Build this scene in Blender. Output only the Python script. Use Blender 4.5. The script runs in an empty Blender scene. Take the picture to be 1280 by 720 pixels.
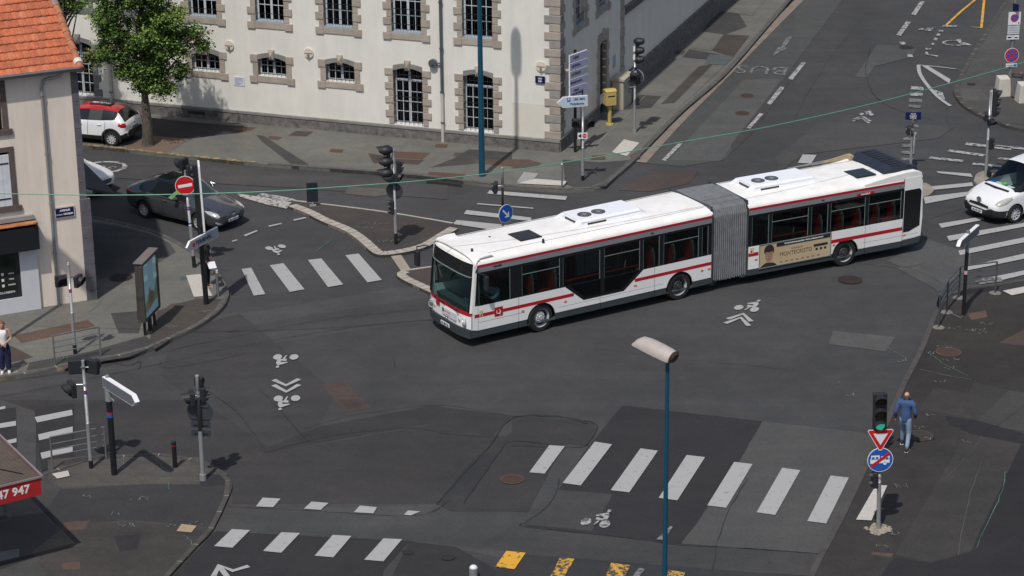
import bpy, bmesh, math, random
from math import sin, cos, tan, pi, radians as R
from mathutils import Vector, Matrix
random.seed(7)
SC = bpy.context.scene
COL = SC.collection

# ------------------------------------------------------------------ camera
F_PX, TILT, ROLL, CAM_H = 3000.8, 0.3548646, -0.0104044, 27.6983
_rt = Vector((1, 0, 0)); _up = Vector((0, sin(TILT), cos(TILT))); _fw = Vector((0, cos(TILT), -sin(TILT)))
_cx = _rt*cos(ROLL) + _up*sin(ROLL)
_cy = -_rt*sin(ROLL) + _up*cos(ROLL)
cam_d = bpy.data.cameras.new('camera'); cam = bpy.data.objects.new('camera', cam_d); COL.objects.link(cam)
cam_d.sensor_width = 36; cam_d.lens = F_PX*36/1280; cam_d.clip_start = 1; cam_d.clip_end = 3000
cz = -_fw
cam.matrix_world = Matrix(((_cx.x, _cy.x, cz.x, 0), (_cx.y, _cy.y, cz.y, 0), (_cx.z, _cy.z, cz.z, CAM_H), (0, 0, 0, 1)))
SC.camera = cam
# ------------------------------------------------------------------ sky, sun, exposure
SUN_EL, SUN_AZ = 59.5, 249.3            # azimuth of the sun, maths convention (x right, y away)
w = bpy.data.worlds.new('World'); SC.world = w; w.use_nodes = True
nt = w.node_tree; bg = nt.nodes['Background']
sky = nt.nodes.new('ShaderNodeTexSky'); sky.sky_type = 'NISHITA'; sky.sun_disc = False
sky.sun_elevation = R(SUN_EL); sky.sun_rotation = R(90 - SUN_AZ); sky.dust_density = 2.5; sky.ozone_density = 1.0
nt.links.new(sky.outputs[0], bg.inputs[0]); bg.inputs[1].default_value = 0.10
sd = bpy.data.lights.new('sun', 'SUN'); sd.energy = 3.3; sd.angle = R(0.9); sd.color = (1.0, 0.955, 0.90)
sun = bpy.data.objects.new('sun', sd); COL.objects.link(sun)
sdir = Vector((cos(R(SUN_EL))*cos(R(SUN_AZ)), cos(R(SUN_EL))*sin(R(SUN_AZ)), sin(R(SUN_EL))))
sun.rotation_euler = sdir.to_track_quat('Z', 'Y').to_euler(); sun.location = sdir*60
SC.view_settings.view_transform = 'Standard'; SC.view_settings.look = 'None'
SC.view_settings.exposure = -0.1; SC.view_settings.gamma = 1

# ------------------------------------------------------------------ survey helper: a sight line met with a level plane
def G(u, v, z=0.0):
    du, dv = u - 640, v - 360
    x = cos(ROLL)*du + sin(ROLL)*dv; y = -sin(ROLL)*du + cos(ROLL)*dv
    r = _fw*F_PX + _rt*x - _up*y
    t = (z - CAM_H)/r.z
    return Vector((r.x*t, r.y*t, z))
def GP(pts, z=0.0, o=(0, 0), s=1.0): return [G(o[0]+x/s, o[1]+y/s, z) for x, y in pts]
def dirv(az): return Vector((cos(R(az)), sin(R(az)), 0))
def frame(o, az):                     # local x along az, y to its left, z up
    return Matrix.Translation(Vector(o)) @ Matrix.Rotation(R(az), 4, 'Z')

# ------------------------------------------------------------------ materials
MATS = {}
def mat(name, col, rough=0.7, metal=0.0, var=0.12, scale=3.0, bump=0.0, bscale=40.0, spec=None, col2=None, thr=None, emit=None, coat=0.0):
    if name in MATS: return MATS[name]
    m = bpy.data.materials.new(name); m.use_nodes = True; n = m.node_tree; b = n.nodes['Principled BSDF']; L = n.links.new
    b.inputs['Roughness'].default_value = rough; b.inputs['Metallic'].default_value = metal
    if spec is not None: b.inputs['Specular IOR Level'].default_value = spec
    if coat: b.inputs['Coat Weight'].default_value = coat; b.inputs['Coat Roughness'].default_value = 0.06
    tc = n.nodes.new('ShaderNodeTexCoord')
    no = n.nodes.new('ShaderNodeTexNoise'); no.inputs['Scale'].default_value = scale; no.inputs['Detail'].default_value = 8; no.inputs['Roughness'].default_value = 0.62
    L(tc.outputs['Object'], no.inputs['Vector'])
    rp = n.nodes.new('ShaderNodeValToRGB')
    c = Vector(col); c2 = Vector(col2) if col2 else None
    if thr is not None:
        rp.color_ramp.elements[0].position = thr-0.03; rp.color_ramp.elements[1].position = thr+0.03
        rp.color_ramp.elements[0].color = (*c2, 1); rp.color_ramp.elements[1].color = (*c, 1)
    else:
        rp.color_ramp.elements[0].position = 0.28; rp.color_ramp.elements[1].position = 0.72
        a = c*(1-var) if c2 is None else c2; d = c*(1+var)
        rp.color_ramp.elements[0].color = (*a, 1); rp.color_ramp.elements[1].color = (min(d[0], 1), min(d[1], 1), min(d[2], 1), 1)
    L(no.outputs['Fac'], rp.inputs['Fac']); L(rp.outputs['Color'], b.inputs['Base Color'])
    if bump:
        n2 = n.nodes.new('ShaderNodeTexNoise'); n2.inputs['Scale'].default_value = bscale; n2.inputs['Detail'].default_value = 4
        L(tc.outputs['Object'], n2.inputs['Vector'])
        bp = n.nodes.new('ShaderNodeBump'); bp.inputs['Strength'].default_value = bump; bp.inputs['Distance'].default_value = 0.02
        L(n2.outputs['Fac'], bp.inputs['Height']); L(bp.outputs['Normal'], b.inputs['Normal'])
    if emit: b.inputs['Emission Color'].default_value = (*emit[0], 1); b.inputs['Emission Strength'].default_value = emit[1]
    MATS[name] = m
    return m

def asphalt(name, col, warm=0.0, contrast=0.14, stain=0.5):
    """bitumen: broad tone drift, blotches, small aggregate, fine bump"""
    if name in MATS: return MATS[name]
    m = bpy.data.materials.new(name); m.use_nodes = True; n = m.node_tree; b = n.nodes['Principled BSDF']; L = n.links.new
    b.inputs['Roughness'].default_value = 0.88; b.inputs['Specular IOR Level'].default_value = 0.3
    tc = n.nodes.new('ShaderNodeTexCoord')
    def noise(sc, det=5, rg=0.55, st=None):
        x = n.nodes.new('ShaderNodeTexNoise'); x.inputs['Scale'].default_value = sc; x.inputs['Detail'].default_value = det; x.inputs['Roughness'].default_value = rg
        if st:
            mp = n.nodes.new('ShaderNodeMapping'); mp.inputs['Scale'].default_value = st[0]; mp.inputs['Rotation'].default_value = (0, 0, st[1]); L(tc.outputs['Object'], mp.inputs['Vector']); L(mp.outputs['Vector'], x.inputs['Vector'])
        else: L(tc.outputs['Object'], x.inputs['Vector'])
        return x.outputs['Fac']
    def rng(f, a, b_, lo=0.3, hi=0.7):
        x = n.nodes.new('ShaderNodeMapRange'); x.inputs['From Min'].default_value = lo; x.inputs['From Max'].default_value = hi
        x.inputs['To Min'].default_value = a; x.inputs['To Max'].default_value = b_; L(f, x.inputs['Value']); return x.outputs['Result']
    def mul(a, b_):
        x = n.nodes.new('ShaderNodeMath'); x.operation = 'MULTIPLY'; L(a, x.inputs[0]); L(b_, x.inputs[1]); return x.outputs[0]
    c = contrast
    f = mul(rng(noise(0.16, 3), 1-c, 1+c), rng(noise(0.9, 6, 0.65), 1-c*0.8, 1+c*0.7))
    f = mul(f, rng(noise(3.2, 8, 0.72), 1-c*0.6*stain*2, 1+c*0.5))
    f = mul(f, rng(noise(11, 4, 0.8), 0.90, 1.12)); f = mul(f, rng(noise(26, 3, 0.8), 0.82, 1.18))
    f = mul(f, rng(noise(90, 2, 0.9), 0.78, 1.24))
    f = mul(f, rng(noise(1.0, 5, 0.6, ((0.10, 1.6, 1), 0.55)), 1-c*0.5, 1+c*0.5))
    mx = n.nodes.new('ShaderNodeMix'); mx.data_type = 'RGBA'; mx.inputs[6].default_value = (*col, 1)
    mx.inputs[7].default_value = (col[0]*1.25, col[1]*1.04, col[2]*0.84, 1)
    L(rng(noise(0.45, 6, 0.7), 0.0, 0.35+warm, 0.42, 0.75), mx.inputs[0])
    vm = n.nodes.new('ShaderNodeVectorMath'); vm.operation = 'SCALE'; L(mx.outputs[2], vm.inputs[0]); L(f, vm.inputs['Scale'])
    L(vm.outputs[0], b.inputs['Base Color'])
    bp = n.nodes.new('ShaderNodeBump'); bp.inputs['Strength'].default_value = 0.35; bp.inputs['Distance'].default_value = 0.01
    L(noise(60, 3, 0.8), bp.inputs['Height']); L(bp.outputs['Normal'], b.inputs['Normal'])
    MATS[name] = m
    return m

def glassmat(name, tint, clear=0.5, rough=0.03):
    if name in MATS: return MATS[name]
    m = bpy.data.materials.new(name); m.use_nodes = True; n = m.node_tree; n.nodes.remove(n.nodes['Principled BSDF']); L = n.links.new
    out = n.nodes['Material Output']
    tr = n.nodes.new('ShaderNodeBsdfTransparent'); tr.inputs[0].default_value = (tint[0]*clear, tint[1]*clear, tint[2]*clear, 1)
    gl = n.nodes.new('ShaderNodeBsdfGlossy'); gl.inputs['Roughness'].default_value = rough; gl.inputs[0].default_value = (0.85, 0.9, 0.92, 1)
    fr = n.nodes.new('ShaderNodeFresnel'); fr.inputs[0].default_value = 1.5
    mx = n.nodes.new('ShaderNodeMixShader'); ge = n.nodes.new('ShaderNodeNewGeometry'); sb = n.nodes.new('ShaderNodeMath'); sb.operation = 'SUBTRACT'; sb.inputs[0].default_value = 1; L(ge.outputs['Backfacing'], sb.inputs[1]); ml = n.nodes.new('ShaderNodeMath'); ml.operation = 'MULTIPLY'; L(fr.outputs[0], ml.inputs[0]); L(sb.outputs[0], ml.inputs[1])
    L(ml.outputs[0], mx.inputs[0]); L(tr.outputs[0], mx.inputs[1]); L(gl.outputs[0], mx.inputs[2]); L(mx.outputs[0], out.inputs[0])
    MATS[name] = m
    return m

ROAD = asphalt('road_asphalt', (0.050, 0.051, 0.0535))
AS_DARK = asphalt('asphalt_dark', (0.0275, 0.0275, 0.0305), contrast=0.10)
AS_MID = asphalt('asphalt_mid', (0.060, 0.061, 0.063))
AS_LITE = asphalt('asphalt_light', (0.076, 0.078, 0.078))
AS_GREEN = asphalt('asphalt_old_grey', (0.088, 0.092, 0.086))
AS_BROWN = asphalt('asphalt_brown', (0.062, 0.050, 0.045), warm=0.3)
TPIT = asphalt('tree_pit_earth', (0.145, 0.105, 0.082), warm=0.3)
RUST = asphalt('red_chippings', (0.086, 0.060, 0.049), warm=0.4)
PAVE = asphalt('pavement_asphalt', (0.128, 0.129, 0.118), contrast=0.15)
PAVE_D = asphalt('pavement_dark', (0.052, 0.052, 0.052), contrast=0.17)
PAVE_B = asphalt('pavement_brown', (0.060, 0.053, 0.048), contrast=0.17, warm=0.2)
KERB = mat('kerb_stone', (0.085, 0.082, 0.078), 0.9, var=0.35, scale=5, bump=0.3)
KERB_Y = mat('kerb_yellow_worn', (0.34, 0.235, 0.085), 0.8, scale=5.5, col2=(0.12, 0.108, 0.09), thr=0.525)
KERB_P = mat('kerb_pale', (0.36, 0.33, 0.29), 0.9, var=0.25, scale=4, bump=0.3)
JOINT = mat('kerb_joint', (0.33, 0.27, 0.19), 0.9, var=0.2)
GUTTER = mat('gutter_concrete', (0.20, 0.165, 0.135), 0.9, var=0.25, scale=2)
PAINT = mat('road_paint', (0.345, 0.345, 0.34), 0.75, scale=7.0, col2=(0.24, 0.24, 0.24), thr=0.385)
PAINT_W = mat('road_paint_worn', (0.34, 0.34, 0.34), 0.8, scale=7.0, col2=(0.085, 0.085, 0.087), thr=0.47)
PAINT_F = mat('road_paint_faint', (0.20, 0.20, 0.20), 0.8, scale=9.0, col2=(0.075, 0.077, 0.078), thr=0.50)
PAINT_Y = mat('road_paint_yellow', (0.62, 0.33, 0.03), 0.7, scale=6.0, col2=(0.16, 0.10, 0.04), thr=0.42)
PAINT_YW = mat('road_paint_yellow_worn', (0.55, 0.30, 0.03), 0.7, scale=9.0, col2=(0.07, 0.06, 0.05), thr=0.50)
TACTILE = mat('tactile_slab', (0.46, 0.44, 0.40), 0.8, var=0.12, scale=10)
SPRAY_W = mat('survey_spray_white', (0.20, 0.21, 0.21), 0.9, scale=20, col2=(0.08, 0.08, 0.08), thr=0.50)
SPRAY_G = mat('survey_spray_green', (0.08, 0.20, 0.15), 0.9, scale=20, col2=(0.08, 0.09, 0.085), thr=0.45)
CRACK = mat('crack_tar', (0.024, 0.024, 0.025), 0.7)
IRON = mat('cast_iron', (0.040, 0.028, 0.024), 0.6, metal=0.2, var=0.3, scale=20)
IRON_R = mat('rusty_iron', (0.085, 0.045, 0.030), 0.8, var=0.3, scale=20)
def streaked(name, col, amt=0.10):
    m = mat(name, col, 0.92, var=0.05, scale=0.6, bump=0.12, bscale=30); n = m.node_tree; L = n.links.new; b = n.nodes['Principled BSDF']
    tc = [x for x in n.nodes if x.type == 'TEX_COORD'][0]; rp = [x for x in n.nodes if x.type == 'VALTORGB'][0]
    mp = n.nodes.new('ShaderNodeMapping'); mp.inputs['Scale'].default_value = (1.3, 1.3, 0.16); L(tc.outputs['Object'], mp.inputs['Vector'])
    no = n.nodes.new('ShaderNodeTexNoise'); no.inputs['Scale'].default_value = 1.6; no.inputs['Detail'].default_value = 7; no.inputs['Roughness'].default_value = 0.7; L(mp.outputs['Vector'], no.inputs['Vector'])
    mr = n.nodes.new('ShaderNodeMapRange'); mr.inputs['From Min'].default_value = 0.35; mr.inputs['From Max'].default_value = 0.62; mr.inputs['To Min'].default_value = 1-amt; mr.inputs['To Max'].default_value = 1.0; L(no.outputs['Fac'], mr.inputs['Value'])
    vm = n.nodes.new('ShaderNodeVectorMath'); vm.operation = 'SCALE'; L(rp.outputs['Color'], vm.inputs[0]); L(mr.outputs['Result'], vm.inputs['Scale']); L(vm.outputs[0], b.inputs['Base Color']); return m
STUCCO = streaked('white_render', (0.73, 0.715, 0.655), 0.08)
STUCCO_L = mat('cream_render', (0.66, 0.63, 0.55), 0.92, var=0.06, scale=0.7, bump=0.1, bscale=30)
STUCCO_S = streaked('side_render', (0.78, 0.72, 0.63), 0.08)
STONE = mat('quoin_stone', (0.36, 0.315, 0.265), 0.9, var=0.22, scale=1.6, bump=0.3)
STONE_D = mat('basalt_stone', (0.165, 0.165, 0.165), 0.9, var=0.25, scale=1.6, bump=0.3)
RUBBLE = mat('rubble_plinth', (0.135, 0.125, 0.118), 0.95, var=0.5, scale=4.5, bump=1.0, bscale=7)
LEDGE = mat('plinth_ledge', (0.22, 0.215, 0.205), 0.9, var=0.25, scale=2)
FRAME_W = mat('window_frame_paint', (0.50, 0.54, 0.58), 0.5, var=0.05)
SILL_B = mat('window_sill_zinc', (0.30, 0.35, 0.40), 0.5, var=0.08)
BARS = mat('iron_bars', (0.022, 0.024, 0.028), 0.5, metal=0.3)
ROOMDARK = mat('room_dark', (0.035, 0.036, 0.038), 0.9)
CURTAIN = mat('curtain', (0.20, 0.24, 0.24), 0.9, var=0.3, scale=8)
WGLASS = mat('window_glass', (0.010, 0.012, 0.015), 0.06, spec=0.5)
PIPE_D = mat('downpipe_grey', (0.12, 0.14, 0.155), 0.45, metal=0.4, var=0.1)
PIPE_W = mat('downpipe_pale', (0.52, 0.49, 0.44), 0.6, var=0.08)
PIPE_Z = mat('zinc_pipe', (0.30, 0.31, 0.32), 0.45, metal=0.4, var=0.12, scale=6)
GALV = mat('galvanised_steel', (0.42, 0.43, 0.44), 0.42, metal=0.55, var=0.12, scale=8)
GREYP = mat('grey_post_paint', (0.16, 0.165, 0.17), 0.5, var=0.08)
RAIL = mat('barrier_grey', (0.17, 0.18, 0.185), 0.45, metal=0.3, var=0.12)
RAIL_D = mat('barrier_dark_grey', (0.085, 0.095, 0.10), 0.45, metal=0.2, var=0.12)
BLACK = mat('black_paint', (0.012, 0.013, 0.016), 0.45, var=0.1)
BLACKP = mat('black_plastic', (0.018, 0.019, 0.023), 0.55, var=0.1)
TEAL = mat('teal_paint', (0.008, 0.066, 0.115), 0.38, var=0.12, scale=4)
SIGN_W = mat('sign_white', (0.70, 0.71, 0.74), 0.4, var=0.03)
SIGN_G = mat('sign_back_grey', (0.13, 0.145, 0.165), 0.5, var=0.06)
SIGN_K = mat('sign_back_dark', (0.040, 0.046, 0.055), 0.5, var=0.1)
SIGN_E = mat('sign_edge_white', (0.78, 0.78, 0.78), 0.4, var=0.03)
SIGN_L = mat('sign_lilac', (0.36, 0.37, 0.52), 0.35, var=0.06)
SIGN_BL = mat('sign_pale_blue', (0.48, 0.57, 0.66), 0.35, var=0.05)
S_RED = mat('sign_red', (0.52, 0.012, 0.018), 0.4, var=0.05)
S_BLUE = mat('sign_blue', (0.015, 0.10, 0.42), 0.4, var=0.05)
S_NAVY = mat('enamel_navy', (0.008, 0.010, 0.075), 0.3, var=0.05)
LETTER = mat('letter_white', (0.75, 0.75, 0.75), 0.5, var=0.02)
LETTER_D = mat('letter_dark', (0.03, 0.035, 0.08), 0.5, var=0.02)
BUSW = mat('bus_white', (0.80, 0.80, 0.79), 0.28, var=0.03, scale=1.2, coat=0.3)
BUSROOF = mat('bus_roof_white', (0.80, 0.79, 0.765), 0.45, scale=2.2, col2=(0.735, 0.72, 0.685))
BUSG = mat('bus_grey_band', (0.21, 0.22, 0.235), 0.35, var=0.04)
BUSR = mat('bus_red', (0.42, 0.012, 0.022), 0.3, var=0.04)
BUSB = mat('bus_black', (0.010, 0.011, 0.013), 0.22, var=0.05)
BUSK = mat('bus_skirt', (0.045, 0.055, 0.062), 0.5, var=0.1)
SEATR = mat('seat_red', (0.55, 0.03, 0.025), 0.8, var=0.15)
SEATG = mat('seat_shell', (0.24, 0.30, 0.31), 0.5)
HANDR = mat('handrail_red', (0.50, 0.035, 0.015), 0.4)
FLOORB = mat('bus_floor', (0.06, 0.07, 0.075), 0.8)
BGLASS = glassmat('bus_glass', (0.80, 0.93, 0.92), 0.62)
BGLASS_D = glassmat('bus_glass_dark', (0.74, 0.9, 0.9), 0.66)
WSGLASS = glassmat('windscreen_glass', (0.80, 0.93, 0.92), 0.86)
BELLOW = mat('bellows_grey', (0.21, 0.22, 0.235), 0.6, var=0.25, scale=5)
RUBBER = mat('tyre_rubber', (0.014, 0.014, 0.014), 0.85, var=0.2)
RIM = mat('wheel_rim', (0.55, 0.56, 0.58), 0.35, metal=0.25, var=0.1)
RIM_D = mat('wheel_hub_dark', (0.06, 0.06, 0.065), 0.5, metal=0.3)
CHROME = mat('chrome', (0.7, 0.7, 0.72), 0.15, metal=0.9, var=0.02)
LAMPG = mat('headlamp_glass', (0.55, 0.57, 0.58), 0.12, metal=0.3, var=0.2, scale=20)
TAILR = mat('tail_lamp_red', (0.40, 0.008, 0.012), 0.15, var=0.1)
ORANGE = mat('orange_marker', (0.75, 0.18, 0.02), 0.3)
CONC = mat('pale_concrete', (0.50, 0.475, 0.42), 0.85, var=0.12, scale=3, bump=0.1)
CONC_B = mat('footing_concrete', (0.17, 0.16, 0.14), 0.95, var=0.4, scale=14, bump=0.8, bscale=18)
POSTY = mat('letterbox_yellow', (0.50, 0.39, 0.13), 0.5, var=0.12)
CAB = mat('cabinet_beige', (0.42, 0.38, 0.29), 0.6, var=0.08)
SKIN = mat('skin_light', (0.50, 0.27, 0.19), 0.5, var=0.05)
SKIN_D = mat('skin_dark', (0.12, 0.055, 0.035), 0.5, var=0.05)

# ------------------------------------------------------------------ mesh builder
class MB:
    def __init__(s, M=None): s.v = []; s.f = []; s.mi = []; s.M = M or Matrix(); s.m = 0
    def P(s, p): return s.M @ Vector(p)
    def add(s, pts, faces, m=None):
        b = len(s.v); s.v += [s.P(p) for p in pts]; s.f += [[b+i for i in f] for f in faces]; s.mi += [s.m if m is None else m]*len(faces); return s
    def box(s, x0, x1, y0, y1, z0, z1, m=None):
        return s.add([(x0,y0,z0),(x1,y0,z0),(x1,y1,z0),(x0,y1,z0),(x0,y0,z1),(x1,y0,z1),(x1,y1,z1),(x0,y1,z1)],
            [(0,3,2,1),(4,5,6,7),(0,1,5,4),(1,2,6,5),(2,3,7,6),(3,0,4,7)], m)
    def flat(s, pts, m=None): return s.add(pts, [tuple(range(len(pts)))], m)
    def prism(s, pts, ext, m=None, side=None):
        pts = [Vector(p) for p in pts]; e = Vector(ext); n = len(pts)
        nrm = Vector((0, 0, 0))
        for i in range(n): nrm += pts[i].cross(pts[(i+1) % n])
        if nrm.dot(e) > 0: pts.reverse()
        s.add(pts + [p+e for p in pts], [tuple(range(n)), tuple(range(2*n-1, n-1, -1))], m)
        return s.add(pts + [p+e for p in pts], [((i+1) % n, i, n+i, n+(i+1) % n) for i in range(n)], side if side is not None else m)
    def cyl(s, p0, p1, r0, r1=None, n=12, m=None, cap=True):
        p0 = Vector(p0); p1 = Vector(p1); r1 = r0 if r1 is None else r1; d = (p1-p0).normalized()
        a = d.orthogonal().normalized(); b = d.cross(a)
        A = [p0+(a*cos(2*pi*i/n)+b*sin(2*pi*i/n))*r0 for i in range(n)]; B = [p1+(a*cos(2*pi*i/n)+b*sin(2*pi*i/n))*r1 for i in range(n)]
        f = [(i, (i+1) % n, n+(i+1) % n, n+i) for i in range(n)]
        if cap: f += [tuple(range(n-1, -1, -1)), tuple(range(n, 2*n))]
        return s.add(A+B, f, m)
    def tube(s, path, r, n=8, m=None, closed=False):
        P = [Vector(p) for p in path]
        for i in range(len(P)-1):
            s.cyl(P[i], P[i+1], r if not isinstance(r, (list, tuple)) else r[i], None if not isinstance(r, (list, tuple)) else r[i+1], n, m)
        return s
    def ball(s, c, r, n=12, k=8, m=None, sc=(1, 1, 1)):
        c = Vector(c); pts = []; f = []
        for j in range(k+1):
            t = pi*j/k
            for i in range(n): pts.append(c+Vector((r*sc[0]*sin(t)*cos(2*pi*i/n), r*sc[1]*sin(t)*sin(2*pi*i/n), r*sc[2]*cos(t))))
        for j in range(k):
            for i in range(n): f.append((j*n+i, (j+1)*n+i, (j+1)*n+(i+1) % n, j*n+(i+1) % n))
        return s.add(pts, f, m)
    def build(s, name, mats, parent=None, smooth=False, bevel=0, kind=None, clean=False):
        me = bpy.data.meshes.new(name); me.from_pydata([tuple(p) for p in s.v], [], s.f)
        for mm in (mats if isinstance(mats, (list, tuple)) else [mats]): me.materials.append(mm)
        for p, i in zip(me.polygons, s.mi): p.material_index = i; p.use_smooth = smooth
        if clean or bevel or smooth:
            bm = bmesh.new(); bm.from_mesh(me); bmesh.ops.remove_doubles(bm, verts=bm.verts, dist=0.0004)
            bmesh.ops.recalc_face_normals(bm, faces=bm.faces); bm.to_mesh(me); bm.free()
        o = bpy.data.objects.new(name, me); COL.objects.link(o)
        if parent: o.parent = parent
        if bevel:
            b = o.modifiers.new('bevel', 'BEVEL'); b.width = bevel; b.segments = 2; b.limit_method = 'ANGLE'; b.angle_limit = R(35)
        if smooth:
            me.set_sharp_from_angle(angle=R(38))
        if kind: o['kind'] = kind
        return o
def thing(name, label, cat, loc=(0, 0, 0), az=0, group=None):
    o = bpy.data.objects.new(name, None); COL.objects.link(o); o.empty_display_size = 0.3
    o.location = loc; o.rotation_euler = (0, 0, R(az)); o['label'] = label; o['category'] = cat
    if group: o['group'] = group
    return o
def tag(o, label, cat, group=None):
    o['label'] = label; o['category'] = cat
    if group: o['group'] = group
    return o
def copy_thing(root, loc, az, label, kids_of=None):
    r = root.copy(); COL.objects.link(r); r.location = loc; r.rotation_euler = (0, 0, R(az)); r['label'] = label
    for ch in list(root.children):
        c = ch.copy(); COL.objects.link(c); c.parent = r
        for g in list(ch.children):
            d = g.copy(); COL.objects.link(d); d.parent = c
    return r
def text(s, size, m, parent, M, name='lettering', ext=0.003, bold=0.0, align='CENTER', sx=1.0):
    cu = bpy.data.curves.new('t', 'FONT'); cu.body = s; cu.size = size; cu.align_x = align; cu.align_y = 'CENTER'; cu.extrude = ext; cu.offset = bold; cu.resolution_u = 2
    t = bpy.data.objects.new('t', cu); COL.objects.link(t)
    dg = bpy.context.evaluated_depsgraph_get(); me = bpy.data.meshes.new_from_object(t.evaluated_get(dg))
    bpy.data.objects.remove(t); bpy.data.curves.remove(cu)
    me.transform(M @ Matrix.Rotation(pi/2, 4, 'X') @ Matrix.Diagonal((sx, 1, 1, 1)))
    me.materials.clear(); me.materials.append(m); me.name = name
    o = bpy.data.objects.new(name, me); COL.objects.link(o); o.parent = parent
    return o
def T(x, y, z): return Matrix.Translation((x, y, z))
def RZ(a): return Matrix.Rotation(R(a), 4, 'Z')
def smooth_line(pts, k=6):
    P = [Vector(p) for p in pts]; out = []
    for i in range(len(P)-1):
        a = P[max(i-1, 0)]; b = P[i]; c = P[i+1]; d = P[min(i+2, len(P)-1)]
        for j in range(k):
            t = j/k
            out.append(0.5*((2*b)+(c-a)*t+(2*a-5*b+4*c-d)*t*t+(3*b-a-3*c+d)*t**3))
    out.append(P[-1]); return out
def resample(P, step):
    out = [P[0].copy()]; acc = 0
    for i in range(len(P)-1):
        a, b = P[i], P[i+1]; L = (b-a).length; t = step-acc
        while t <= L: out.append(a+(b-a)*(t/L)); t += step
        acc = (acc+L) % step
    out.append(P[-1].copy()); return out
# ================================================================== GROUND
ZC = {}
def zlay(parent, kind):
    # every sheet gets a level of its own, about half a millimetre above the one before
    k = (parent.name, kind); n = ZC.get(k, 0); ZC[k] = n+1
    st = {'patch': 0.002, 'crack': 0.027, 'iron': 0.031, 'paint': 0.033, 'spray': 0.035}[kind]
    if parent is not road and kind != 'patch': st *= 0.62
    return st + n*{'patch': 0.0006, 'crack': 0.0001, 'iron': 0.0001, 'paint': 0.0001, 'spray': 0.0001}[kind]
def sheet(name, pts, z, m, parent=None, kind='structure'):
    b = MB(); b.flat([(p.x, p.y, z) for p in pts]); o = b.build(name, m, parent)
    if kind and parent is None: o['kind'] = kind
    me = o.data; 
    if me.polygons[0].normal.z < 0: me.flip_normals()
    return o
b = MB(); b.flat([(-900, -300, -0.05), (900, -300, -0.05), (900, 1500, -0.05), (-900, 1500, -0.05)]); b.build('ground', PAVE_D, kind='structure')
b = MB(); b.flat([(-80, 20, 0), (80, 20, 0), (80, 170, 0), (-80, 170, 0)]); road = b.build('road', ROAD, kind='structure')
PZ = 0.12
def slab(name, pts, m, top=PZ):
    b = MB(); b.prism([(p.x, p.y, -0.02) for p in pts], (0, 0, top+0.02)); return b.build(name, m, kind='structure')
def kerb(pts, width, m, top=PZ+0.022, step=1.0, gap=0.018, z0=-0.01, parent=None, joint=JOINT, inner=1):
    """row of separate kerb stones along a line, pale mortar between; inner=+1 puts the width on the left of travel"""
    L = resample([Vector((p.x, p.y, 0)) for p in pts], step); b = MB(); n = len(L)
    nr = []
    for i in range(n):
        t = (L[min(i+1, n-1)]-L[max(i-1, 0)]).normalized(); nr.append(Vector((-t.y, t.x, 0))*width*inner)
    for i in range(n-1):
        t = (L[i+1]-L[i]); l = t.length; 
        if l < 0.05: continue
        t = t/l; a = L[i]+t*gap; c = L[i+1]-t*gap
        tp = top+random.uniform(-0.004, 0.004)
        b.prism([(a.x, a.y, z0), (c.x, c.y, z0), ((c+nr[i+1]).x, (c+nr[i+1]).y, z0), ((a+nr[i]).x, (a+nr[i]).y, z0)], (0, 0, tp-z0), 0)
    for i in range(n-1):
        a = L[i]; c = L[i+1]; b.prism([(a.x, a.y, z0), (c.x, c.y, z0), ((c+nr[i+1]*0.98).x, (c+nr[i+1]*0.98).y, z0), ((a+nr[i]*0.98).x, (a+nr[i]*0.98).y, z0)], (0, 0, top-z0-0.008), 1)
    return b.build('kerb', [m, joint], parent)

# --- north pavement, along the long white building
nk = smooth_line(GP([(-60, 170), (40, 179), (95, 184.5), (150, 190), (200, 196), (290, 205), (320, 208), (387, 213), (455, 218), (527, 224), (600, 233), (660, 239), (705, 241), (735, 240), (752, 237), (767, 227), (797, 201), (853, 144), (907, 97), (957, 40), (1000, -10), (1060, -80)], 0), 4)
A = G(700, 194); FAC_AZ = 160.29; SIDE_AZ = 70.25
n_pav = slab('pavement_north', nk + [A+dirv(SIDE_AZ)*60+dirv(160)*4, A+dirv(FAC_AZ)*45+dirv(70)*4, nk[0]+dirv(FAC_AZ)*20], PAVE)
ny = [p for p in nk if p.x < G(330, 208).x]
kerb(ny, 0.20, KERB_Y, step=1.0, parent=n_pav, joint=KERB)
kerb([p for p in nk if p.x >= G(330, 208).x-0.1], 0.20, KERB, step=1.0, parent=n_pav, joint=KERB)
# --- west pavement, at the corner house
wk = smooth_line(GP([(70, 268), (110, 273), (145, 280), (187, 290), (217, 303), (238, 315), (262, 332), (277, 350), (285, 364), (285, 377), (276, 391), (257, 406), (234, 419), (209, 430), (193, 438), (160, 448), (117, 455), (73, 464), (45, 470), (0, 477), (-60, 486), (-280, 516)], 0), 4)
w_pav = slab('pavement_west', list(reversed(wk)) + GP([(0, 262), (-300, 330)], 0), PAVE)
kerb([p for p in wk if p.x > G(100, 273).x or p.y < 74], 0.17, KERB, step=1.0, parent=w_pav, inner=-1)
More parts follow.
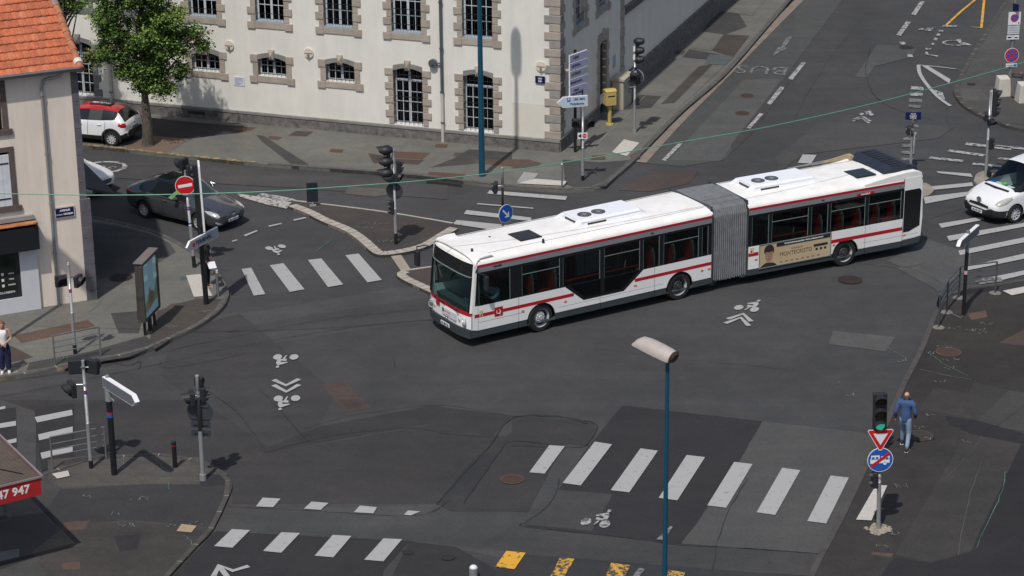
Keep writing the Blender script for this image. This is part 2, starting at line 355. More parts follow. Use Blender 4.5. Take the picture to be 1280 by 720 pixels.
# --- triangular island
isl = smooth_line(GP([(360, 261), (381, 269), (402, 280), (429, 291), (447, 303), (464, 318), (473, 322), (485, 322), (516, 317), (537, 310.5), (553, 301), (573, 289)], 0), 4)
isl_top = GP([(567, 282), (520, 273.5), (467, 265.5), (403, 257.5), (367, 253.5)], 0)
island = slab('traffic_island', isl + isl_top, asphalt('island_asphalt', (0.050, 0.045, 0.043), warm=0.3), 0.10)
kerb(isl, 0.36, KERB_P, top=0.115, step=0.33, gap=0.03, parent=island, joint=mat('island_mortar', (0.26, 0.225, 0.19), 0.9, var=0.15), inner=1)
kerb(isl_top, 0.09, KERB_P, top=0.115, step=1.0, gap=0.01, parent=island, inner=1)
# --- splitter island, half behind the bus
sp = smooth_line(GP([(504, 341.5), (497, 344), (496, 348), (505, 354), (520, 361), (535, 368), (548, 373)], 0), 4)
sp_top = GP([(562, 352), (575, 331), (537, 336.5)], 0)
split = slab('splitter_island', sp + sp_top, AS_BROWN, 0.10)
kerb(sp, 0.32, KERB_P, top=0.115, step=0.33, gap=0.03, parent=split, joint=MATS['island_mortar'], inner=1)
kerb(sp_top[1:]+[sp[0]], 0.10, KERB_P, top=0.115, step=1.0, gap=0.01, parent=split, inner=1)
# --- north-east corner pavement
ek = smooth_line(GP([(1300, -60), (1257, 2), (1233, 40), (1210, 77), (1195, 106), (1192, 118), (1197, 128), (1209, 139), (1233, 151), (1260, 161), (1290, 167), (1360, 175)], 0), 4)
ne_pav = slab('pavement_north_east', ek + [G(1360, 175)+Vector((20, 5, 0)), G(1300, -60)+Vector((30, 20, 0))], asphalt('ne_asphalt', (0.066, 0.066, 0.064), contrast=0.16))
kerb(ek, 0.20, mat('kerb_dark', (0.055, 0.052, 0.050), 0.9, var=0.3), step=0.9, gap=0.03, parent=ne_pav)
# --- south-east pavement
sk = smooth_line(GP([(1360, 345), (1290, 352), (1245, 359), (1203, 364), (1184, 371), (1174, 381), (1166, 396), (1149, 440), (1128, 481), (1106, 530), (1078, 588), (1046, 656), (1026, 692), (1010, 725), (980, 790)], 0), 4)
se_pav = slab('pavement_south_east', sk + [G(980, 790), G(1700, 790), G(1700, 345)], asphalt('se_base', (0.034, 0.032, 0.0305), contrast=0.17))
kerb([p for p in sk], 0.16, mat('kerb_dark2', (0.060, 0.056, 0.052), 0.9, var=0.3), step=1.1, parent=se_pav, joint=KERB)
# --- south-west pavement
qk = smooth_line(GP([(-60, 612), (20, 604), (58, 594), (83, 583), (106, 577), (130, 573), (180, 570), (207, 570), (247, 577), (277, 590), (290, 608), (284, 628), (275, 648), (264, 668), (242, 690), (213, 722), (150, 790)], 0), 4)
sw_pav = slab('pavement_south_west', qk + [G(-120, 790), G(-200, 640)], PAVE_D, 0.06)
kerb([p for p in qk if p.y < 64], 0.14, MATS['kerb_dark2'], top=0.080, step=1.0, parent=sw_pav, inner=-1)
# --- refuges
def blob(name, pts, top, m):
    L = smooth_line(GP(pts+[pts[0]], 0), 5)[:-1]; return slab(name, L, m, top)
blob('refuge_island', [(1217, 229), (1221, 220), (1234, 216), (1250, 216), (1262, 222), (1262, 232), (1240, 236), (1224, 234)], 0.10, mat('refuge_concrete', (0.26, 0.23, 0.19), 0.9, var=0.25, scale=2))
blob('refuge_island', [(1140, 242), (1142, 233), (1156, 231), (1165, 236), (1166, 242), (1158, 247), (1146, 248)], 0.08, MATS['refuge_concrete'])

# --- repairs and patches in the road (children of the road) --------------------------------------------------
def patch(pts, m, lay=1, o=(0, 0), s=1.0, parent=None, base=0.0, name='asphalt_patch'):
    return sheet(name, GP(pts, base, o, s), base+zlay(parent or road,'patch'), m, parent or road)
N8 = (0, 0)
patch([(0, 430), (130, 418), (260, 395), (330, 388), (505, 358), (535, 366), (535, 372), (400, 392), (250, 418), (120, 447), (0, 470)], AS_MID)            # pale band
patch([(0, 478), (120, 462), (260, 430), (400, 404), (535, 388), (535, 380), (560, 384), (560, 398), (400, 420), (200, 455), (0, 495)], asphalt('asphalt_mid2', (0.056, 0.056, 0.058)))
patch([(218, 415), (262, 402), (300, 392), (420, 490), (388, 556), (340, 566), (200, 470)], asphalt('asphalt_mid3', (0.0437, 0.0432, 0.0451)))
patch([(0, 500), (250, 500), (345, 565), (390, 557), (555, 528), (640, 550), (545, 630), (290, 630), (290, 600), (240, 572), (0, 590)], asphalt('asphalt_a', (0.0385, 0.0377, 0.0385)))
patch([(320, 565), (400, 533), (540, 507), (640, 520), (615, 545), (535, 530), (430, 548), (330, 567)], asphalt('asphalt_b', (0.0344, 0.0344, 0.0368)), 2)
patch([(402, 481), (430, 476), (465, 510), (433, 515)], AS_BROWN, 2)
patch([(410, 483), (428, 479), (455, 508), (434, 512)], asphalt('asphalt_rustpatch', (.062,.048,.042), warm=.3, contrast=.25), 3)
patch([(20, 637), (320, 637), (545, 631), (640, 645), (640, 700), (510, 676), (320, 667), (20, 660)], AS_MID, 1)
patch([(320, 635), (520, 646), (560, 628), (640, 632), (640, 690), (512, 676), (320, 666), (270, 664), (280, 634)], asphalt('asphalt_c', (0.0527, 0.0544, 0.0544)), 2)
patch([(270, 664), (512, 677), (480, 712), (470, 760), (120, 760), (214, 722)], AS_DARK, 2)
patch([(512, 677), (570, 684), (610, 706), (640, 722), (640, 760), (470, 760)], asphalt('asphalt_d', (0.0320, 0.0320, 0.0336)), 2)
patch([(565, 640), (545, 630), (575, 600), (620, 556), (640, 540), (640, 520), (740, 527), (746, 536), (734, 558), (705, 554), (660, 640)], asphalt('asphalt_e', (0.0359, 0.0351, 0.0367)), 2)
patch([(547, 629), (575, 593), (598, 568), (622, 566), (610, 590), (580, 628)], CRACK if False else asphalt('tar_mend', (0.030, 0.031, 0.034), contrast=0.2), 3)
patch([(778, 507), (953, 527), (912, 595), (851, 680), (780, 674), (656, 658), (700, 610), (734, 560)], AS_DARK, 3)
patch([(953, 527), (1077, 541), (1095, 548), (1046, 656), (1036, 693), (851, 680), (912, 595)], asphalt('asphalt_grit', (0.0666, 0.0675, 0.0675), contrast=0.10), 3)
patch([(690, 612), (766, 618), (740, 664), (656, 656)], asphalt('asphalt_f', (0.0464, 0.0472, 0.0472)), 4)
patch([(640, 658), (851, 681), (1015, 693), (1010, 720), (760, 706), (640, 692), (600, 680)], asphalt('asphalt_g', (0.0476, 0.0485, 0.0493)), 4)
patch([(640, 692), (1008, 721), (980, 790), (600, 790), (620, 712)], asphalt('asphalt_h', (0.0344, 0.0352, 0.0376)), 4)
patch([(245, 522+0), (478, 545), (440, 600), (228, 572)], AS_LITE, 1, (960, 240), 3)
patch([(445, 260), (600, 178), (760, 232), (760, 280), (640, 375), (520, 290)], AS_LITE, 1, (960, 240), 3)
patch([(480, 285), (640, 258), (720, 300), (640, 372)], asphalt('asphalt_i', (0.068, 0.070, 0.070)), 2, (960, 240), 3)
# right-hand road, the bus lane and the carriageway north of the bus
patch([(1090,-10),(950,120),(780,290),(640,430),(560,514),(490,612),(640,625),(800,600),(860,520),(1000,320),(1240,0)], asphalt('asphalt_j', (0.0627, 0.0657, 0.0657)), 1, (640, 0), 3)
patch([(870,300),(700,480),(590,600),(780,605),(860,500),(1000,320),(1020,295)], asphalt('asphalt_k', (0.083, 0.086, 0.085)), 2, (640, 0), 3)
patch([(400, 715), (520, 645), (700, 645), (660, 690), (520, 720)], AS_BROWN, 2, (640, 0), 3)
patch([(200,455),(700,475),(640,520),(340,555),(130,580),(40,650),(30,590)], asphalt('asphalt_l', (0.057, 0.058, 0.058)), 1, (960, 0), 3)
patch([(820, 545), (960, 365), (1010, 300), (1040, 310), (900, 500), (830, 570)], asphalt('asphalt_m', (0.052, 0.051, 0.052)), 3, (640, 0), 3)
patch([(325, 290), (410, 168), (560, 180), (540, 215), (400, 250), (370, 293)], asphalt('asphalt_n', (0.070, 0.073, 0.073)), 2, (960, 0), 3)
# left carriageway wear
patch([(0, 200), (200, 205), (420, 222), (560, 232), (560, 250), (380, 236), (0, 215)], asphalt('asphalt_p', (0.055, 0.054, 0.056)), 1)
patch([(360, 20), (580, 30), (640, 60), (520, 80), (340, 60)], asphalt('asphalt_q', (0.085, 0.080, 0.075)), 2, (360, 230), 4.8)
patch([(0, 500), (45, 515), (45, 590), (0, 600)], AS_MID, 2)
patch([(43, 512), (92, 505), (92, 575), (52, 590)], AS_DARK, 3)
patch([(0, 512), (20, 510), (22, 560), (0, 575)], AS_DARK, 3)
# cracks and seams
def crack(pts, wd=0.035, o=(0, 0), s=1.0, base=0.0, lay=5, m=CRACK, parent=None, jit=0.05, name='crack'):
    P = smooth_line(GP(pts, base, o, s), 8); b = MB(); L = []; z = base+zlay(parent or road, 'crack')
    rr = random.Random(int(abs(P[0].x*100)))
    for i, p in enumerate(P):
        t = (P[min(i+1, len(P)-1)]-P[max(i-1, 0)]); t = t.normalized() if t.length else Vector((1, 0, 0)); nn = Vector((-t.y, t.x, 0))
        ww = wd*0.52*(0.35+rr.random()); off = (rr.random()-0.5)*jit
        L.append((p+nn*(off+ww/2), p+nn*(off-ww/2)))
    for i in range(len(L)-1):
        a, c = L[i]; d, e = L[i+1]
        b.flat([(c.x, c.y, z), (e.x, e.y, z), (d.x, d.y, z), (a.x, a.y, z)])
    return b.build(name, m, parent or road)
crack([(0, 478), (120, 460), (260, 428), (400, 401), (535, 386)])
crack([(0, 497), (150, 466), (300, 433), (440, 410), (560, 398)], 0.03)
crack([(333, 566), (400, 548), (455, 540), (520, 536), (560, 543), (617, 547)], 0.03)
crack([(378, 537), (440, 520), (540, 507), (590, 512), (640, 521)], 0.03)
crack([(262, 490), (300, 520), (333, 566)], 0.025); crack([(325, 488), (352, 516), (388, 556)], 0.025)
crack([(545, 631), (580, 592), (610, 560), (640, 524), (690, 520), (735, 530)], 0.06)
crack([(285, 634), (400, 640), (520, 645), (560, 628)], 0.035)
crack([(580, 630), (600, 600), (625, 566), (640, 552), (700, 558)], 0.05)
crack([(640, 521), (700, 522), (745, 532), (733, 556), (712, 560), (640, 558)], 0.05)
crack([(700, 600), (688, 630), (660, 652), (656, 659), (760, 670), (851, 682), (960, 688), (1030, 694)], 0.04)
crack([(935, 540+60), (905, 650), (890, 720)], 0.04)
crack([(953, 527), (912, 595), (851, 680)], 0.025)
crack([(726, 440), (740, 436), (860, 450), (980, 462)], 0.02)
crack([(1048, 326), (1130, 335), (1170, 325), (1200, 330)], 0.02)
crack([(1108, 325), (1160, 345), (1200, 370)], 0.02)
crack([(545, 226+0), (640, 236), (700, 246)], 0.02)
crack([(970, 160), (1020, 152), (1100, 155), (1180, 165)], 0.02)
crack([(1088, 60), (1082, 90), (1092, 118), (1115, 135), (1165, 150)], 0.05)
crack([(135, 452), (160, 458), (175, 452), (174, 462)], 0.05); crack([(202, 452), (200, 459), (230, 458), (320, 440)], 0.03)
crack([(494, 452), (493, 460)], 0.03)
crack([(58, 500), (66, 530), (80, 560), (88, 576)], 0.02); crack([(45, 512), (50, 575), (58, 592)], 0.02)
crack([(1190, 165), (1183, 140), (1195, 128)], 0.02)
crack([(990, 160), (1008, 120), (1040, 70), (1080, 20)], 0.015)
crack([(860, 300), (700, 400), (640, 600)][0:2], 0.015, (640, 0), 3)
# manholes
def manhole(u, v, r, m=IRON, z=0.0, parent=None, lay=6):
    c = G(u, v, z); b = MB(); h = z+zlay(parent or road, 'iron')
    b.flat([(c.x+cos(2*pi*i/28)*r, c.y+sin(2*pi*i/28)*r, h) for i in range(28)], 0)
    for k in range(-3, 4):
        hw = math.sqrt(max(r*r*0.72-(k*r*0.24)**2, 0)); b.box(c.x-hw, c.x+hw, c.y+k*r*0.24-0.012, c.y+k*r*0.24+0.012, h-0.002, h+0.006, 1)
    return b.build('manhole_cover', [m, CRACK], parent or road)
for u, v, r, mm in [(1062.5, 350.5, 0.41, IRON), (934, 120, 0.31, IRON_R), (928, 142, 0.31, IRON_R), (1133, 60, 0.33, CRACK), (510, 691, 0.16, CRACK), (560, 697, 0.2, CRACK), (640, 600, 0.33, IRON_R)]: manhole(u, v, r, mm)

# --- paint on the road ---------------------------------------------------------------------------------------
def stripes(polys, m, o=(0, 0), s=1.0, name='zebra_crossing', base=0.0, lay=7, parent=None):
    b = MB(); zz = base+zlay(parent or road, 'paint')
    for q in polys:
        P = GP(q, base, o, s); n = sum(((P[(i+1) % len(P)]-P[i]).cross(P[(i+2) % len(P)]-P[(i+1) % len(P)])).z for i in range(len(P)))
        if n < 0: P.reverse()
        b.flat([(p.x, p.y, zz) for p in P])
    return b.build(name, m, parent or road)
stripes([[(335,240),(385,234),(472,333),(418,342)],[(195,258),(245,252),(327,350),(270,360)],[(52,278),(103,270),(182,368),(127,378)],[(-54,292),(-18,287),(35,386),(-8,392)]], PAINT, (320, 240), 3)
stripes([[(140,233),(198,237),(122,340),(65,335)],[(310,220),(375,230),(258,384),(190,375)],[(482,245),(547,254),(440,410),(370,402)],[(655,270),(724,278),(620,440),(550,431)],
         [(833,296),(902,304),(803,468),(732,459)],[(1013,318),(1081,327),(987,495),(917,485)],[(1195,347),(1263,355),(1178,527),(1107,518)]], PAINT, (640, 480), 3)
stripes([[(-90,548),(-22,552),(-88,618),(-157,612)],[(95,560),(165,563),(95,637),(27,630)],[(288,570),(358,574),(290,654),(220,648)],[(478,583),(548,586),(478,669),(406,663)]], PAINT, (320, 480), 3)
stripes([[(25,430),(92,434),(65,466),(0,463)],[(208,445),(272,450),(243,476),(180,472)],[(390,460),(454,466),(440,489),(366,485)],[(570,478),(616,482),(580,497),(555,494)]], PAINT, (320, 480), 3, name='lane_dashes')
stripes([[(130,128),(270,100),(273,120),(140,148)],[(143,193),(273,163),(273,187),(147,215)],[(152,262),(273,234),(273,256),(158,285)],[(-20,155),(60,142),(60,160),(-20,172)],[(-20,225),(62,207),(62,222),(-20,240)],[(-20,95),(20,86),(20,96),(-20,104)]], PAINT, (0, 480), 3)
stripes([[(105,48),(350,8),(362,25),(120,72)],[(150,118),(575,45),(720,20),(720,42),(585,65),(165,145)],[(215,200),(600,122),(720,98),(720,126),(600,150),(225,225)],[(255,290),(600,213),(720,187),(720,215),(600,242),(262,312)],[(370,355),(600,308),(720,284),(720,306),(600,332),(440,370)]], PAINT, (1150, 270), 4.5)
stripes([[(310,372),(360,352),(450,348),(470,372),(330,390)]], PAINT_F, (1150, 270), 4.5, name='worn_paint')
stripes([[(583,22),(765,0),(775,12),(590,47)]], PAINT, (960, 240), 3)
stripes([[(745,537),(910,556),(912,566),(738,546)],[(680,563),(815,582),(805,590),(672,570)],[(610,590),(735,603),(728,611),(602,597)],[(770,613),(890,623),(885,632),(765,620)],[(865,593),(1000,606),(995,614),(862,599)],[(945,474),(1000,480),(1000,492),(945,482)],[(840,545),(1000,560),(1000,568),(838,552)]], PAINT_W, (960, 0), 3)
stripes([[(630,645),(760,654),(768,667),(640,652)],[(600,703),(765,687),(770,700),(610,716)]], PAINT, (960, 0), 3)
stripes([[(130,582),(182,584),(162,616),(112,614)],[(255,595),(312,597),(285,622),(235,620)],[(90,642),(150,640),(130,660),(80,658)]], PAINT, (960, 0), 3)
stripes([[(612,239),(709,246.5),(707,251),(609,243)],[(583,263.5),(664,273),(664,277.5),(580,268.5)],[(571,276),(640,283),(640,292),(566,281)]], PAINT)
stripes([[(830,45),(1040,62),(1040,66),(828,49)]], PAINT, (320, 240), 3, name='stop_line')
stripes([[(45,130),(95,119),(97,123),(50,134)],[(140,106),(185,97),(189,101),(143,111)],[(-45,164),(3,146),(6,150),(-40,170)],[(-90,186),(-70,181),(-70,185),(-88,190)]], PAINT, (320, 240), 3, name='lane_dashes')
# ladder beside the bus lane (north east)
stripes([[(537,326),(583,329),(583,340),(535,338)],[(534,349),(581,351),(580,364),(533,361)],[(531,372),(577,375),(577,387),(529,384)]], PAINT_W, (960, 0), 3, name='lane_dashes')
stripes([[(215,38),(340,40),(335,70),(210,62)],[(207,95),(328,99),(325,128),(205,117)],[(240,165),(318,168),(310,190),(235,182)],[(240,232),(310,236),(300,255),(235,245)],[(232,290),(305,292),(302,318),(228,310)],[(220,365),(290,368),(285,390),(215,385)],[(155,422),(282,425),(278,452),(150,447)],[(142,488),(275,490),(270,520),(136,515)],[(133,557),(265,560),(260,590),(127,584)],[(130,625),(255,630),(250,655),(125,650)]], PAINT_F, (1110, 120), 8, name='lane_dashes')
stripes([[(625,538),(641,540),(577,606),(561,603)]], PAINT_W, (640, 0), 3, name='lane_dashes')
stripes([[(928,427),(943,430),(893,486),(880,482)]], PAINT_W, (640, 0), 3, name='lane_dashes')
stripes([[(570,7),(588,8),(553,60),(537,56)],[(518,83),(536,85),(498,137),(481,133)],[(492,159),(512,160),(519,170),(499,170)],[(520,205),(540,206),(545,217),(525,216)],[(125,237),(143,237),(92,302),(75,298)],[(45,328),(63,330),(12,395),(-6,392)]], PAINT_W, (960, 0), 3, name='lane_dashes')
stripes([[(655,97),(710,98),(706,103),(654,102)],[(642,115),(658,117),(655,122),(638,120)],[(636,127),(649,129),(643,139),(630,136)],[(625,143),(637,146),(632,155),(620,152)],[(615,163),(624,165),(620,172),(611,169)],[(592,182),(612,184),(608,190),(588,188)],[(592,196),(600,198),(600,206),(638,211),(636,215),(588,206)]], PAINT_W, (960, 0), 3, name='bay_marking')
def line(pts, wd, m, o=(0, 0), s=1.0, name='edge_line', lay=7, base=0.0, k=6, parent=None):
    P = smooth_line(GP(pts, base, o, s), k); b = MB(); L = []; z = base+zlay(parent or road, 'paint')
    for i, p in enumerate(P):
        t = (P[min(i+1, len(P)-1)]-P[max(i-1, 0)]).normalized(); nn = Vector((-t.y, t.x, 0)); L.append((p+nn*wd/2, p-nn*wd/2))
    for i in range(len(L)-1):
        a, c = L[i]; d, e = L[i+1]
        b.flat([(c.x, c.y, z), (e.x, e.y, z), (d.x, d.y, z), (a.x, a.y, z)])
    return b.build(name, m, parent or road)
line([(564,247),(570,280),(600,325),(640,368),(684,400)], 0.16, PAINT, (960, 0), 3, 'hatched_area_line')
line([(560,246),(630,252),(703,261)], 0.10, PAINT, (960, 0), 3, 'hatched_area_line', k=2)
stripes([[(578,250),(600,250),(684,300),(680,316)]], PAINT, (960, 0), 3, name='hatched_area')
stripes([[(620,338),(655,350),(665,378),(640,365)]], PAINT_W, (960, 0), 3, name='hatched_area')
line([(784,-4),(725,44),(668,97)], 0.12, PAINT_Y, (960, 0), 3, 'yellow_bay_line', k=2)
line([(811,-4),(800,106)], 0.12, PAINT_Y, (960, 0), 3, 'yellow_bay_line', k=2)
line([(763,103),(802,107)], 0.08, PAINT_Y, (960, 0), 3, 'yellow_bay_line', k=2)
stripes([[(633,690),(657,692.5),(643,713),(619,710)]], PAINT_Y, name='yellow_crossing')
stripes([[(700,698),(718,700),(706,722),(688,722)],[(764,705),(788,708),(780,724),(757,722)],[(836,714),(857,717),(850,730),(828,728)]], PAINT_YW, name='yellow_crossing')
stripes([[(838,659),(841,660),(830,677),(820,676)],[(799,711),(806,713),(797,725),(790,723)]], PAINT_F, name='worn_paint')
# concrete gutter along the bus lane
line([(472,612),(560,514),(640,430),(780,290),(950,118),(1060,8),(1120,-50)], 0.42, GUTTER, (644, 0), 3, 'gutter_strip', lay=6)
# faint arrow and BUS lettering seen upside-down from here
stripes([[(85,140),(90,143),(62,180),(72,182),(15,215),(40,178),(48,180),(68,145)]], PAINT_F, (960, 0), 3, name='lane_arrow')
P0, P1 = G(990-20, 92), G(925, 84)
bd = (P1-P0); 
def ground_text(s, size, c, az, m, sx=1, sy=1.8):
    o = text(s, size, m, road, Matrix(), name='road_lettering', ext=0.0)
    o.data.transform(Matrix.Rotation(-pi/2, 4, 'X')); o.data.transform(Matrix.Diagonal((sx, sy, 1, 1)))
    o.data.transform(Matrix.Translation((c.x, c.y, 0.037)) @ RZ(az)); return o
ground_text('BUS', 1.15, G(952, 88), 168, PAINT_F, 1.2, 1.6)
# speed roundel near the left house
c = G(130, 210); b = MB()
for rr0, rr1 in ((0.78, 0.62),):
    for i in range(40):
        a0, a1 = 2*pi*i/40, 2*pi*(i+1)/40
        b.flat([(c.x+cos(a)*r*1.15, c.y+sin(a)*r, 0.0365) for a, r in ((a0, rr0), (a1, rr0), (a1, rr1), (a0, rr1))])
b.build('speed_roundel', PAINT_W, road)
ground_text('30', 0.85, G(132, 210.5), 160, PAINT_W, 1.0, 0.85)

# bicycle pictogram: unit shape, wheels at (-.5,0) and (.5,0), rider towards +y
BIKE = [[(.214,1.48),(.235,1.70),(.40,1.72),(.424,1.48),(.298,1.38)],
        [(.172,1.25),(.34,1.36),(.487,.95),(.475,.51),(.298,.28),(.172,.36),(.23,.82),(-.206,.80),(-.206,.93)],
        [(-.113,.66),(.214,.60),(.172,.34),(.025,-.28),(-.06,-.28),(.025,.26),(-.11,.34)]]
def bike(c1, c2, side, m=PAINT, r=0.27, base=0.0):
    a, b_ = G(*c1), G(*c2); L = (b_-a).length; x = (b_-a)/L; y = Vector((-x.y, x.x, 0))*side; c = (a+b_)/2; mb = MB(); z = base+zlay(road,'paint')
    def pt(p): q = c+x*p[0]*L+y*p[1]*L; return (q.x, q.y, z)
    for cx in (-.5, .5):
        ps = [pt((cx+cos(2*pi*i/20)*r, sin(2*pi*i/20)*r*1.62)) for i in range(20)]; mb.flat(ps if side > 0 else ps[::-1])
    for q in BIKE: ps = [pt(p) for p in q]; mb.flat(ps[::-1] if side > 0 else ps)
    return mb.build('bicycle_symbol', m, road)
bike((923.5, 385.5), (943, 388), 1)
bike((1077, 143.5), (1089, 144), 1, PAINT_W)
bike((367.5, 447.5), (347, 447.5), 1); bike((369.5, 499), (348, 499.5), 1)
bike((352.5, 309), (336.5, 311.5), 1)
bike((732.5, 653.5), (756, 656.5), 1, PAINT_W)
bike((1151.5, 37.5), (1161.5, 39), 1, PAINT_W)
def chevron(pts, wd, m=PAINT): return line(pts, wd, m, name='chevron_marking', k=1)
chevron([(909.5, 400), (929, 393.5), (939, 403)], 0.17); chevron([(906.5, 405.3), (926, 398.2), (936, 408.5)], 0.17)
chevron([(1067, 150), (1078, 146), (1088, 152.5)], 0.13, PAINT_W); chevron([(1066, 152.5), (1077, 148.5), (1086.5, 155)], 0.12, PAINT_W)
chevron([(342, 476), (357.5, 483), (374, 475)], 0.17); chevron([(342, 482.5), (358, 491), (374, 482)], 0.17)
chevron([(267, 722), (274, 708), (291, 715), (311, 709)], 0.15); chevron([(274, 709), (284, 722)], 0.15)
# wheelchair symbol
c = G(1200, 54); b = MB()
for i in range(26):
    a0, a1 = R(60+i*10), R(60+(i+1)*10); b.flat([(c.x-.25+cos(a)*r*1.15, c.y-.05+sin(a)*r, 0.0365) for a, r in ((a0, .5), (a1, .5), (a1, .38), (a0, .38))])
b.build('wheelchair_symbol', PAINT_W, road)
stripes([[(706,150),(722,148),(726,160),(752,166),(764,173),(748,172),(722,168),(712,160)]], PAINT_W, (960, 0), 3, name='wheelchair_symbol')

# --- pavement repairs, slabs, spray marks
def pp(pts, m, pav, lay=1, o=(0, 0), s=1.0, top=PZ, name='pavement_patch'): return sheet(name, GP(pts, top, o, s), top+zlay(pav,'patch'), m, pav)
pp([(0,505),(30,510),(200,618),(135,618),(20,530)], PAVE_D, n_pav, 1, (320, 0), 3)
pp([(410,470),(560,440),(640,450),(930,476),(900,498),(690,522),(560,512),(450,540),(300,532),(285,515)], asphalt('asphalt_tree_shade', (0.034, 0.034, 0.037), contrast=0.1), n_pav, 1, (0, 0), 3)  # dark area painted in where the tree's shadow falls
for q, m in [([(520,568),(655,573),(625,598),(505,592)], RUST), ([(525,596),(630,600),(610,618),(500,612)], AS_BROWN), ([(745,572),(795,574),(785,588),(740,586)], RUST), ([(800,560),(960,572),(960,600),(780,618),(655,628),(740,595)], PAVE_D), ([(820,598),(960,600),(960,625),(815,612)], RUST), ([(675,540),(720,542),(715,556),(670,553)], RUST), ([(50,510),(100,514),(85,526),(40,522)], RUST), ([(150,492),(215,494),(190,512),(120,508)], AS_BROWN), ([(280,558),(330,562),(322,574),(276,570)], IRON_R), ([(420,575),(520,590),(500,615),(440,612)], AS_BROWN)]: pp(q, m, n_pav, 2, (320, 0), 3)
pp([(0,598),(60,598),(110,612),(90,628),(0,632)], RUST, n_pav, 2, (640, 0), 3)
pp([(480,35),(560,70),(700,205),(620,180),(460,60)], PAVE_D, n_pav, 1, (320, 0), 3)
pp([(575,510),(712,522),(630,572),(455,553)], TPIT, n_pav, 2, (0, 0), 3, name='tree_pit')
pp([(960,478),(870,480),(905,495),(940,490)], RUST, n_pav, 2, (0, 0), 3)
for q, m in [([(470,355),(560,362),(520,405),(400,412),(430,385)], PAVE_D), ([(755,240),(610,385),(560,390),(700,250)], PAVE_B), ([(665,185),(780,205),(745,225),(640,215)], PAVE_D), ([(740,205),(840,210),(800,245),(720,240)], asphalt('asphalt_blue', (0.085, 0.100, 0.105))), ([(720,122),(795,130),(745,190),(665,180)], PAVE), ([(795,130),(890,135),(830,215),(750,190)], PAVE_B), ([(770,40),(850,50),(880,100),(800,130),(715,118)], PAVE_D), ([(850,0),(960,-10),(900,60),(775,40)], PAVE), ([(620,190),(650,193),(640,205),(612,202)], RUST), ([(300,585),(350,580),(350,600),(295,600)], RUST), ([(440,585),(475,565),(480,590),(450,600)], RUST), ([(190,600),(330,610),(460,600),(350,700),(240,705),(200,690)], PAVE_D)]: pp(q, m, n_pav, 2, (640, 0), 3)
# rusty plates and dark gully
pp([(650,645),(785,655),(774,670),(640,660)], IRON_R, n_pav, 3, (320, 0), 3, name='drain_cover')
b = MB(); g0, g1 = G(533, 229.6), G(577, 234.2); nn_ = Vector((0, .10, 0)); b.prism([(g0.x, g0.y, .004), (g1.x, g1.y, .004), (g1.x, g1.y+.10, .004), (g0.x, g0.y+.10, .004)], (0, 0, .115)); b.build('drain_mouth', CRACK, n_pav)
# tactile slabs
TP = []
def tact(pts, pav, o=(0, 0), s=1.0, top=PZ):
    o_ = sheet('tactile_slab', GP(pts, top, o, s), top+0.030, TACTILE, pav)
    P = GP(pts, top, o, s); b = MB(); nx = 14; ny = 8
    for i in range(1, nx):
        for j in range(1, ny):
            u_, v_ = i/nx, j/ny; q = P[0].lerp(P[1], u_).lerp(P[3].lerp(P[2], u_), v_)
            b.cyl((q.x, q.y, top+0.030), (q.x, q.y, top+0.038), 0.020, 0.014, 6)
    b.build('tactile_studs', TACTILE, o_)
tact([(15,690),(90,673),(205,682),(195,699)], n_pav, (640, 0), 3)
pp([(18,684),(45,646),(100,652),(74,684)], mat('plate_pale', (.27,.275,.27), .8), n_pav, 3, (640, 0), 3)
tact([(420,525),(478,538),(430,588),(375,573)], n_pav, (640, 0), 3)
tact([(698,316),(752,310),(797,392),(727,396)], w_pav, (0, 240), 3)
tact([(195,340),(255,328),(262,348),(215,358)], sw_pav, (0, 480), 3, 0.06)
tact([(465,425),(640,390),(640,425),(515,450)], se_pav, (1150, 270), 4.5)
tact([(405,382),(447,384),(388,515),(330,512)], se_pav, (960, 480), 3)
pp([(663,544),(738,531),(738,560),(700,560)], TACTILE, sw_pav, 3, (0, 480), 3, 0.06, 'tactile_slab') if False else sheet('tactile_slab', GP([(680,528),(738,535),(718,560),(662,555)], 0.06, (0, 480), 3), 0.088, mat('tan_slab', (0.33, 0.25, 0.16), 0.8), sw_pav)
pp([(-30,660),(20,655),(63,658),(68,676),(20,690),(-30,700)], mat('slab_sand', (0.21, 0.19, 0.155), 0.85), w_pav, 3, (0, 240), 3, name='entrance_slab')
# joint line in the side pavement
crack([(290,575),(330,530),(420,440),(500,360)], 0.03, (640, 0), 3, PZ, 3, KERB_P, n_pav, 0.02, 'paving_joint')
crack([(715,118),(640,175),(560,235),(470,330)], 0.03, (640, 0), 3, PZ, 3, KERB_P, n_pav, 0.02, 'paving_joint')
crack([(830,215),(720,320),(620,410)], 0.02, (640, 0), 3, PZ, 3, CRACK, n_pav, 0.02, 'paving_joint')
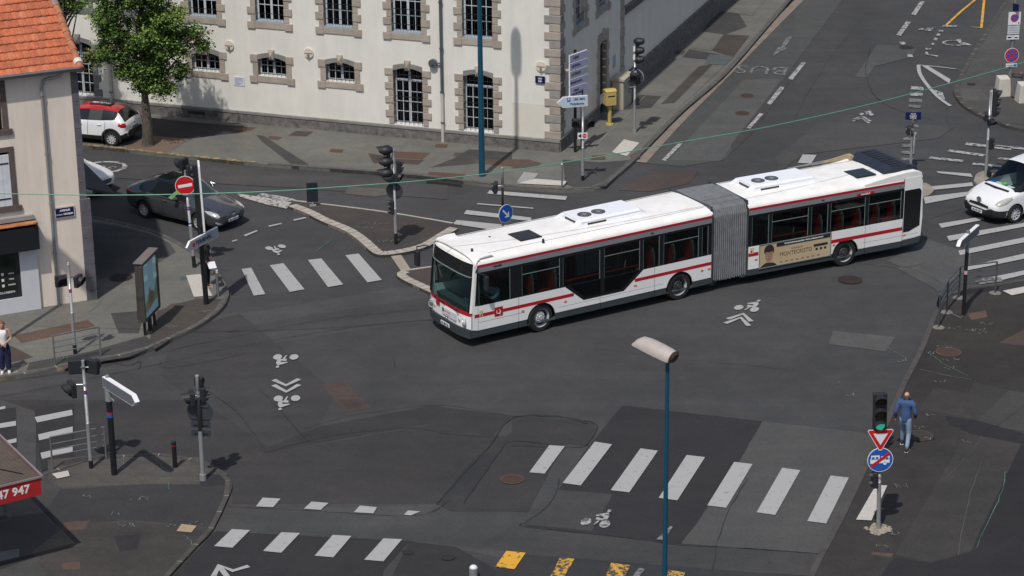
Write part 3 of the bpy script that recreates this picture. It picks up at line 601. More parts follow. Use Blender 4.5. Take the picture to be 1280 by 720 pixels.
# west pavement
for q, m in [([(50,538),(330,480),(365,510),(80,566)], RUST), ([(0,560),(70,590),(125,620),(0,650)], AS_BROWN), ([(415,455),(545,445),(520,530),(445,530)], PAVE_D), ([(330,112),(435,126),(560,156),(635,190),(660,225),(600,262),(500,300),(365,330)], asphalt('w_dark', (0.066, 0.066, 0.064), contrast=0.16)), ([(640,420),(720,410),(700,440),(610,445)], RUST), ([(590,445),(735,400),(830,400),(845,420),(690,520),(580,590),(560,560)], PAVE_B), ([(230,640),(320,610),(330,625),(240,665)], RUST), ([(680,318),(700,316),(702,330),(675,332)], asphalt('blue_grey', (0.07, 0.10, 0.13)))]: pp(q, m, w_pav, 2, (0, 240), 3)
pp([(110,640),(330,600),(545,540),(590,575),(480,620),(350,640),(100,668)], PAVE_D, w_pav, 1, (0, 240), 3)
manhole(151, 347, 0.40, IRON, PZ, w_pav, 4)
# south-west pavement
for q, m in [([(60,575),(130,568),(250,572),(284,592),(284,602),(230,606),(100,607),(80,611),(60,600)], asphalt('sw_top', (0.066, 0.062, 0.058), contrast=0.2)), ([(75,612),(180,605),(284,606),(283,625),(262,657),(160,650),(80,655),(55,640)], asphalt('sw_black', (0.037, 0.037, 0.039), contrast=0.10)), ([(0,648),(60,640),(90,680),(0,712)], AS_DARK), ([(90,651),(260,657),(262,667),(205,722),(60,722),(40,690)], asphalt('sw_low', (0.047, 0.044, 0.042), contrast=0.2)), ([(142,670),(176,668),(172,686),(150,690)], AS_DARK), ([(80,653),(112,651),(105,662),(78,664)], RUST), ([(78,704),(100,702),(100,712),(78,712)], RUST), ([(0,690),(24,686),(24,696),(0,702)], asphalt('asphalt_blue2', (0.06, 0.075, 0.085))), ([(250,592),(284,594),(288,606),(250,608)], AS_DARK)]: pp(q, m, sw_pav, 2, (0, 0), 1, 0.06)
# south-east pavement
SEB = asphalt('se_brown', (0.031, 0.028, 0.0265), contrast=0.18); SEG = asphalt('se_grey', (0.040, 0.0385, 0.037), contrast=0.15); SED = asphalt('se_dark', (0.021, 0.021, 0.0235), contrast=0.12)
for q, m, l in [([(1172,395),(1284,380),(1284,470),(1130,500),(1110,530),(1150,440)], SEB, 1), ([(1249,428),(1284,410),(1284,432),(1268,431)], AS_BROWN, 3), ([(1210,392),(1232,388),(1234,396),(1214,400)], RUST, 3),
    ([(1148,512),(1168,485),(1212,492),(1180,517)], SEG, 2), ([(1180,517),(1212,490),(1217,478),(1262,488),(1222,525)], SEG, 2), ([(1222,525),(1262,488),(1284,492),(1284,540),(1240,534)], asphalt('se_g2', (0.047, 0.0465, 0.045), contrast=0.16), 2),
    ([(1180,520),(1222,526),(1284,543),(1284,556),(1212,541),(1186,530)], SED, 3), ([(1208,542),(1276,556),(1214,688),(1165,703),(1118,694)], SEG, 2), ([(1276,556),(1300,560),(1300,740),(1060,740),(1085,700),(1120,697),(1165,704),(1214,690)], SED, 2),
    ([(1090,690),(1117,692),(1112,700),(1088,698)], RUST, 4), ([(1060,690),(1118,697),(1085,740),(1000,740),(1028,694)], MATS['se_base'], 3), ([(1140,543),(1154,541),(1157,549),(1142,551)], RUST, 4)]: pp(q, m, se_pav, l)
manhole(1185.5, 440.5, 0.40, IRON_R, PZ, se_pav, 4); manhole(1150, 545, 0.38, AS_BROWN, PZ, se_pav, 4)
crack([(1209,542),(1196,590),(1180,640),(1195,694)][:3], 0.03, base=PZ, lay=4, m=SEG, parent=se_pav); crack([(1227,578),(1213,620),(1197,694)], 0.03, base=PZ, lay=4, m=KERB, parent=se_pav)
crack([(1228,545),(1206,575),(1180,600)], 0.02, base=PZ, lay=4, m=KERB, parent=se_pav); crack([(1284,505),(1250,530),(1230,545)], 0.02, base=PZ, lay=5, m=CRACK, parent=se_pav)
crack([(1120,560),(1190,520),(1150,700)][:2], 0.015, base=PZ, lay=5, parent=se_pav)
# north-east pavement
for q, m in [([(820,320),(850,293),(960,290),(900,330)], AS_BROWN), ([(900,265),(940,262),(935,285),(900,285)], RUST), ([(720,330),(800,335),(830,375),(730,380)], asphalt('ne_l', (0.08, 0.078, 0.074)))]: pp(q, m, ne_pav, 2, (960, 0), 3)
manhole(1214, 105.5, 0.18, CRACK, PZ, ne_pav, 4)
# survey spray scribbles
def scrib(cx, cy, wdt, n, m, base, pav, seed, hh=0.25):
    rr = random.Random(seed); c = G(cx, cy, base)
    b = MB(); x = c.x-wdt/2
    for k in range(n):
        pts = [Vector((x+rr.random()*0.16, c.y+rr.uniform(-hh, hh)*.6, 0)) for _ in range(3)]; x += wdt/n
        for p, q in zip(pts, pts[1:]):
            t = (q-p).normalized(); nn = Vector((-t.y, t.x, 0))*0.010; z = base+0.0225 if pav is not road else base+0.036
            b.flat([(p.x-nn.x, p.y-nn.y, z), (q.x-nn.x, q.y-nn.y, z), (q.x+nn.x, q.y+nn.y, z), (p.x+nn.x, p.y+nn.y, z)])
    b.build('survey_marks', m, pav)
for i, (x, y, w_, n, m, bz, pv) in enumerate([(256,390,.5,5,SPRAY_W,PZ,w_pav),(213,408,.4,4,SPRAY_W,PZ,w_pav),(118,452,.5,4,SPRAY_W,PZ,w_pav),(75,448,.5,4,SPRAY_W,PZ,w_pav),(174,624,.5,4,SPRAY_W,.06,sw_pav),(156,657,.6,5,SPRAY_W,.06,sw_pav),(214,658,.3,4,SPRAY_W,.06,sw_pav),(242,655,.4,4,SPRAY_W,.06,sw_pav),(145,643,.25,3,SPRAY_W,.06,sw_pav),(108,621,.2,2,SPRAY_W,.06,sw_pav),
    (1232,405,.5,4,SPRAY_W,PZ,se_pav),(1216,413,.7,7,SPRAY_W,PZ,se_pav),(1229,417,.4,3,SPRAY_W,PZ,se_pav),(1192,411,.4,4,SPRAY_W,PZ,se_pav),(1180,434,.5,4,SPRAY_W,PZ,se_pav),(1163,442,.5,4,SPRAY_W,PZ,se_pav),(1189,450,.6,4,SPRAY_W,PZ,se_pav),(1185,461,.4,3,SPRAY_W,PZ,se_pav),(1175,477,.4,3,SPRAY_W,PZ,se_pav),(1147,535,.3,4,SPRAY_W,PZ,se_pav),(1160,549,.3,3,SPRAY_W,PZ,se_pav),(1206,552,.2,3,SPRAY_W,PZ,se_pav),(1126,608,.3,3,SPRAY_W,PZ,se_pav),(1116,667,.3,3,SPRAY_W,PZ,se_pav),(1102,685,.3,4,SPRAY_W,PZ,se_pav),(1161,520,.3,3,SPRAY_W,PZ,se_pav),
    (479,302,.8,6,SPRAY_W,.10,island),(455,285,.6,4,SPRAY_G,.10,island),(1129,452,.4,3,SPRAY_W,0,road),(1047,480,.0001+.3,2,SPRAY_W,0,road),(1063,495,.3,3,SPRAY_W,0,road),(470,280,1.0,5,SPRAY_W,.10,island)]): scrib(x, y, w_, n, m, bz, pv, i)
for q, base, pv in [([(520,278),(505,290),(495,301)],.10,island),([(565,290),(530,300),(490,312)],.10,island),([(433,290),(447,282),(470,275)],.10,island),([(105,392),(115,388),(128,374)],PZ,w_pav),([(32,412),(38,418),(42,425)],PZ,w_pav),([(1240,85),(1246,95),(1242,105)],PZ,ne_pav),([(1190,83),(1215,95)],PZ,ne_pav),([(195,575),(208,590)],.06,sw_pav),([(210,602),(212,612)],.06,sw_pav),([(155,570),(155,586)],.06,sw_pav),([(230,670),(240,680),(235,696)],.06,sw_pav),([(1158,440),(1180,455),(1210,470)],PZ,se_pav),([(1150,462),(1185,470),(1215,475)],PZ,se_pav),([(1256,590),(1250,620),(1220,685)],PZ,se_pav),([(1110,436),(1135,450)],0,road),([(415,300),(395,315)],0,road)]:
    crack(q, 0.035, base=base, lay=6, m=SPRAY_G, parent=pv, name='survey_line')
stripes([[(0,35),(20,22),(70,30),(135,42),(150,48),(120,52),(40,45)]], PAINT_W, (320, 235), 3, name='worn_paint')
stripes([[(297,243),(330,248),(366,254),(358,262),(330,256),(300,247)]], mat('worn_paint_pale', (0.40, 0.385, 0.36), 0.85, scale=8, col2=(0.12, 0.11, 0.10), thr=0.44), name='worn_paint')
stripes([[(505,243),(545,240),(583,298),(545,302)]], mat('ramp_concrete', (0.30, 0.26, 0.21), 0.9, var=0.12), (320, 240), 3, name='concrete_strip')
# ================================================================== BUILDINGS
def wall_with_openings(b, x0, x1, z0, z1, y0, y1, ops, m=0):
    """ops: (xa, xb, za, zb); splits the wall into solid boxes around the openings"""
    xs = sorted(set([x0, x1] + [o[0] for o in ops] + [o[1] for o in ops]))
    for a, c in zip(xs, xs[1:]):
        if c-a < 1e-6: continue
        cut = sorted([(o[2], o[3]) for o in ops if o[0] <= a+1e-6 and o[1] >= c-1e-6]); z = z0
        for za, zb in cut:
            if za > z: b.box(a, c, y0, y1, z, za, m)
            z = zb
        if z < z1: b.box(a, c, y0, y1, z, z1, m)

def stone_window(parent, xc, zb, zt, wd=1.24, arch=True, quoins=True, stone=STONE, M0=None, barred='full', seed=0, curtain=False, sill_out=0.09, door=False):
    """surround of alternating blocks, casement, glass, iron bars; front faces -y, wall face at y=0"""
    rr = random.Random(seed); M = M0 or Matrix()
    x0, x1 = xc-wd/2, xc+wd/2
    s = MB(M)
    bl = 0.30; z = zb; k = 0
    if zt-zb > 1.2:
        n = max(1, round((zt-zb)/bl)); h = (zt-zb)/n
        for i in range(n):
            ww = 0.36 if (i % 2 == 0) else 0.22; pr = 0.05 if i % 2 == 0 else 0.028
            zz0 = zt-(i+1)*h+0.008; zz1 = zt-i*h-0.008
            for sg in (-1, 1):
                e = x0 if sg < 0 else x1; a, c = (e-ww, e+0.0) if sg < 0 else (e-0.0, e+ww)
                s.box(a, c, -pr, 0.20, zz0, zz1)
    else:
        for sg in (-1, 1):
            a, c = (x0-0.24, x0) if sg < 0 else (x1, x1+0.24); s.box(a, c, -0.028, 0.20, zb+0.008, zt-0.20)
            a, c = (x0-0.33, x0) if sg < 0 else (x1, x1+0.33); s.box(a, c, -0.05, 0.20, zt-0.19, zt+0.12)
    if arch:
        n = 9; pts = [(x0-0.005, zt-0.10)]
        arc = [(x0+(x1-x0)*i/n, zt-0.10+0.14*sin(pi*i/n)) for i in range(n+1)]
        up = [(x0+(x1-x0)*i/n, zt+0.13+0.10*sin(pi*i/n)) for i in range(n+1)]
        poly = [(a, -0.035, c) for a, c in arc] + [(a, -0.035, c) for a, c in reversed(up)]
        s.prism(poly, (0, 0.23, 0), 1)
        kx = xc
        s.add([(kx-.10,-.06,zt-.06),(kx+.10,-.06,zt-.06),(kx+.13,-.06,zt+.36),(kx-.13,-.06,zt+.36),(kx,-.16,zt+.12),(kx-.10,.1,zt-.06),(kx+.10,.1,zt-.06),(kx+.13,.1,zt+.36),(kx-.13,.1,zt+.36)],
              [(0,1,4),(1,2,4),(2,3,4),(3,0,4),(0,5,6,1),(1,6,7,2),(2,7,8,3),(3,8,5,0)], 0)
    else:
        s.box(x0-0.36, x1+0.36, -0.05, 0.20, zt+0.004, zt+0.34, 0)
    if not door and zt-zb <= 1.2 or zb > 3.5:
        s.box(x0-0.34, x1+0.34, -0.035, 0.22, zb-0.26, zb-0.004, 0)
        for sg in (-1, 1):
            a = x0-0.37 if sg < 0 else x1+0.03; s.box(a, a+0.34, -0.06, 0.20, zb-0.29, zb-0.002, 0)
    so = s.build('stone_surround', [stone, stone if stone == STONE_D else LEDGE], parent, bevel=0.012)
    f = MB(M); yf = 0.20; ft = 0.05
    def fr(a, b_, c, d): f.box(a, b_, yf, yf+ft, c, d)
    fr(x0, x0+.07, zb, zt+.05); fr(x1-.07, x1, zb, zt+.05); fr(x0+.07, x1-.07, zb, zb+.09); fr(x0+.07, x1-.07, zt-.04, zt+.05)
    fr(xc-.05, xc+.05, zb+.09, zt-.04)
    tall = zt-zb > 1.2
    zt2 = zt-0.04
    if tall and zb < 3: fr(x0+.07, xc-.05, zt-.55, zt-.45); fr(xc+.05, x1-.07, zt-.55, zt-.45); zt2 = zt-.55
    for sg in (-1, 1):
        cx = xc+sg*(wd/2-.07+.05)/2*1.0
        f.box(cx-.014, cx+.014, yf+.005, yf+ft-.005, zb+.09, zt2)
        nn = 3 if tall else 1
        for i in range(1, nn+1):
            zz = zb+.09+(zt2-zb-.09)*i/(nn+1)
            a, c = (x0+.07, cx-.014) if sg < 0 else (xc+.05, cx-.014); f.box(a, c, yf+.005, yf+ft-.005, zz-.014, zz+.014)
            a, c = (cx+.014, xc-.05) if sg < 0 else (cx+.014, x1-.07); f.box(a, c, yf+.005, yf+ft-.005, zz-.014, zz+.014)
    wo = f.build('window', FRAME_W, parent)
    g = MB(M); g.box(x0+.02, x1-.02, yf+.018, yf+.026, zb+.02, zt+.04); go = g.build('glass', BGW, wo)
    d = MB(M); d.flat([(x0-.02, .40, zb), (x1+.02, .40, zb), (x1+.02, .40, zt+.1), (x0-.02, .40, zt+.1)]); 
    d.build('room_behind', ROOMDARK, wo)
    if curtain:
        c = MB(M); n = 12
        for sg in (-1, 1):
            xx0 = xc+sg*.08; xx1 = xc+sg*(wd/2-.08); zlo = zb+.1+rr.random()*.9
            for i in range(n):
                a = xx0+(xx1-xx0)*i/n; e = xx0+(xx1-xx0)*(i+1)/n; ya = .30+.02*(i % 2); yb = .30+.02*((i+1) % 2)
                c.flat([(a, ya, zlo), (e, yb, zlo), (e, yb, zt), (a, ya, zt)])
        c.build('curtain', CURTAIN, wo)
    if zb > 3.5:
        q = MB(M); q.box(x0, x1, -.02, yf-.002, zb+.002, zb+.035); q.build('sill', SILL_B, wo)
    bar = MB(M); yb = 0.05
    if barred == 'full':
        n = 7
        for i in range(n): xx = x0+.07+(wd-.14)*i/(n-1); bar.cyl((xx, yb, zb-.02 if zb < 3 else zb+.03), (xx, yb, zt+.04), .011, n=6)
        for zz in ([zb+.12, (zb+zt)/2, zt-.25] if tall else [zb+.10, zt-.12]): bar.box(x0, x1, yb-.02, yb-.012, zz-.014, zz+.014)
    else:
        zg = zb+.34; bar.box(x0, x1, yb-.006, yb+.006, zg-.012, zg+.012)
        if barred == 'high': bar.box(x0, x1, yb-.006, yb+.006, zb+.95-.012, zb+.95+.012); zg = zb+.95
        n = 9
        for i in range(n): xx = x0+.05+(wd-.10)*i/(n-1); bar.cyl((xx, yb, zb+.04), (xx, yb, zg), .007, n=5)
    bar.build('window_bars', BARS, wo)
BGW = glassmat('pane_glass', (0.55, 0.62, 0.65), 0.55, 0.02)

A = G(700, 194)
bld = thing('stone_quoined_building', 'long white rendered building with grey-brown stone window surrounds and barred ground-floor windows', 'building', (A.x, A.y, 0), 0)
MF = RZ(FAC_AZ-180)                 # front: x = -distance from the corner, wall face at y=0, inside is +y
MS = RZ(SIDE_AZ)                    # side: x = distance from the corner, wall face at y=0 ... inside is +y
CX = [-3.36, -6.32, -9.22, -12.20, -15.16, -18.10, -21.0, -23.95]
LOW = {0: (.66, 2.95), 1: (.66, 2.95), 2: (2.18, 2.95), 3: (2.16, 2.92), 4: (2.14, 2.9), 5: (2.14, 2.9), 6: (.66, 2.90), 7: (.66, 2.9)}
HW = 0.62; BT = 8.6
ops = []
for i, cx in enumerate(CX):
    a, c = LOW[i]; ops += [(cx-HW, cx+HW, a, c+.05), (cx-HW, cx+HW, 4.40, 6.85)]
fw = MB(MF)
wall_with_openings(fw, -27.6, -.002, .62, BT, 0, .34, ops, 0)
fw.build('front_wall', STUCCO, bld)
# lower cream repaint near the corner
pz = MB(MF); pz.box(-1.95, -.44, -.004, .001, .63, 1.98); pz.build('repainted_patch', STUCCO_L, bld)
pl = MB(MF); pl.box(-27.6, -.0, -.05, .34, -.05, .50); po = pl.build('plinth', RUBBLE, bld)
lg = MB(MF); lg.box(-27.6, .02, -.075, .34, .50, .62); lg.build('plinth_ledge', LEDGE, po, bevel=.015)
for i, cx in enumerate(CX):
    a, c = LOW[i]
    stone_window(bld, cx, a, c, stone=STONE if i < 5 else STONE_D, M0=MF, seed=i, curtain=i in (4,))
    stone_window(bld, cx, 4.40, 6.85, stone=STONE if i < 5 else STONE_D, M0=MF, barred='low' if i > 2 else 'high', seed=40+i, curtain=i in (0, 1, 2, 4))
# corner quoins (wrap round both faces)
qb = MB(); k = 0; z = .62
while z < BT-.1:
    ww = .62 if k % 2 == 0 else .42; ws = .42 if k % 2 == 0 else .62; pr = .05 if k % 2 == 0 else .035
    old = qb.M
    qb.M = MF; qb.box(-ww, pr, -pr, .02, z+.008, z+.322, k % 3 == 2 and 1 or 0)
    qb.M = MS; qb.box(.021, ws, -pr, .10, z+.008, z+.322, k % 3 == 2 and 1 or 0)
    z += .33; k += 1
qb.build('corner_quoins', [STONE, mat('quoin_stone_grey', (0.27, 0.26, 0.24), 0.9, var=.2)], bld, bevel=.02)
# side wing
SH = [(5.53, 1.05, 3.45)]
sops = [(1.95, 3.19, 4.65, 6.9), (4.88, 6.08, 4.65, 6.9), (5.03, 5.98, .90, 3.36), (9.6, 10.8, 5.2, 7.2), (13.6, 14.8, 5.2, 7.2)]
sw_ = MB(MS); wall_with_openings(sw_, .35, 7.95, .62, BT, 0, .34, [o for o in sops if o[0] < 7], 0); sw_.build('side_wall', STUCCO_S, bld)
s2 = MB(MS); wall_with_openings(s2, 8.35, 46, 1.0, 7.6, .06, .40, [], 0); s2.build('side_wing_wall', STUCCO_S, bld)
ppl = MB(MS); ppl.box(.0, 5.03, -.045, .34, -.05, .60); ppl.box(5.98, 8.3, -.045, .34, -.05, .60); ppl.prism([(8.3, -.10, -.05), (46, -.10, -.05), (46, -.10, 1.25), (8.3, -.10, .98)], (0, .5, 0)); po2 = ppl.build('plinth', RUBBLE, bld)
l2 = MB(MS); l2.box(.02, 5.03, -.07, .34, .60, .66); l2.box(5.98, 8.3, -.07, .34, .60, .66); l2.build('plinth_ledge', LEDGE, po2)
qs = MB(MS); z = .66; k = 0
while z < BT-.1: qs.box(7.93-(.06 if k % 2 else 0), 8.37+(.08 if k % 2 else 0), -.05, .34, z+.008, z+.40, 0); z += .41; k += 1
qs.build('wing_quoins', STONE, bld, bevel=.02)
lc = MB(MS); lc.box(8.46, 46, -.06, .06, 3.60, 3.86); lc.box(8.46, 46, -.12, .06, 3.86, 3.93); lc.build('string_course', RUBBLE, bld)
stone_window(bld, 2.57, 4.65, 6.9, M0=MS, barred='low', seed=60, arch=False); stone_window(bld, 5.48, 4.65, 6.9, M0=MS, barred='low', seed=61, arch=False)
# side door
dm = MB(MS); dm.box(5.03, 5.98, .16, .22, .0, 3.0); do = dm.build('door', BLACKP, bld)
dm = MB(MS); [dm.box(5.10+i*.43, 5.45+i*.43, .145, .161, z0, z1) for i in range(2) for z0, z1 in ((.25, 1.1), (1.2, 2.1), (2.2, 2.9))]; dm.build('door_panel', BARS, do)
sd_ = MB(MS)
for i in range(8):
    for sg in (0, 1):
        ww = .32 if i % 2 == 0 else .22; a = 5.03-ww if sg == 0 else 5.98; sd_.box(a, a+ww, -.05, .25, .68+i*.335, .68+i*.335+.325)
sd_.prism([(4.75, -.045, 3.36), (5.03, -.045, 3.12), (5.25, -.045, 3.24), (5.5, -.045, 3.28), (5.76, -.045, 3.24), (5.98, -.045, 3.12), (6.26, -.045, 3.36), (6.2, -.045, 3.62), (4.8, -.045, 3.62)], (0, .28, 0)); sd_.box(5.4, 5.62, -.09, .1, 3.24, 3.75)
sd_.build('stone_surround', STONE, do, bevel=.02)
dt = MB(MS); dt.box(5.03, 5.98, .22, .26, 3.0, 3.36); dt.build('fanlight', WGLASS, do)
# cornice, roof (above the picture)
rf = MB(MF); rf.box(-27.8, .3, -.3, .34, BT, BT+.3); rf.M = MS; rf.box(.345, 8.4, -.3, .34, BT, BT+.3); rf.build('cornice', STONE, bld)
bk = MB(MF); bk.box(-27.5, -.36, .36, 9.5, .0, BT-.01); bk.M = MS; bk.box(9.6, 45.9, .42, 8.0, 0, 7.55); bk.build('inner_block', ROOMDARK, bld)
rf = MB(MF); rf.add([(-27.9, -.4, BT+.3), (.4, -.4, BT+.3), (.4, 9.8, BT+.3), (-27.9, 9.8, BT+.3), (-23, 4.7, BT+3.2), (-4.5, 4.7, BT+3.2)], [(0, 1, 5, 4), (1, 2, 5), (2, 3, 4, 5), (3, 0, 4), (3, 2, 1, 0)])
rf.M = MS; rf.prism([(9.7, -.3, 7.6), (9.7, 8.2, 7.6), (9.7, 4, 9.6)], (36.4, 0, 0)); rf.build('roof', mat('slate_roof', (.07, .075, .085), .7, var=.2, scale=3), bld)
# downpipes
for sx in (-4.85, -19.57):
    d = MB(MF); d.tube([(sx, -.09, 8.5), (sx, -.09, 2.14)], .06, 10, 0); d.tube([(sx, -.09, 2.16), (sx, -.09, .05)], .065, 10, 1)
    for z in (7.5, 5.75, 3.9, 2.14, .9): d.cyl((sx, -.09, z), (sx, -.09, z+.05), .085, n=10, m=0)
    if sx > -10:
        d.tube([(sx, -.09, 3.32), (sx-.28, -.09, 3.32)], .035, 8, 0); d.cyl((sx-.36, -.02, 3.3), (sx-.36, -.16, 3.3), .17, n=20, m=0); d.cyl((sx-.36, -.15, 3.3), (sx-.36, -.20, 3.3), .06, n=12, m=0)
    d.build('downpipe', [PIPE_D, PIPE_W], bld, smooth=True)
# round wall fittings (cast discs holding tie rods)
for sx, sz in ((-.75, 3.52), (-10.55, 3.28), (-14.05, 3.32)):
    d = MB(MF); d.cyl((sx, -.001, sz), (sx, -.06, sz), .20, n=28, m=0); d.box(sx-.17, sx+.17, -.075, -.055, sz-.012, sz+.012, 1); d.cyl((sx, -.06, sz-.07), (sx, -.14, sz-.07), .045, n=10, m=1)
    d.build('wall_disc', [mat('disc_cream', (.66, .60, .50), .7), mat('disc_dark', (.25, .20, .15), .7)], bld, smooth=True)
d = MB(MS); d.box(.55, .60, -.28, -.05, 3.25, 3.32); d.ball((.575, -.25, 3.36), .06); d.build('wall_bracket', MATS['disc_cream'], bld)
d = MB(MS); d.box(7.45, 7.5, -.2, 0, 4.6, 4.66); d.ball((7.475, -.2, 4.66), .06); d.build('wall_bracket', MATS['disc_cream'], bld)
# blue street plate (two lines, unreadable small lettering) and notice
d = MB(MF); d.box(-.98, -.585, -.065, -.04, 2.85, 3.13); so = d.build('street_name_plate', S_NAVY, bld)
text('RUE', .085, LETTER, so, MF @ T(-.785, -.068, 3.035), bold=.003); text('DES', .085, LETTER, so, MF @ T(-.785, -.068, 2.93), bold=.003)
d = MB(MF); d.box(-13.93, -13.45, -.02, 0, 1.66, 2.03); so = d.build('notice_board', mat('notice_white', (.62, .66, .72), .5), bld)
d = MB(MF); [d.box(-13.88, -13.88+w_, -.024, -.021, z, z+.022) for z, w_ in ((1.97, .38), (1.91, .30), (1.86, .36), (1.81, .20), (1.76, .33), (1.71, .25))]; d.build('small_print', mat('print_grey', (.25, .27, .33), .6), so)
d = MB(MS); d.box(6.85, 7.25, -.02, 0, 1.72, 2.24); so = d.build('notice_board', mat('notice_blue', (.34, .42, .50), .5), bld)
d = MB(MF); d.box(-16.1, -15.3, -.06, -.049, .30, .42); d.build('cellar_vent', CRACK, bld)

# ------------------------------------------------------------------ corner house, left edge
H0 = G(118, 378); HA = 24.7
hs = thing('corner_house', 'beige rendered house with orange tiled roof, white shutter and street name plate', 'house', (H0.x, H0.y, 0), HA)
HST = streaked('beige_render', (0.81, 0.715, 0.62), 0.14)
BAS = mat('dark_corner_stone', (0.115, 0.11, 0.125), 0.9, var=.25, scale=3)
hw = MB(); hops = [(-3.6, -2.40, 3.70, 5.50), (-3.6, -2.50, 6.25, 7.75), (-5.2, -2.36, .62, 2.24)]
wall_with_openings(hw, -9, -.23, 0, 8.05, 0, .3, hops); hw.build('front_wall', HST, hs)
hw = MB(); hw.box(-.30, -.01, .31, 9, 0, 8.05); hw.box(-9, -.31, 8.7, 9, 0, 8.05); hw.prism([(-.30, .31, 8.05), (-.30, 9.0, 8.05), (-.30, 4.65, 10.4)], (.29, 0, 0)); hw.build('side_wall', HST, hs)
hq = MB(); z = 3.25
while z < 8.0: hq.box(-.23, .0, -.03, .35, z+.004, min(z+.446, 8.0)); z += .45
z = 0
while z < 3.2: hq.box(-.24, .10, -.08, .45, z+.004, z+.446); z += .45
hq.prism([(-.24, -.08, 3.16), (.10, -.08, 3.16), (0, -.03, 3.26), (-.24, -.03, 3.26)], (0, .4, 0)); hq.build('corner_stones', BAS, hs, bevel=.01)
# roof: rows of flat clay tiles, each a lapped slab
PIT = 30; ROOF1 = mat('clay_tiles', (0.47, 0.135, 0.06), .85, var=.22, scale=5); ROOF2 = mat('clay_tiles_dark', (0.40, 0.115, 0.055), .85, var=.22, scale=5); ROOF3 = mat('clay_tiles_pale', (.50, .165, .08), .85, var=.2, scale=5)
rt = MB(); ct, st_ = cos(R(PIT)), sin(R(PIT)); row = .36; tw = .235; L = 5.25
rnd = random.Random(3)
for side in (0, 1):
    for r_ in range(int(L/row)+1):
        u0 = -.28+r_*row; u1 = min(u0+row+.05, L)
        if side == 1 and r_ % 1: continue
        for i in range(int(9.1/tw)+1):
            xa = -9.1+i*tw+(r_ % 2)*tw/2; xb = xa+tw-.006
            if xa > -.02: continue
            xb = min(xb, .0)
            if xa < -9.2: continue
            dz = rnd.uniform(-.004, .006)
            def pt(x, u, h):
                y = u*ct; zz = 8.08+u*st_+h
                if side: y = 9.0-y
                return (x, y, zz)
            m_ = rnd.choice((0, 0, 0, 0, 1, 1, 0, 0, 1, 2))
            h0, h1 = .085+dz, .022+dz
            rt.add([pt(xa, u0, h0), pt(xb, u0, h0), pt(xb, u1, h1), pt(xa, u1, h1), pt(xa, u0, h0-.03), pt(xb, u0, h0-.03), pt((xa+xb)/2, u0-.025, h0), pt((xa+xb)/2, u0-.025, h0-.03)],
                   [(0, 6, 1, 2, 3), (4, 7, 6, 0), (7, 5, 1, 6), (5, 4, 7)], m_)
            rt.add([pt((xa+xb)/2-.02, u0+.02, h0+.016), pt((xa+xb)/2+.02, u0+.02, h0+.016), pt((xa+xb)/2+.02, u1-.08, h1+.018), pt((xa+xb)/2-.02, u1-.08, h1+.018), pt((xa+xb)/2-.045, u0, h0), pt((xa+xb)/2+.045, u0, h0), pt((xa+xb)/2+.045, u1, h1), pt((xa+xb)/2-.045, u1, h1)],
                   [(0, 1, 2, 3), (4, 0, 3, 7), (1, 5, 6, 2), (4, 5, 1, 0)], m_)
ro = rt.build('tiled_roof', [ROOF1, ROOF2, ROOF3], hs)
rs = MB(); rs.add([(-9.2, -.25, 7.93), (.02, -.25, 7.93), (.02, 4.55, 10.68), (-9.2, 4.55, 10.68), (-9.2, 9.25, 7.93), (.02, 9.25, 7.93)], [(0, 1, 2, 3), (3, 2, 5, 4)]); rs.build('roof_boarding', RUST, ro)
vt = MB(); VM = [mat('verge_tile', (.36, .14, .075), .85, var=.4, scale=5), mat('verge_tile_grey', (.27, .20, .16), .9, var=.3, scale=6), mat('mortar_white', (.62, .58, .52), .9)]
n = 13
for side in (0, 1):
    for i in range(n):
        u0 = -.34+i*.42; u1 = u0+.46; r0, r1 = .135, .110
        y0, y1 = (u0*ct, u1*ct) if not side else (9-u0*ct, 9-u1*ct)
        vt.cyl((.05, y0, 8.12+u0*st_), (.05, y1, 8.12+u1*st_), r0, r1, 12, 2 if (i == 0 and False) else rnd.choice((0, 0, 1)))
vt.cyl((.05, -.10, 8.08), (.05, .06, 8.16), .142, n=12, m=2)
vt.tube([(-9.2, 4.5, 10.74), (.15, 4.5, 10.74)], .13, 12, 0)
vt.build('verge_tiles', VM, ro, smooth=True)
gt = MB(); gt.prism([(-9.2, -.40, 8.03), (-9.2, -.36, 7.93), (-9.2, -.26, 7.91), (-9.2, -.18, 7.95), (-9.2, -.20, 8.05)], (9.27, 0, 0)); gt.build('gutter', mat('gutter_zinc', (.22, .23, .235), .4, metal=.5), ro)
d = MB(); d.tube(smooth_line([(-.55, -.28, 7.93), (-.72, -.22, 7.78), (-1.05, -.10, 7.72), (-1.19, -.09, 7.5), (-1.20, -.09, 7.2)], 4), .05, 10); d.tube([(-1.20, -.09, 7.2), (-1.20, -.09, .1)], .05, 10)
for z in (7.2, 5.25, 3.6, 1.9, .9): d.cyl((-1.20, -.09, z), (-1.20, -.09, z+.07), .07, n=10)
d.build('downpipe', PIPE_Z, hs, smooth=True)
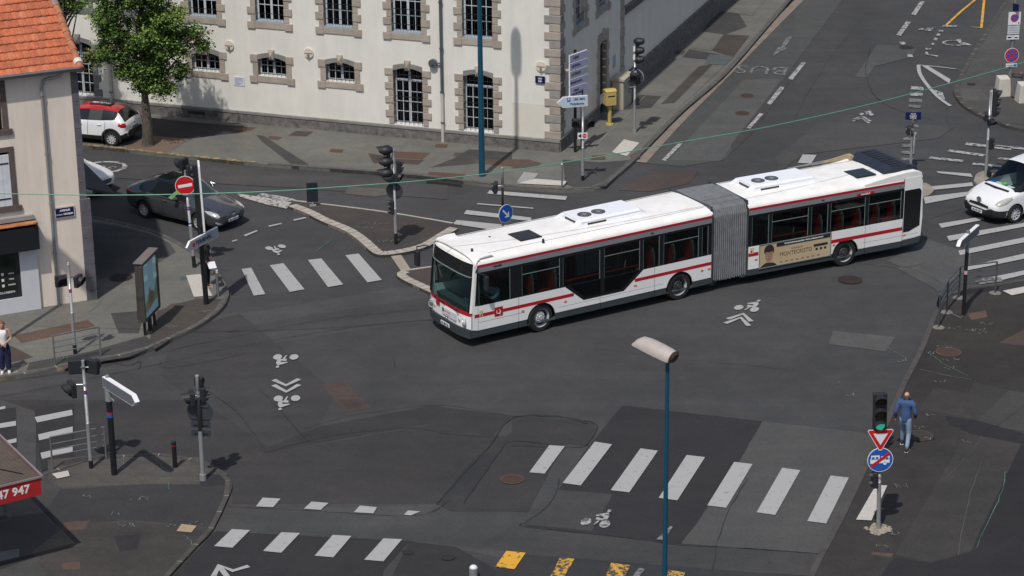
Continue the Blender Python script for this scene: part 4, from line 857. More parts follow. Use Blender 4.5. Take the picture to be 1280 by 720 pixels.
# upper windows with shutter
for (xa, xb, za, zb) in ((-3.6, -2.40, 3.70, 5.50), (-3.6, -2.50, 6.25, 7.75)):
    d = MB(); d.box(xb, xb+.17, -.03, .25, za-.14, zb+.16); d.box(xa-.17, xa, -.03, .25, za-.14, zb+.16); d.box(xa, xb, -.03, .25, zb, zb+.16); d.box(xa-.25, xb+.28, -.07, .25, za-.18, za); so = d.build('window', mat('brown_stone', (.11, .085, .075), .9, var=.25), hs)
    d = MB(); d.box(xa, xb, .12, .15, za, zb); d.build('glass', WGLASS, so)
d = MB(); 
for i in range(5): d.box(-3.59+i*.237, -3.59+i*.237+.232, -.04, .0, 3.72, 5.42)
so = d.build('shutter', mat('shutter_white', (.66, .68, .71), .5), hs, bevel=.006)
for z in (3.95, 5.12): d = MB(); d.box(-3.5, -2.44, -.055, -.041, z, z+.04); d.build('shutter_hinge', BLACK, so)
# street plate
d = MB(); d.box(-1.09, -.43, -.05, -.012, 3.08, 3.44); so = d.build('street_name_plate', mat('plate_rim', (.55, .50, .44), .6), hs)
d = MB(); d.box(-1.06, -.46, -.056, -.05, 3.10, 3.40); d.build('enamel', S_NAVY, so)
text('AVENUE', .085, LETTER, so, T(-.755, -.060, 3.315), bold=.004, sx=1.05); text('EDOUARD', .046, LETTER, so, T(-.935, -.060, 3.185), bold=.001, sx=.95); text('MICHELIN', .075, LETTER, so, T(-.645, -.060, 3.19), bold=.004, sx=.93)
# shopfront
d = MB(); d.box(-5.2, -1.78, -.10, -.002, 0, .62); d.box(-2.36, -1.78, -.10, -.002, .62, 2.24); d.box(-5.2, -1.78, -.10, -.002, 2.24, 2.5); d.build('shop_panel', mat('shop_white', (.60, .61, .64), .5, var=.03), hs)
d = MB(); d.box(-5.2, -2.36, -.06, -.0, .62, .74); d.box(-2.48, -2.36, -.06, 0, .74, 2.24); d.box(-5.2, -2.48, -.04, -.01, .74, 2.24); d.box(-3.9, -3.8, -.06, -.0, .74, 2.24); wo = d.build('shop_window', BLACKP, hs)
d = MB(); d.box(-3.8, -2.48, -.048, -.041, .90, 2.24); d.build('glass', mat('shop_glass', (.012, .02, .016), .08), wo)
text('COLOMBIEN', .10, LETTER, wo, T(-2.86, -.052, .83), bold=.001); 
text('PIZZAS', .055, LETTER, wo, T(-2.66, -.052, 1.46), bold=.002); text('TAPAS', .055, LETTER, wo, T(-2.66, -.052, 1.27), bold=.002); text('BURGERS', .055, LETTER, wo, T(-2.66, -.052, 1.08), bold=.002)
for z in (1.42, 1.22, 1.03): d = MB(); d.box(-2.98, -2.90, -.054, -.05, z, z+.09); d.build('shop_icon', LETTER, wo)
d = MB(); d.prism([(-5.4, 0, 3.12), (-5.4, -.42, 3.02), (-5.4, -.42, 2.26), (-5.4, -.0, 2.26)], (3.66, 0, 0), 0, 0); d.box(-5.42, -1.735, -.44, -.0, 3.125, 3.15, 1)
ao = d.build('awning', [BLACK, mat('rusty_sheet', (.36, .15, .06), .8, var=.5, scale=3)], hs)
d = MB(); d.box(-5.4, -1.78, -.14, -.0, 3.20, 3.34); d.build('roller_box', mat('roller_grey', (.27, .265, .26), .6), hs)
crack_b = MB()
# side awning of dark panels, seen beyond the corner
d = MB(); 
for i in range(4): d.add([(.0, 2.0+i*1.35, 3.5), (0, 3.32+i*1.35, 3.5), (1.5, 3.32+i*1.35, 2.95), (1.5, 2.0+i*1.35, 2.95), (.0, 2.0+i*1.35, 3.46), (0, 3.32+i*1.35, 3.46), (1.5, 3.32+i*1.35, 2.85), (1.5, 2.0+i*1.35, 2.85)], [(0, 3, 2, 1), (4, 5, 6, 7), (0, 4, 7, 3), (3, 7, 6, 2), (2, 6, 5, 1)])
d.build('side_awning', mat('awning_dark', (.035, .036, .040), .6, var=.2), hs)

# ------------------------------------------------------------------ shop canopy, bottom-left
K = Vector((-11.83, 54.58, 0)); KA = 31.3
kc = thing('shop_canopy', 'flat canopy with red 047 947 fascia, brown mesh top and loose cables', 'canopy', (K.x, K.y, 0), KA)
d = MB(); d.box(-7, 0, -.03, .0, 2.10, 2.60, 0); d.prism([(.0, -.03, 2.48), (0.0, 4.9, 2.48), (0.0, 4.9, 2.60), (0.0, -.03, 2.60)], (.03, 0, 0), 1)
fo = d.build('fascia', [mat('fascia_red', (.40, .018, .018), .5, var=.12, scale=3), mat('edge_brown', (.12, .075, .07), .6)], kc)
d = MB(); d.box(-7, .05, -.06, -.031, 2.57, 2.62); d.box(.031, .07, -.06, 4.9, 2.57, 2.62); d.build('fascia_trim', mat('trim_mauve', (.33, .27, .29), .4, metal=.3), fo)
text('047 947', .305, LETTER, fo, T(-.80, -.034, 2.34), bold=.008, align='CENTER')
MESH = mat('mesh_brown', (.085, .065, .055), .8, var=.4, scale=3)
d = MB()
for i in range(100): x = -6.98+i*.07; d.box(x, x+.024, .0, 4.9, 2.521, 2.55, 0)
for i in range(64): y = .03+i*.076; d.box(-7, 0, y, y+.020, 2.53, 2.565, 1)
d.build('mesh_top', [MESH, mat('mesh_brown2', (.16, .125, .105), .8)], kc)
d = MB(); cb = mat('cable_cream', (.45, .37, .27), .7)
d.tube(smooth_line([(-.9, 4.6, 2.6), (-1.1, 3.6, 2.7), (-.75, 2.9, 2.6), (-1.0, 2.2, 2.6), (-1.8, 2.1, 2.6)], 6), .02, 6, 0); d.tube(smooth_line([(-1.0, 4.7, 2.6), (-1.3, 3.8, 2.6), (-1.6, 3.0, 2.6), (-1.2, 2.5, 2.6), (-.9, 2.9, 2.62), (-.8, 3.6, 2.6)], 6), .02, 6, 0)
d.tube(smooth_line([(-1.6, 2.2, 2.58), (-.9, 1.3, 2.58), (-.3, .4, 2.58)], 6), .014, 5, 1); d.build('cable', [cb, BLACK], kc)
for q in ((-1.32, -1.02, 2.40, 2.56, 2.57, 2.67), (-1.95, -1.6, 2.05, 2.3, 2.57, 2.68)): d = MB(); d.box(*q); d.build('junction_box', LETTER, kc, bevel=.02)
d = MB(); d.box(-7, -3.2, 1.0, 5, 0, 2.49, 0); d.build('shop_wall', HST, kc)
for x, y in ((-3.3, .2), (-6.8, .2)): d = MB(); d.box(x, x+.06, y, y+.06, .06, 2.5); d.build('post', BLACK, kc)
# ================================================================== VEHICLES
def apply_mods(o):
    dg = bpy.context.evaluated_depsgraph_get(); dg.update(); me = bpy.data.meshes.new_from_object(o.evaluated_get(dg)); o.modifiers.clear(); old = o.data; o.data = me; bpy.data.meshes.remove(old)
def split_by_material(o, spec, parent):
    """spec: list of (part name, material) by index -> one object per index (and per side for windows)"""
    out = {}
    for i, (nm, mm) in enumerate(spec):
        bm = bmesh.new(); bm.from_mesh(o.data)
        kill = [f for f in bm.faces if f.material_index != i]
        if len(kill) == len(bm.faces): bm.free(); continue
        bmesh.ops.delete(bm, geom=kill, context='FACES'); bm.faces.index_update(); bm.faces.ensure_lookup_table()
        if nm == 'side_window' and len(out) < 99:
            groups = []; seen = set()
            for f in bm.faces:
                if f in seen: continue
                st_ = [f]; g = []; seen.add(f)
                while st_:
                    q = st_.pop(); g.append(q.index)
                    for e in q.edges:
                        for l in e.link_faces:
                            if l not in seen: seen.add(l); st_.append(l)
                groups.append(set(g))
            for g in groups:
                b2 = bm.copy(); b2.faces.ensure_lookup_table(); bmesh.ops.delete(b2, geom=[f for f in b2.faces if f.index not in g], context='FACES')
                me = bpy.data.meshes.new(nm); b2.to_mesh(me); b2.free(); me.materials.append(mm)
                for p in me.polygons: p.material_index = 0; p.use_smooth = True
                c = bpy.data.objects.new(nm, me); COL.objects.link(c); c.parent = parent
            bm.free(); continue
        me = bpy.data.meshes.new(nm); bm.to_mesh(me); bm.free(); me.materials.append(mm)
        for p in me.polygons: p.material_index = 0; p.use_smooth = True
        c = bpy.data.objects.new(nm, me); COL.objects.link(c); c.parent = parent; out.setdefault(nm, []).append(c)
    bpy.data.objects.remove(o); return out
def wheel(parent, x, y, r, wdt, side, spokes=10, steer=0, dish=0.03, big=False):
    M = T(x, y, r) @ RZ(steer)
    b = MB(M); prof = [(r*.66, -wdt/2), (r*.92, -wdt/2), (r*.985, -wdt/2+.03), (r, -wdt/2+.05), (r, wdt/2-.05), (r*.985, wdt/2-.03), (r*.92, wdt/2), (r*.66, wdt/2)]; n = 36
    pts = [(cos(2*pi*i/n)*pr, py, sin(2*pi*i/n)*pr) for pr, py in prof for i in range(n)]
    f = [(j*n+i, j*n+(i+1) % n, (j+1)*n+(i+1) % n, (j+1)*n+i) for j in range(len(prof)-1) for i in range(n)]
    b.add(pts, f); to = b.build('wheel', RUBBER, parent, smooth=True)
    ys = side*(wdt/2-dish)
    b = MB(M); rr = r*.68
    b.cyl((0, side*(wdt/2-.01), 0), (0, side*(wdt/2-.12), 0), rr, rr*.93, 32, 0, cap=False)
    b.cyl((0, side*(wdt/2-.125), 0), (0, side*(wdt/2-.13), 0), rr*.96, n=28, m=1)
    if big:
        b.cyl((0, side*(wdt/2-.10), 0), (0, side*(wdt/2-.04), 0), rr*.62, rr*.50, 24, 1 if big == 2 else 0)
        for k in range(10): a = 2*pi*k/10; b.cyl((cos(a)*rr*.42, side*(wdt/2-.05), sin(a)*rr*.42), (cos(a)*rr*.42, side*(wdt/2-.01), sin(a)*rr*.42), .018, n=6, m=0 if big == 1 else 1)
        b.cyl((0, side*(wdt/2-.05), 0), (0, side*(wdt/2+.0), 0), rr*.26, rr*.22, 16, 0 if big == 1 else 1)
        b.cyl((0, side*(wdt/2-.06), 0), (0, side*(wdt/2-.115), 0), rr*(.8 if big == 1 else .70), rr*.93, 28, 0 if big == 1 else 1, cap=False)
    else:
        for k in range(spokes):
            a = 2*pi*k/spokes; d = Vector((cos(a), 0, sin(a))); t = Vector((-sin(a), 0, cos(a)))*.022
            q0 = d*rr*.12; q1 = d*rr*.97; y0 = side*(wdt/2-.055); y1 = side*(wdt/2-.02)
            b.prism([(q0-t*1.3)+Vector((0, y0, 0)), (q1-t*.8)+Vector((0, y1, 0)), (q1+t*.8)+Vector((0, y1, 0)), (q0+t*1.3)+Vector((0, y0, 0))], (0, -side*.03, 0), 0)
        b.cyl((0, side*(wdt/2-.08), 0), (0, side*(wdt/2-.03), 0), rr*.2, rr*.16, 14, 0)
    b.build('rim', [RIM, RIM_D], to)
    return to
# ------------------------------------------------------------------ articulated bus
BX, BY, HD, HR = -2.08476, 70.3768, math.degrees(0.541972), math.degrees(0.462153)
bus = thing('articulated_bus', 'long white articulated bus with red stripe turning across the junction', 'bus', (BX, BY, 0), HD)
JM = T(9.9, 0, 0) @ RZ(HR-HD) @ T(-9.9, 0, 0)           # the rear section, pivoted at the joint
W_ = 1.275; ID = Matrix()
def arch(xc, r=.56, z0=.33, n=10): return [(xc-math.sqrt(max(r*r-(z0-.48)**2, 0))*0+r*cos(pi-pi*i/n), max(.48+r*sin(pi*i/n), z0)) for i in range(n+1)]
def side_poly(M, name, outline, m, y=-W_, th=.04, sgn=1, parent=bus):
    b = MB(M); b.prism([(x, y, z) for x, z in outline], (0, th*sgn, 0)); return b.build(name, m, parent)
ZB, ZT = 1.345, 2.44
def strip_panel(M, name, x0, x1, bot, top, y, th, m, cuts, parent=bus):
    xs = sorted(set([x0, x1]+[c for c in cuts if x0 < c < x1])); b = MB(M)
    for a, c in zip(xs, xs[1:]):
        e = 1e-5; za, zc, ta, tc = bot(a+e), bot(c-e), top(a+e), top(c-e)
        if ta-za < .004 and tc-zc < .004: continue
        b.add([(a, y, za), (c, y, zc), (c, y, tc), (a, y, ta), (a, y+th, za), (c, y+th, zc), (c, y+th, tc), (a, y+th, ta)], [(0, 1, 2, 3), (7, 6, 5, 4), (0, 4, 5, 1), (3, 2, 6, 7), (0, 3, 7, 4), (1, 5, 6, 2)])
    return b.build(name, m, parent)
def low_outline(x0, x1, z0, ztop, wheels, notch=None, top=None):
    p = [(x0, z0)]
    for wx in wheels:
        ar = [(wx+.525*cos(pi-pi*i/12), .465+.525*sin(pi*i/12)) for i in range(13)]
        ar = [(wx-.525, z0)]+[a for a in ar if a[1] > z0]+[(wx+.525, z0)]; p += ar
    p.append((x1, z0)); p += list(reversed(top)) if top else [(x1, ztop), (x0, ztop)]
    return p
def section(M, x0, x1, wheels, vwin, front):
    for sg in (-1, 1):
        y = sg*W_; th = -sg*.045
        def sp_(name, out, m, proud=0): b = MB(M); b.prism([(x, y+sg*proud, z) for x, z in out], (0, th, 0)); return b.build(name, m, bus)
        # white lower panels with a scooped dropped window on the driver's side
        top = [(x0, ZB), (3.62, ZB), (4.32, .76), (5.86, .76), (6.62, ZB), (x1, ZB)] if vwin else None
        def bot(x, zl=.545):
            for wx in wheels:
                if abs(x-wx) < .525: return max(zl, .465+math.sqrt(.525**2-(x-wx)**2))
            return zl
        def topf(x):
            if not vwin: return ZB
            if 3.62 < x < 4.32: return ZB+(.76-ZB)*(x-3.62)/.70
            if 4.32 <= x <= 5.86: return .76
            if 5.86 < x < 6.62: return .76+(ZB-.76)*(x-5.86)/.76
            return ZB
        cuts = [wx+.525*cos(pi*i/16) for wx in wheels for i in range(17)]+([3.62, 4.32, 5.86, 6.62] if vwin else [])
        strip_panel(M, 'side_panel', x0, x1, bot, topf, y, th, BUSW, cuts)
        xs = [x0]+[v for wx in wheels for v in (wx-.525, wx+.525)]+[x1]
        for a_, c_ in zip(xs[::2], xs[1::2]): sp_('side_skirt', [(a_, .33), (c_, .33), (c_, .542), (a_, .542)], BUSK, -.012)
        so = sp_('upper_band', [(x0, 2.44), (x1, 2.44), (x1, 2.605), (x0, 2.605)], BUSG)
        b = MB(M); b.prism([(x0, y+sg*.004, 2.607), (x1, y+sg*.004, 2.607), (x1, y+sg*.004, 2.685), (x0, y+sg*.004, 2.685)], (0, th, 0)); b.build('red_line', BUSR, so)
        # lower red stripe, proud of the panels
        b = MB(M)
        segs = [(x0+.0, 3.95, .98, 1.085), (6.28, x1, .99, 1.095)] if vwin else [(x0, 11.25, 1.0, 1.12), (14.12, 17.02, .93, 1.05)]
        for a, c, z0, z1 in segs: b = MB(M); b.box(a, c, min(y, y+sg*.006), max(y, y+sg*.006), z0, z1); b.build('red_stripe', BUSR, bus)
section(ID, .42, 9.30, [2.74, 8.05], True, True)
section(JM, 10.86, 17.03, [14.72], False, False)
# window band: black surround with panes
def band(M, x0, x1, panes, sg, extra=None):
    y = sg*W_; ops = [(a, c, z0, z1) for a, c, z0, z1 in panes]
    b = MB(M); ya, yb = (y, y+.045) if sg < 0 else (y-.045, y)
    wall_with_openings(b, x0, x1, ZB, ZT, ya, yb, ops); b.build('window_surround', BUSB, bus)
    for i, (a, c, z0, z1) in enumerate(panes):
        g = MB(M); g.box(a, c, ya+.018, ya+.024, z0, z1); go = g.build('side_window', BGLASS if c-a > .7 else BGLASS_D, bus)
        t = MB(M); e = .018; y2 = y-.002 if sg < 0 else y-.006; y3 = y2+.008
        t.box(c-e, c, y2, y3, z0, z1); t.box(a, a+.008, y2, y3, z0, z1)
        if c-a > 1.2 and not (i in (2,) and x0 < 1): t.box(a, c, y2+.004, y3, z1-.30, z1-.275)
        t.build('pane_edge', mat('pane_edge', (.16, .22, .22), .4), go)
A_P = [(.47, 1.60, 1.36, 2.36), (2.03, 3.43, 1.38, 2.36), (3.55, 4.94, 1.37, 2.34), (5.10, 6.47, 1.37, 2.37), (6.60, 7.23, 1.37, 2.38), (7.40, 8.78, 1.36, 2.37), (8.92, 9.16, 1.37, 2.36)]
B_P = [(10.98, 11.63, 1.36, 2.36), (11.75, 13.18, 1.36, 2.36), (13.31, 13.96, 1.36, 2.36), (14.08, 15.46, 1.36, 2.36), (15.60, 16.93, 1.36, 2.36)]
for sg in (-1, 1): band(ID, .42, 9.30, A_P, sg); band(JM, 10.86, 17.03, B_P, sg)
# the dropped V of black and glass
b = MB(); b.prism([(3.62, -W_, ZB), (4.32, -W_, .76), (5.86, -W_, .76), (6.62, -W_, ZB), (6.45, -W_, ZB), (5.79, -W_, .84), (5.12, -W_, .84), (5.12, -W_, ZB), (4.96, -W_, ZB), (4.96, -W_, .84), (4.38, -W_, .84), (3.80, -W_, ZB)], (0, .04, 0)); b.build('window_surround', BUSB, bus)
for pl_ in ([(3.80, ZB), (4.38, .84), (4.96, .84), (4.96, ZB)], [(5.12, ZB), (5.12, .84), (5.79, .84), (6.45, ZB)]):
    b = MB(); b.prism([(x, -W_+.018, z) for x, z in pl_], (0, .006, 0)); b.build('dropped_window', BGLASS, bus)
# far side V is filled with a plain panel
b = MB(); b.prism([(3.62, W_-.01, ZB), (4.32, W_-.01, .76), (5.86, W_-.01, .76), (6.62, W_-.01, ZB)], (0, -.03, 0)); b.build('side_panel', BUSW, bus)
# roofs: a shell with rounded shoulders
def roof_shell(M, x0, x1, name='roof', z_extra=0):
    prof = [(-W_, 2.688), (-W_+.012, 2.74), (-W_+.06, 2.80), (-W_+.16, 2.855), (-W_+.32, 2.89), (-.6, 2.925), (0, 2.935), (.6, 2.925), (W_-.32, 2.89), (W_-.16, 2.855), (W_-.06, 2.80), (W_-.012, 2.74), (W_, 2.688)]
    b = MB(M); n = len(prof); pts = []
    for x in (x0, x1): pts += [(x, y, z) for y, z in prof]
    pts += [(x, y, z-.03) for x in (x0, x1) for y, z in prof]
    f = [(i, n+i, n+i+1, i+1) for i in range(n-1)] + [(2*n+i, 2*n+i+1, 3*n+i+1, 3*n+i) for i in range(n-1)] + [tuple(range(n)) + tuple(range(3*n-1, 2*n-1, -1)), tuple(range(2*n-1, n-1, -1)) + tuple(range(3*n, 4*n))]
    b.add(pts, f); return b.build(name, BUSROOF, bus, smooth=True)
r1 = roof_shell(ID, .30, 9.34); r2 = roof_shell(JM, 10.82, 17.0)
b = MB(); b.box(.6, 9.2, W_-.35, W_-.335, 2.885, 2.91); b.box(.6, 9.2, -W_+.338, -W_+.35, 2.885, 2.90); b.build('roof_seam', BUSG, r1)
b = MB(JM); b.box(11, 16.8, W_-.35, W_-.335, 2.885, 2.91); b.build('roof_seam', BUSG, r2)
def roof_thing(M, x, nm='roof_hatch', y=0.0): b = MB(M); b.box(x-.36, x+.36, y-.42, y+.42, 2.92, 2.965); return b.build(nm, BUSB, bus, bevel=.02)
hq_ = G(656, 294, 2.95)
def bus_local(u, v, z, rear=False):
    p = G(u, v, z)-Vector((BX, BY, 0)); x = p.x*cos(R(HD))+p.y*sin(R(HD)); y = -p.x*sin(R(HD))+p.y*cos(R(HD))
    q = Vector((x, y, z)); return (JM.inverted() @ q) if rear else q
h1 = bus_local(656, 294, 2.95); h2 = bus_local(1075, 216, 2.95, True)
for M_, h in ((ID, h1), (JM, h2)): 
    b = MB(M_); b.box(h.x-.40, h.x+.40, h.y-.40, h.y+.40, 2.93, 2.962); b.build('roof_hatch', BUSB, bus, bevel=.02)
for (u, v) in ((590, 313), (679, 301), (612, 295.5)):
    h = bus_local(u, v, 2.95); b = MB(); b.cyl((h.x, h.y, 2.90), (h.x, h.y, 3.01 if u != 612 else 2.95), .045, .035, 10); b.build('roof_antenna', BLACKP, bus)
def aircon(M, x0, x1, yc):
    top = 3.12; b = MB(M); w0 = .60
    b.prism([(x0, yc-w0, 3.07), (x0, yc-w0+.1, top), (x0, yc+w0-.1, top), (x0, yc+w0, 3.07), (x0, yc+w0, 3.00), (x0, yc-w0, 3.00)], (x1-x0, 0, 0))
    for xx, dx in ((x0, -.32), (x1, .32)):
        for sg in (-1, 1):
            ya = yc+sg*w0; yb = ya-sg*.22
            b.add([(xx, ya, 3.07), (xx, yb, top), (xx+dx, ya+sg*.02, 2.93), (xx+dx, yb+sg*.05, 2.93), (xx, ya+sg*.06, 2.92), (xx, yb, 2.92)], [(0, 1, 3, 2), (0, 2, 4), (1, 5, 3), (2, 3, 5, 4), (0, 4, 5, 1)])
    for (a, c) in ((x0, x0+.22), (x0+.95, x1)):
        for sg in (-1, 1):
            ya = yc+sg*w0; b.prism([(a, ya, 3.02), (c, ya, 3.02), (c+.0, ya+sg*.05, 2.90), (a-.0, ya+sg*.05, 2.90)], (0, -sg*.05, 0))
    o = b.build('air_conditioning_unit', mat('aircon_white', (.80, .82, .86), .35, var=.02), bus, bevel=.012)
    for fx in (x0+.42, x0+.95):
        f = MB(M); f.cyl((fx, yc-.10, top-.02), (fx, yc-.10, top+.012), .235, n=28, m=0); f.cyl((fx, yc-.10, top+.010), (fx, yc-.10, top+.022), .08, n=16, m=1)
        for k in range(8): a = 2*pi*k/8; f.tube([(fx+cos(a)*.07, yc-.10+sin(a)*.07, top+.016), (fx+cos(a+.5)*.22, yc-.10+sin(a+.5)*.22, top+.016)], .009, 4, 1)
        for rr_ in (.12, .17, .225): 
            for k in range(20): f.tube([(fx+cos(2*pi*k/20)*rr_, yc-.10+sin(2*pi*k/20)*rr_, top+.016), (fx+cos(2*pi*(k+1)/20)*rr_, yc-.10+sin(2*pi*(k+1)/20)*rr_, top+.016)], .005, 4, 1)
        f.build('fan', [BUSB, BUSG], o)
    g = MB(M); g.box(x0-.01, x1+.01, yc-w0+.05, yc+w0-.05, 2.935, 3.0); g.build('housing_void', BUSB, o)
a0 = bus_local(726, 277, 3.16); a1 = bus_local(793, 266, 3.16); print('ac', a0, a1)
aircon(ID, 4.75, 7.0, .10)
aircon(JM, 11.55, 13.85, .10)
# front: raked, slightly bowed nose
def bow(y, d=.0): return .02 + .15*(abs(y)/W_)**4 + d
YS = [-W_, -1.22, -1.12, -.95, -.7, -.4, 0, .4, .7, .95, 1.12, 1.22, W_]
def nose(z0, z1, m, name, rake0=0, rake1=0, off=0, parent=bus, ys=YS, inner=.05):
    b = MB(); n = len(ys); pts = []
    for z, rk in ((z0, rake0), (z1, rake1)):
        pts += [(bow(y)+rk+off, y*(1.0), z) for y in ys]
    pts += [(p[0]+inner, p[1], p[2]) for p in pts]
    f = [(i, i+1, n+i+1, n+i) for i in range(n-1)] + [(2*n+i, 3*n+i, 3*n+i+1, 2*n+i+1) for i in range(n-1)] + [(i, 2*n+i, 2*n+i+1, i+1) for i in range(n-1)] + [(n+i, n+i+1, 3*n+i+1, 3*n+i) for i in range(n-1)] + [(0, n, 3*n, 2*n), (n-1, 3*n-1, 4*n-1, 2*n-1)]
    b.add(pts, f); return b.build(name, m, parent, smooth=True)
fp = nose(.62, 1.04, BUSW, 'front_panel', 0, .012)
nose(.32, .62, BUSK, 'bumper', .0, -.02, -.035)
nose(1.04, 1.15, BUSR, 'red_front_band', .012, .02, -.004)
wy = [-1.215, -1.18]+[y for y in YS if abs(y) <= 1.13]+[1.18, 1.215]
nose(1.17, 2.30, WSGLASS, 'windscreen', .02, .13, 0, ys=wy, inner=.012)
nose(2.30, 2.72, BUSB, 'destination_panel', .13, .20, -.012, ys=wy)
nose(2.285, 2.315, mat('screen_seam', (.18, .25, .22), .4), 'windscreen_seam', .115, .118, -.012, ys=wy, inner=.02)
nose(2.72, 2.80, BUSROOF, 'roof_brow', .20, .24, -.01); nose(2.80, 2.87, BUSROOF, 'roof_brow', .24, .34, -.01, ys=[y*.985 for y in YS]); nose(2.87, 2.918, BUSROOF, 'roof_brow', .34, .62, -.01, ys=[y*.95 for y in YS], inner=.3)
# A posts: white strip at the corner, black sealing on the screen edges
for sg in (-1, 1):
    b = MB(); b.prism([(bow(1.2)+.005, sg*1.215, 1.15), (bow(1.25)+.0, sg*1.262, 1.15), (bow(1.25)+.17, sg*1.262, 2.73), (bow(1.2)+.18, sg*1.215, 2.73)], (.06, sg*.008, 0)); b.build('windscreen_post', BUSW, bus)
    b = MB(); b.prism([(.19, sg*(W_-.001), 1.15), (.30, sg*(W_-.001), 1.15), (.42, sg*(W_-.001), 2.66), (.42, sg*(W_-.001), 2.70), (.36, sg*(W_-.001), 2.70)], (0, -sg*.04, 0)); b.build('front_post', BUSB if False else BUSW, bus)
    b = MB(); b.tube([(bow(1.19)+.01, sg*1.195, 1.17), (bow(1.19)+.12, sg*1.195, 2.30)], .035, 6); b.prism([(.30, sg*(W_-.003), 1.36), (.43, sg*(W_-.003), 1.36), (.43, sg*(W_-.003), 2.44), (.40, sg*(W_-.003), 2.44)], (0, -sg*.03, 0)); b.build('screen_seal', BUSB, bus)
    b = MB(); b.prism([(bow(W_)-.01, sg*W_, .33), (.44, sg*W_, .33), (.44, sg*W_, .545), (bow(W_)-.01, sg*W_, .60)], (0, -sg*.04, 0)); b.build('bumper_end', BUSK, bus)
    b = MB(); b.prism([(bow(W_), sg*W_, .60), (.44, sg*W_, .545), (.44, sg*W_, 1.36), (.34, sg*W_, 1.36), (bow(W_)+.01, sg*W_, 1.04)], (0, -sg*.035, 0)); b.build('corner_panel', BUSW, bus)
    b = MB(); b.box(.30, .44, min(sg*W_, sg*W_+sg*.006), max(sg*W_, sg*W_+sg*.006), .98, 1.085); b.build('red_stripe', BUSR, bus)
    M_ = T(bow(1.02)-.005, sg*1.00, .80) @ RZ(sg*32+180)
    b = MB(M_); b.cyl((-.05, 0, 0), (.035, 0, 0), .15, .12, 24, 0); b.cyl((.034, 0, 0), (.050, 0, 0), .10, .07, 20, 1); b.cyl((.03, 0, 0), (.047, 0, 0), .125, .125, 24, 1, cap=False)
    b.build('headlight', [LAMPG, CHROME], bus, smooth=True)
    b = MB(T(bow(.8)-.012, sg*.78, .83)); b.cyl((-.012, 0, 0), (.03, 0, 0), .05, n=12); b.build('fog_lamp', LAMPG, bus)
b = MB(); b.box(-.045, -.02, -.26, .26, .40, .51); po = b.build('number_plate', LETTER, bus)
text('AC 853 ZL', .10, LETTER_D, po, T(-.047, 0, .455) @ RZ(-90), bold=.003)
b = MB(); b.box(-.012, .01, -.62, .24, .74, .98); po = b.build('front_notice', mat('notice_white2', (.66, .66, .72), .4), bus)
text('clermont', .10, mat('pink_letter', (.55, .25, .25), .5), po, T(-.014, -.12, .89) @ RZ(-90), bold=.002); text('auvergne', .055, MATS['pink_letter'], po, T(-.014, -.12, .80) @ RZ(-90))
b = MB(); b.box(-.017, -.011, .10, .20, .82, .95); b.build('green_emblem', mat('emblem_green', (.03, .14, .03), .5), po)
b = MB(); b.box(.0, .03, .42, .62, .92, 1.12); b.build('red_badge', BUSR, bus)
b = MB(); b.cyl((-.02, -.05, .66), (.0, -.05, .66), .06, n=16); b.cyl((-.026, -.05, .66), (-.0, -.05, .66), .035, n=10); b.build('maker_badge', CHROME, bus)
for s_, y0 in ((1, .1), (1, -.75)):
    b = MB(); b.tube([(-.03, y0, 1.16), (-.02, y0+.55, 1.24), (-.01, y0+.75, 1.26)], .014, 6); b.tube([(-.03, y0, 1.12), (-.03, y0, 1.18)], .03, 8); b.build('wiper', BLACKP, bus)
# dashboard, steering wheel, cab partition
b = MB(); b.box(.35, .75, -1.18, 1.18, .55, 1.12); b.prism([(.5, -1.15, 1.12), (.85, -1.15, 1.12), (.78, -1.15, 1.26), (.55, -1.15, 1.30)], (0, .95, 0)); b.build('dashboard', mat('dash_teal', (.055, .080, .085), .6), bus)
b = MB(); c0 = Vector((.98, -.68, 1.32)); ax = Vector((-.35, 0, 1)).normalized(); e1 = ax.orthogonal().normalized(); e2 = ax.cross(e1)
ring = [c0+(e1*cos(2*pi*i/20)+e2*sin(2*pi*i/20))*.24 for i in range(21)]; b.tube(ring, .016, 6); b.tube([c0-e1*.24, c0+e1*.24], .014, 6); b.tube([c0, (.75, -.68, 1.08)], .03, 8); b.build('steering_wheel', BLACKP, bus)
b = MB(); b.box(1.22, 1.66, -.92, -.46, .55, .95); b.box(1.58, 1.70, -.92, -.46, .95, 1.72); b.build('driver_seat', mat('seat_dark', (.03, .035, .04), .8), bus, bevel=.03)
b = MB(); b.box(1.74, 1.77, -1.22, -.30, .36, 2.2); b.box(.8, 1.74, -.31, -.29, .36, 1.2); b.build('cab_partition', BUSB, bus)
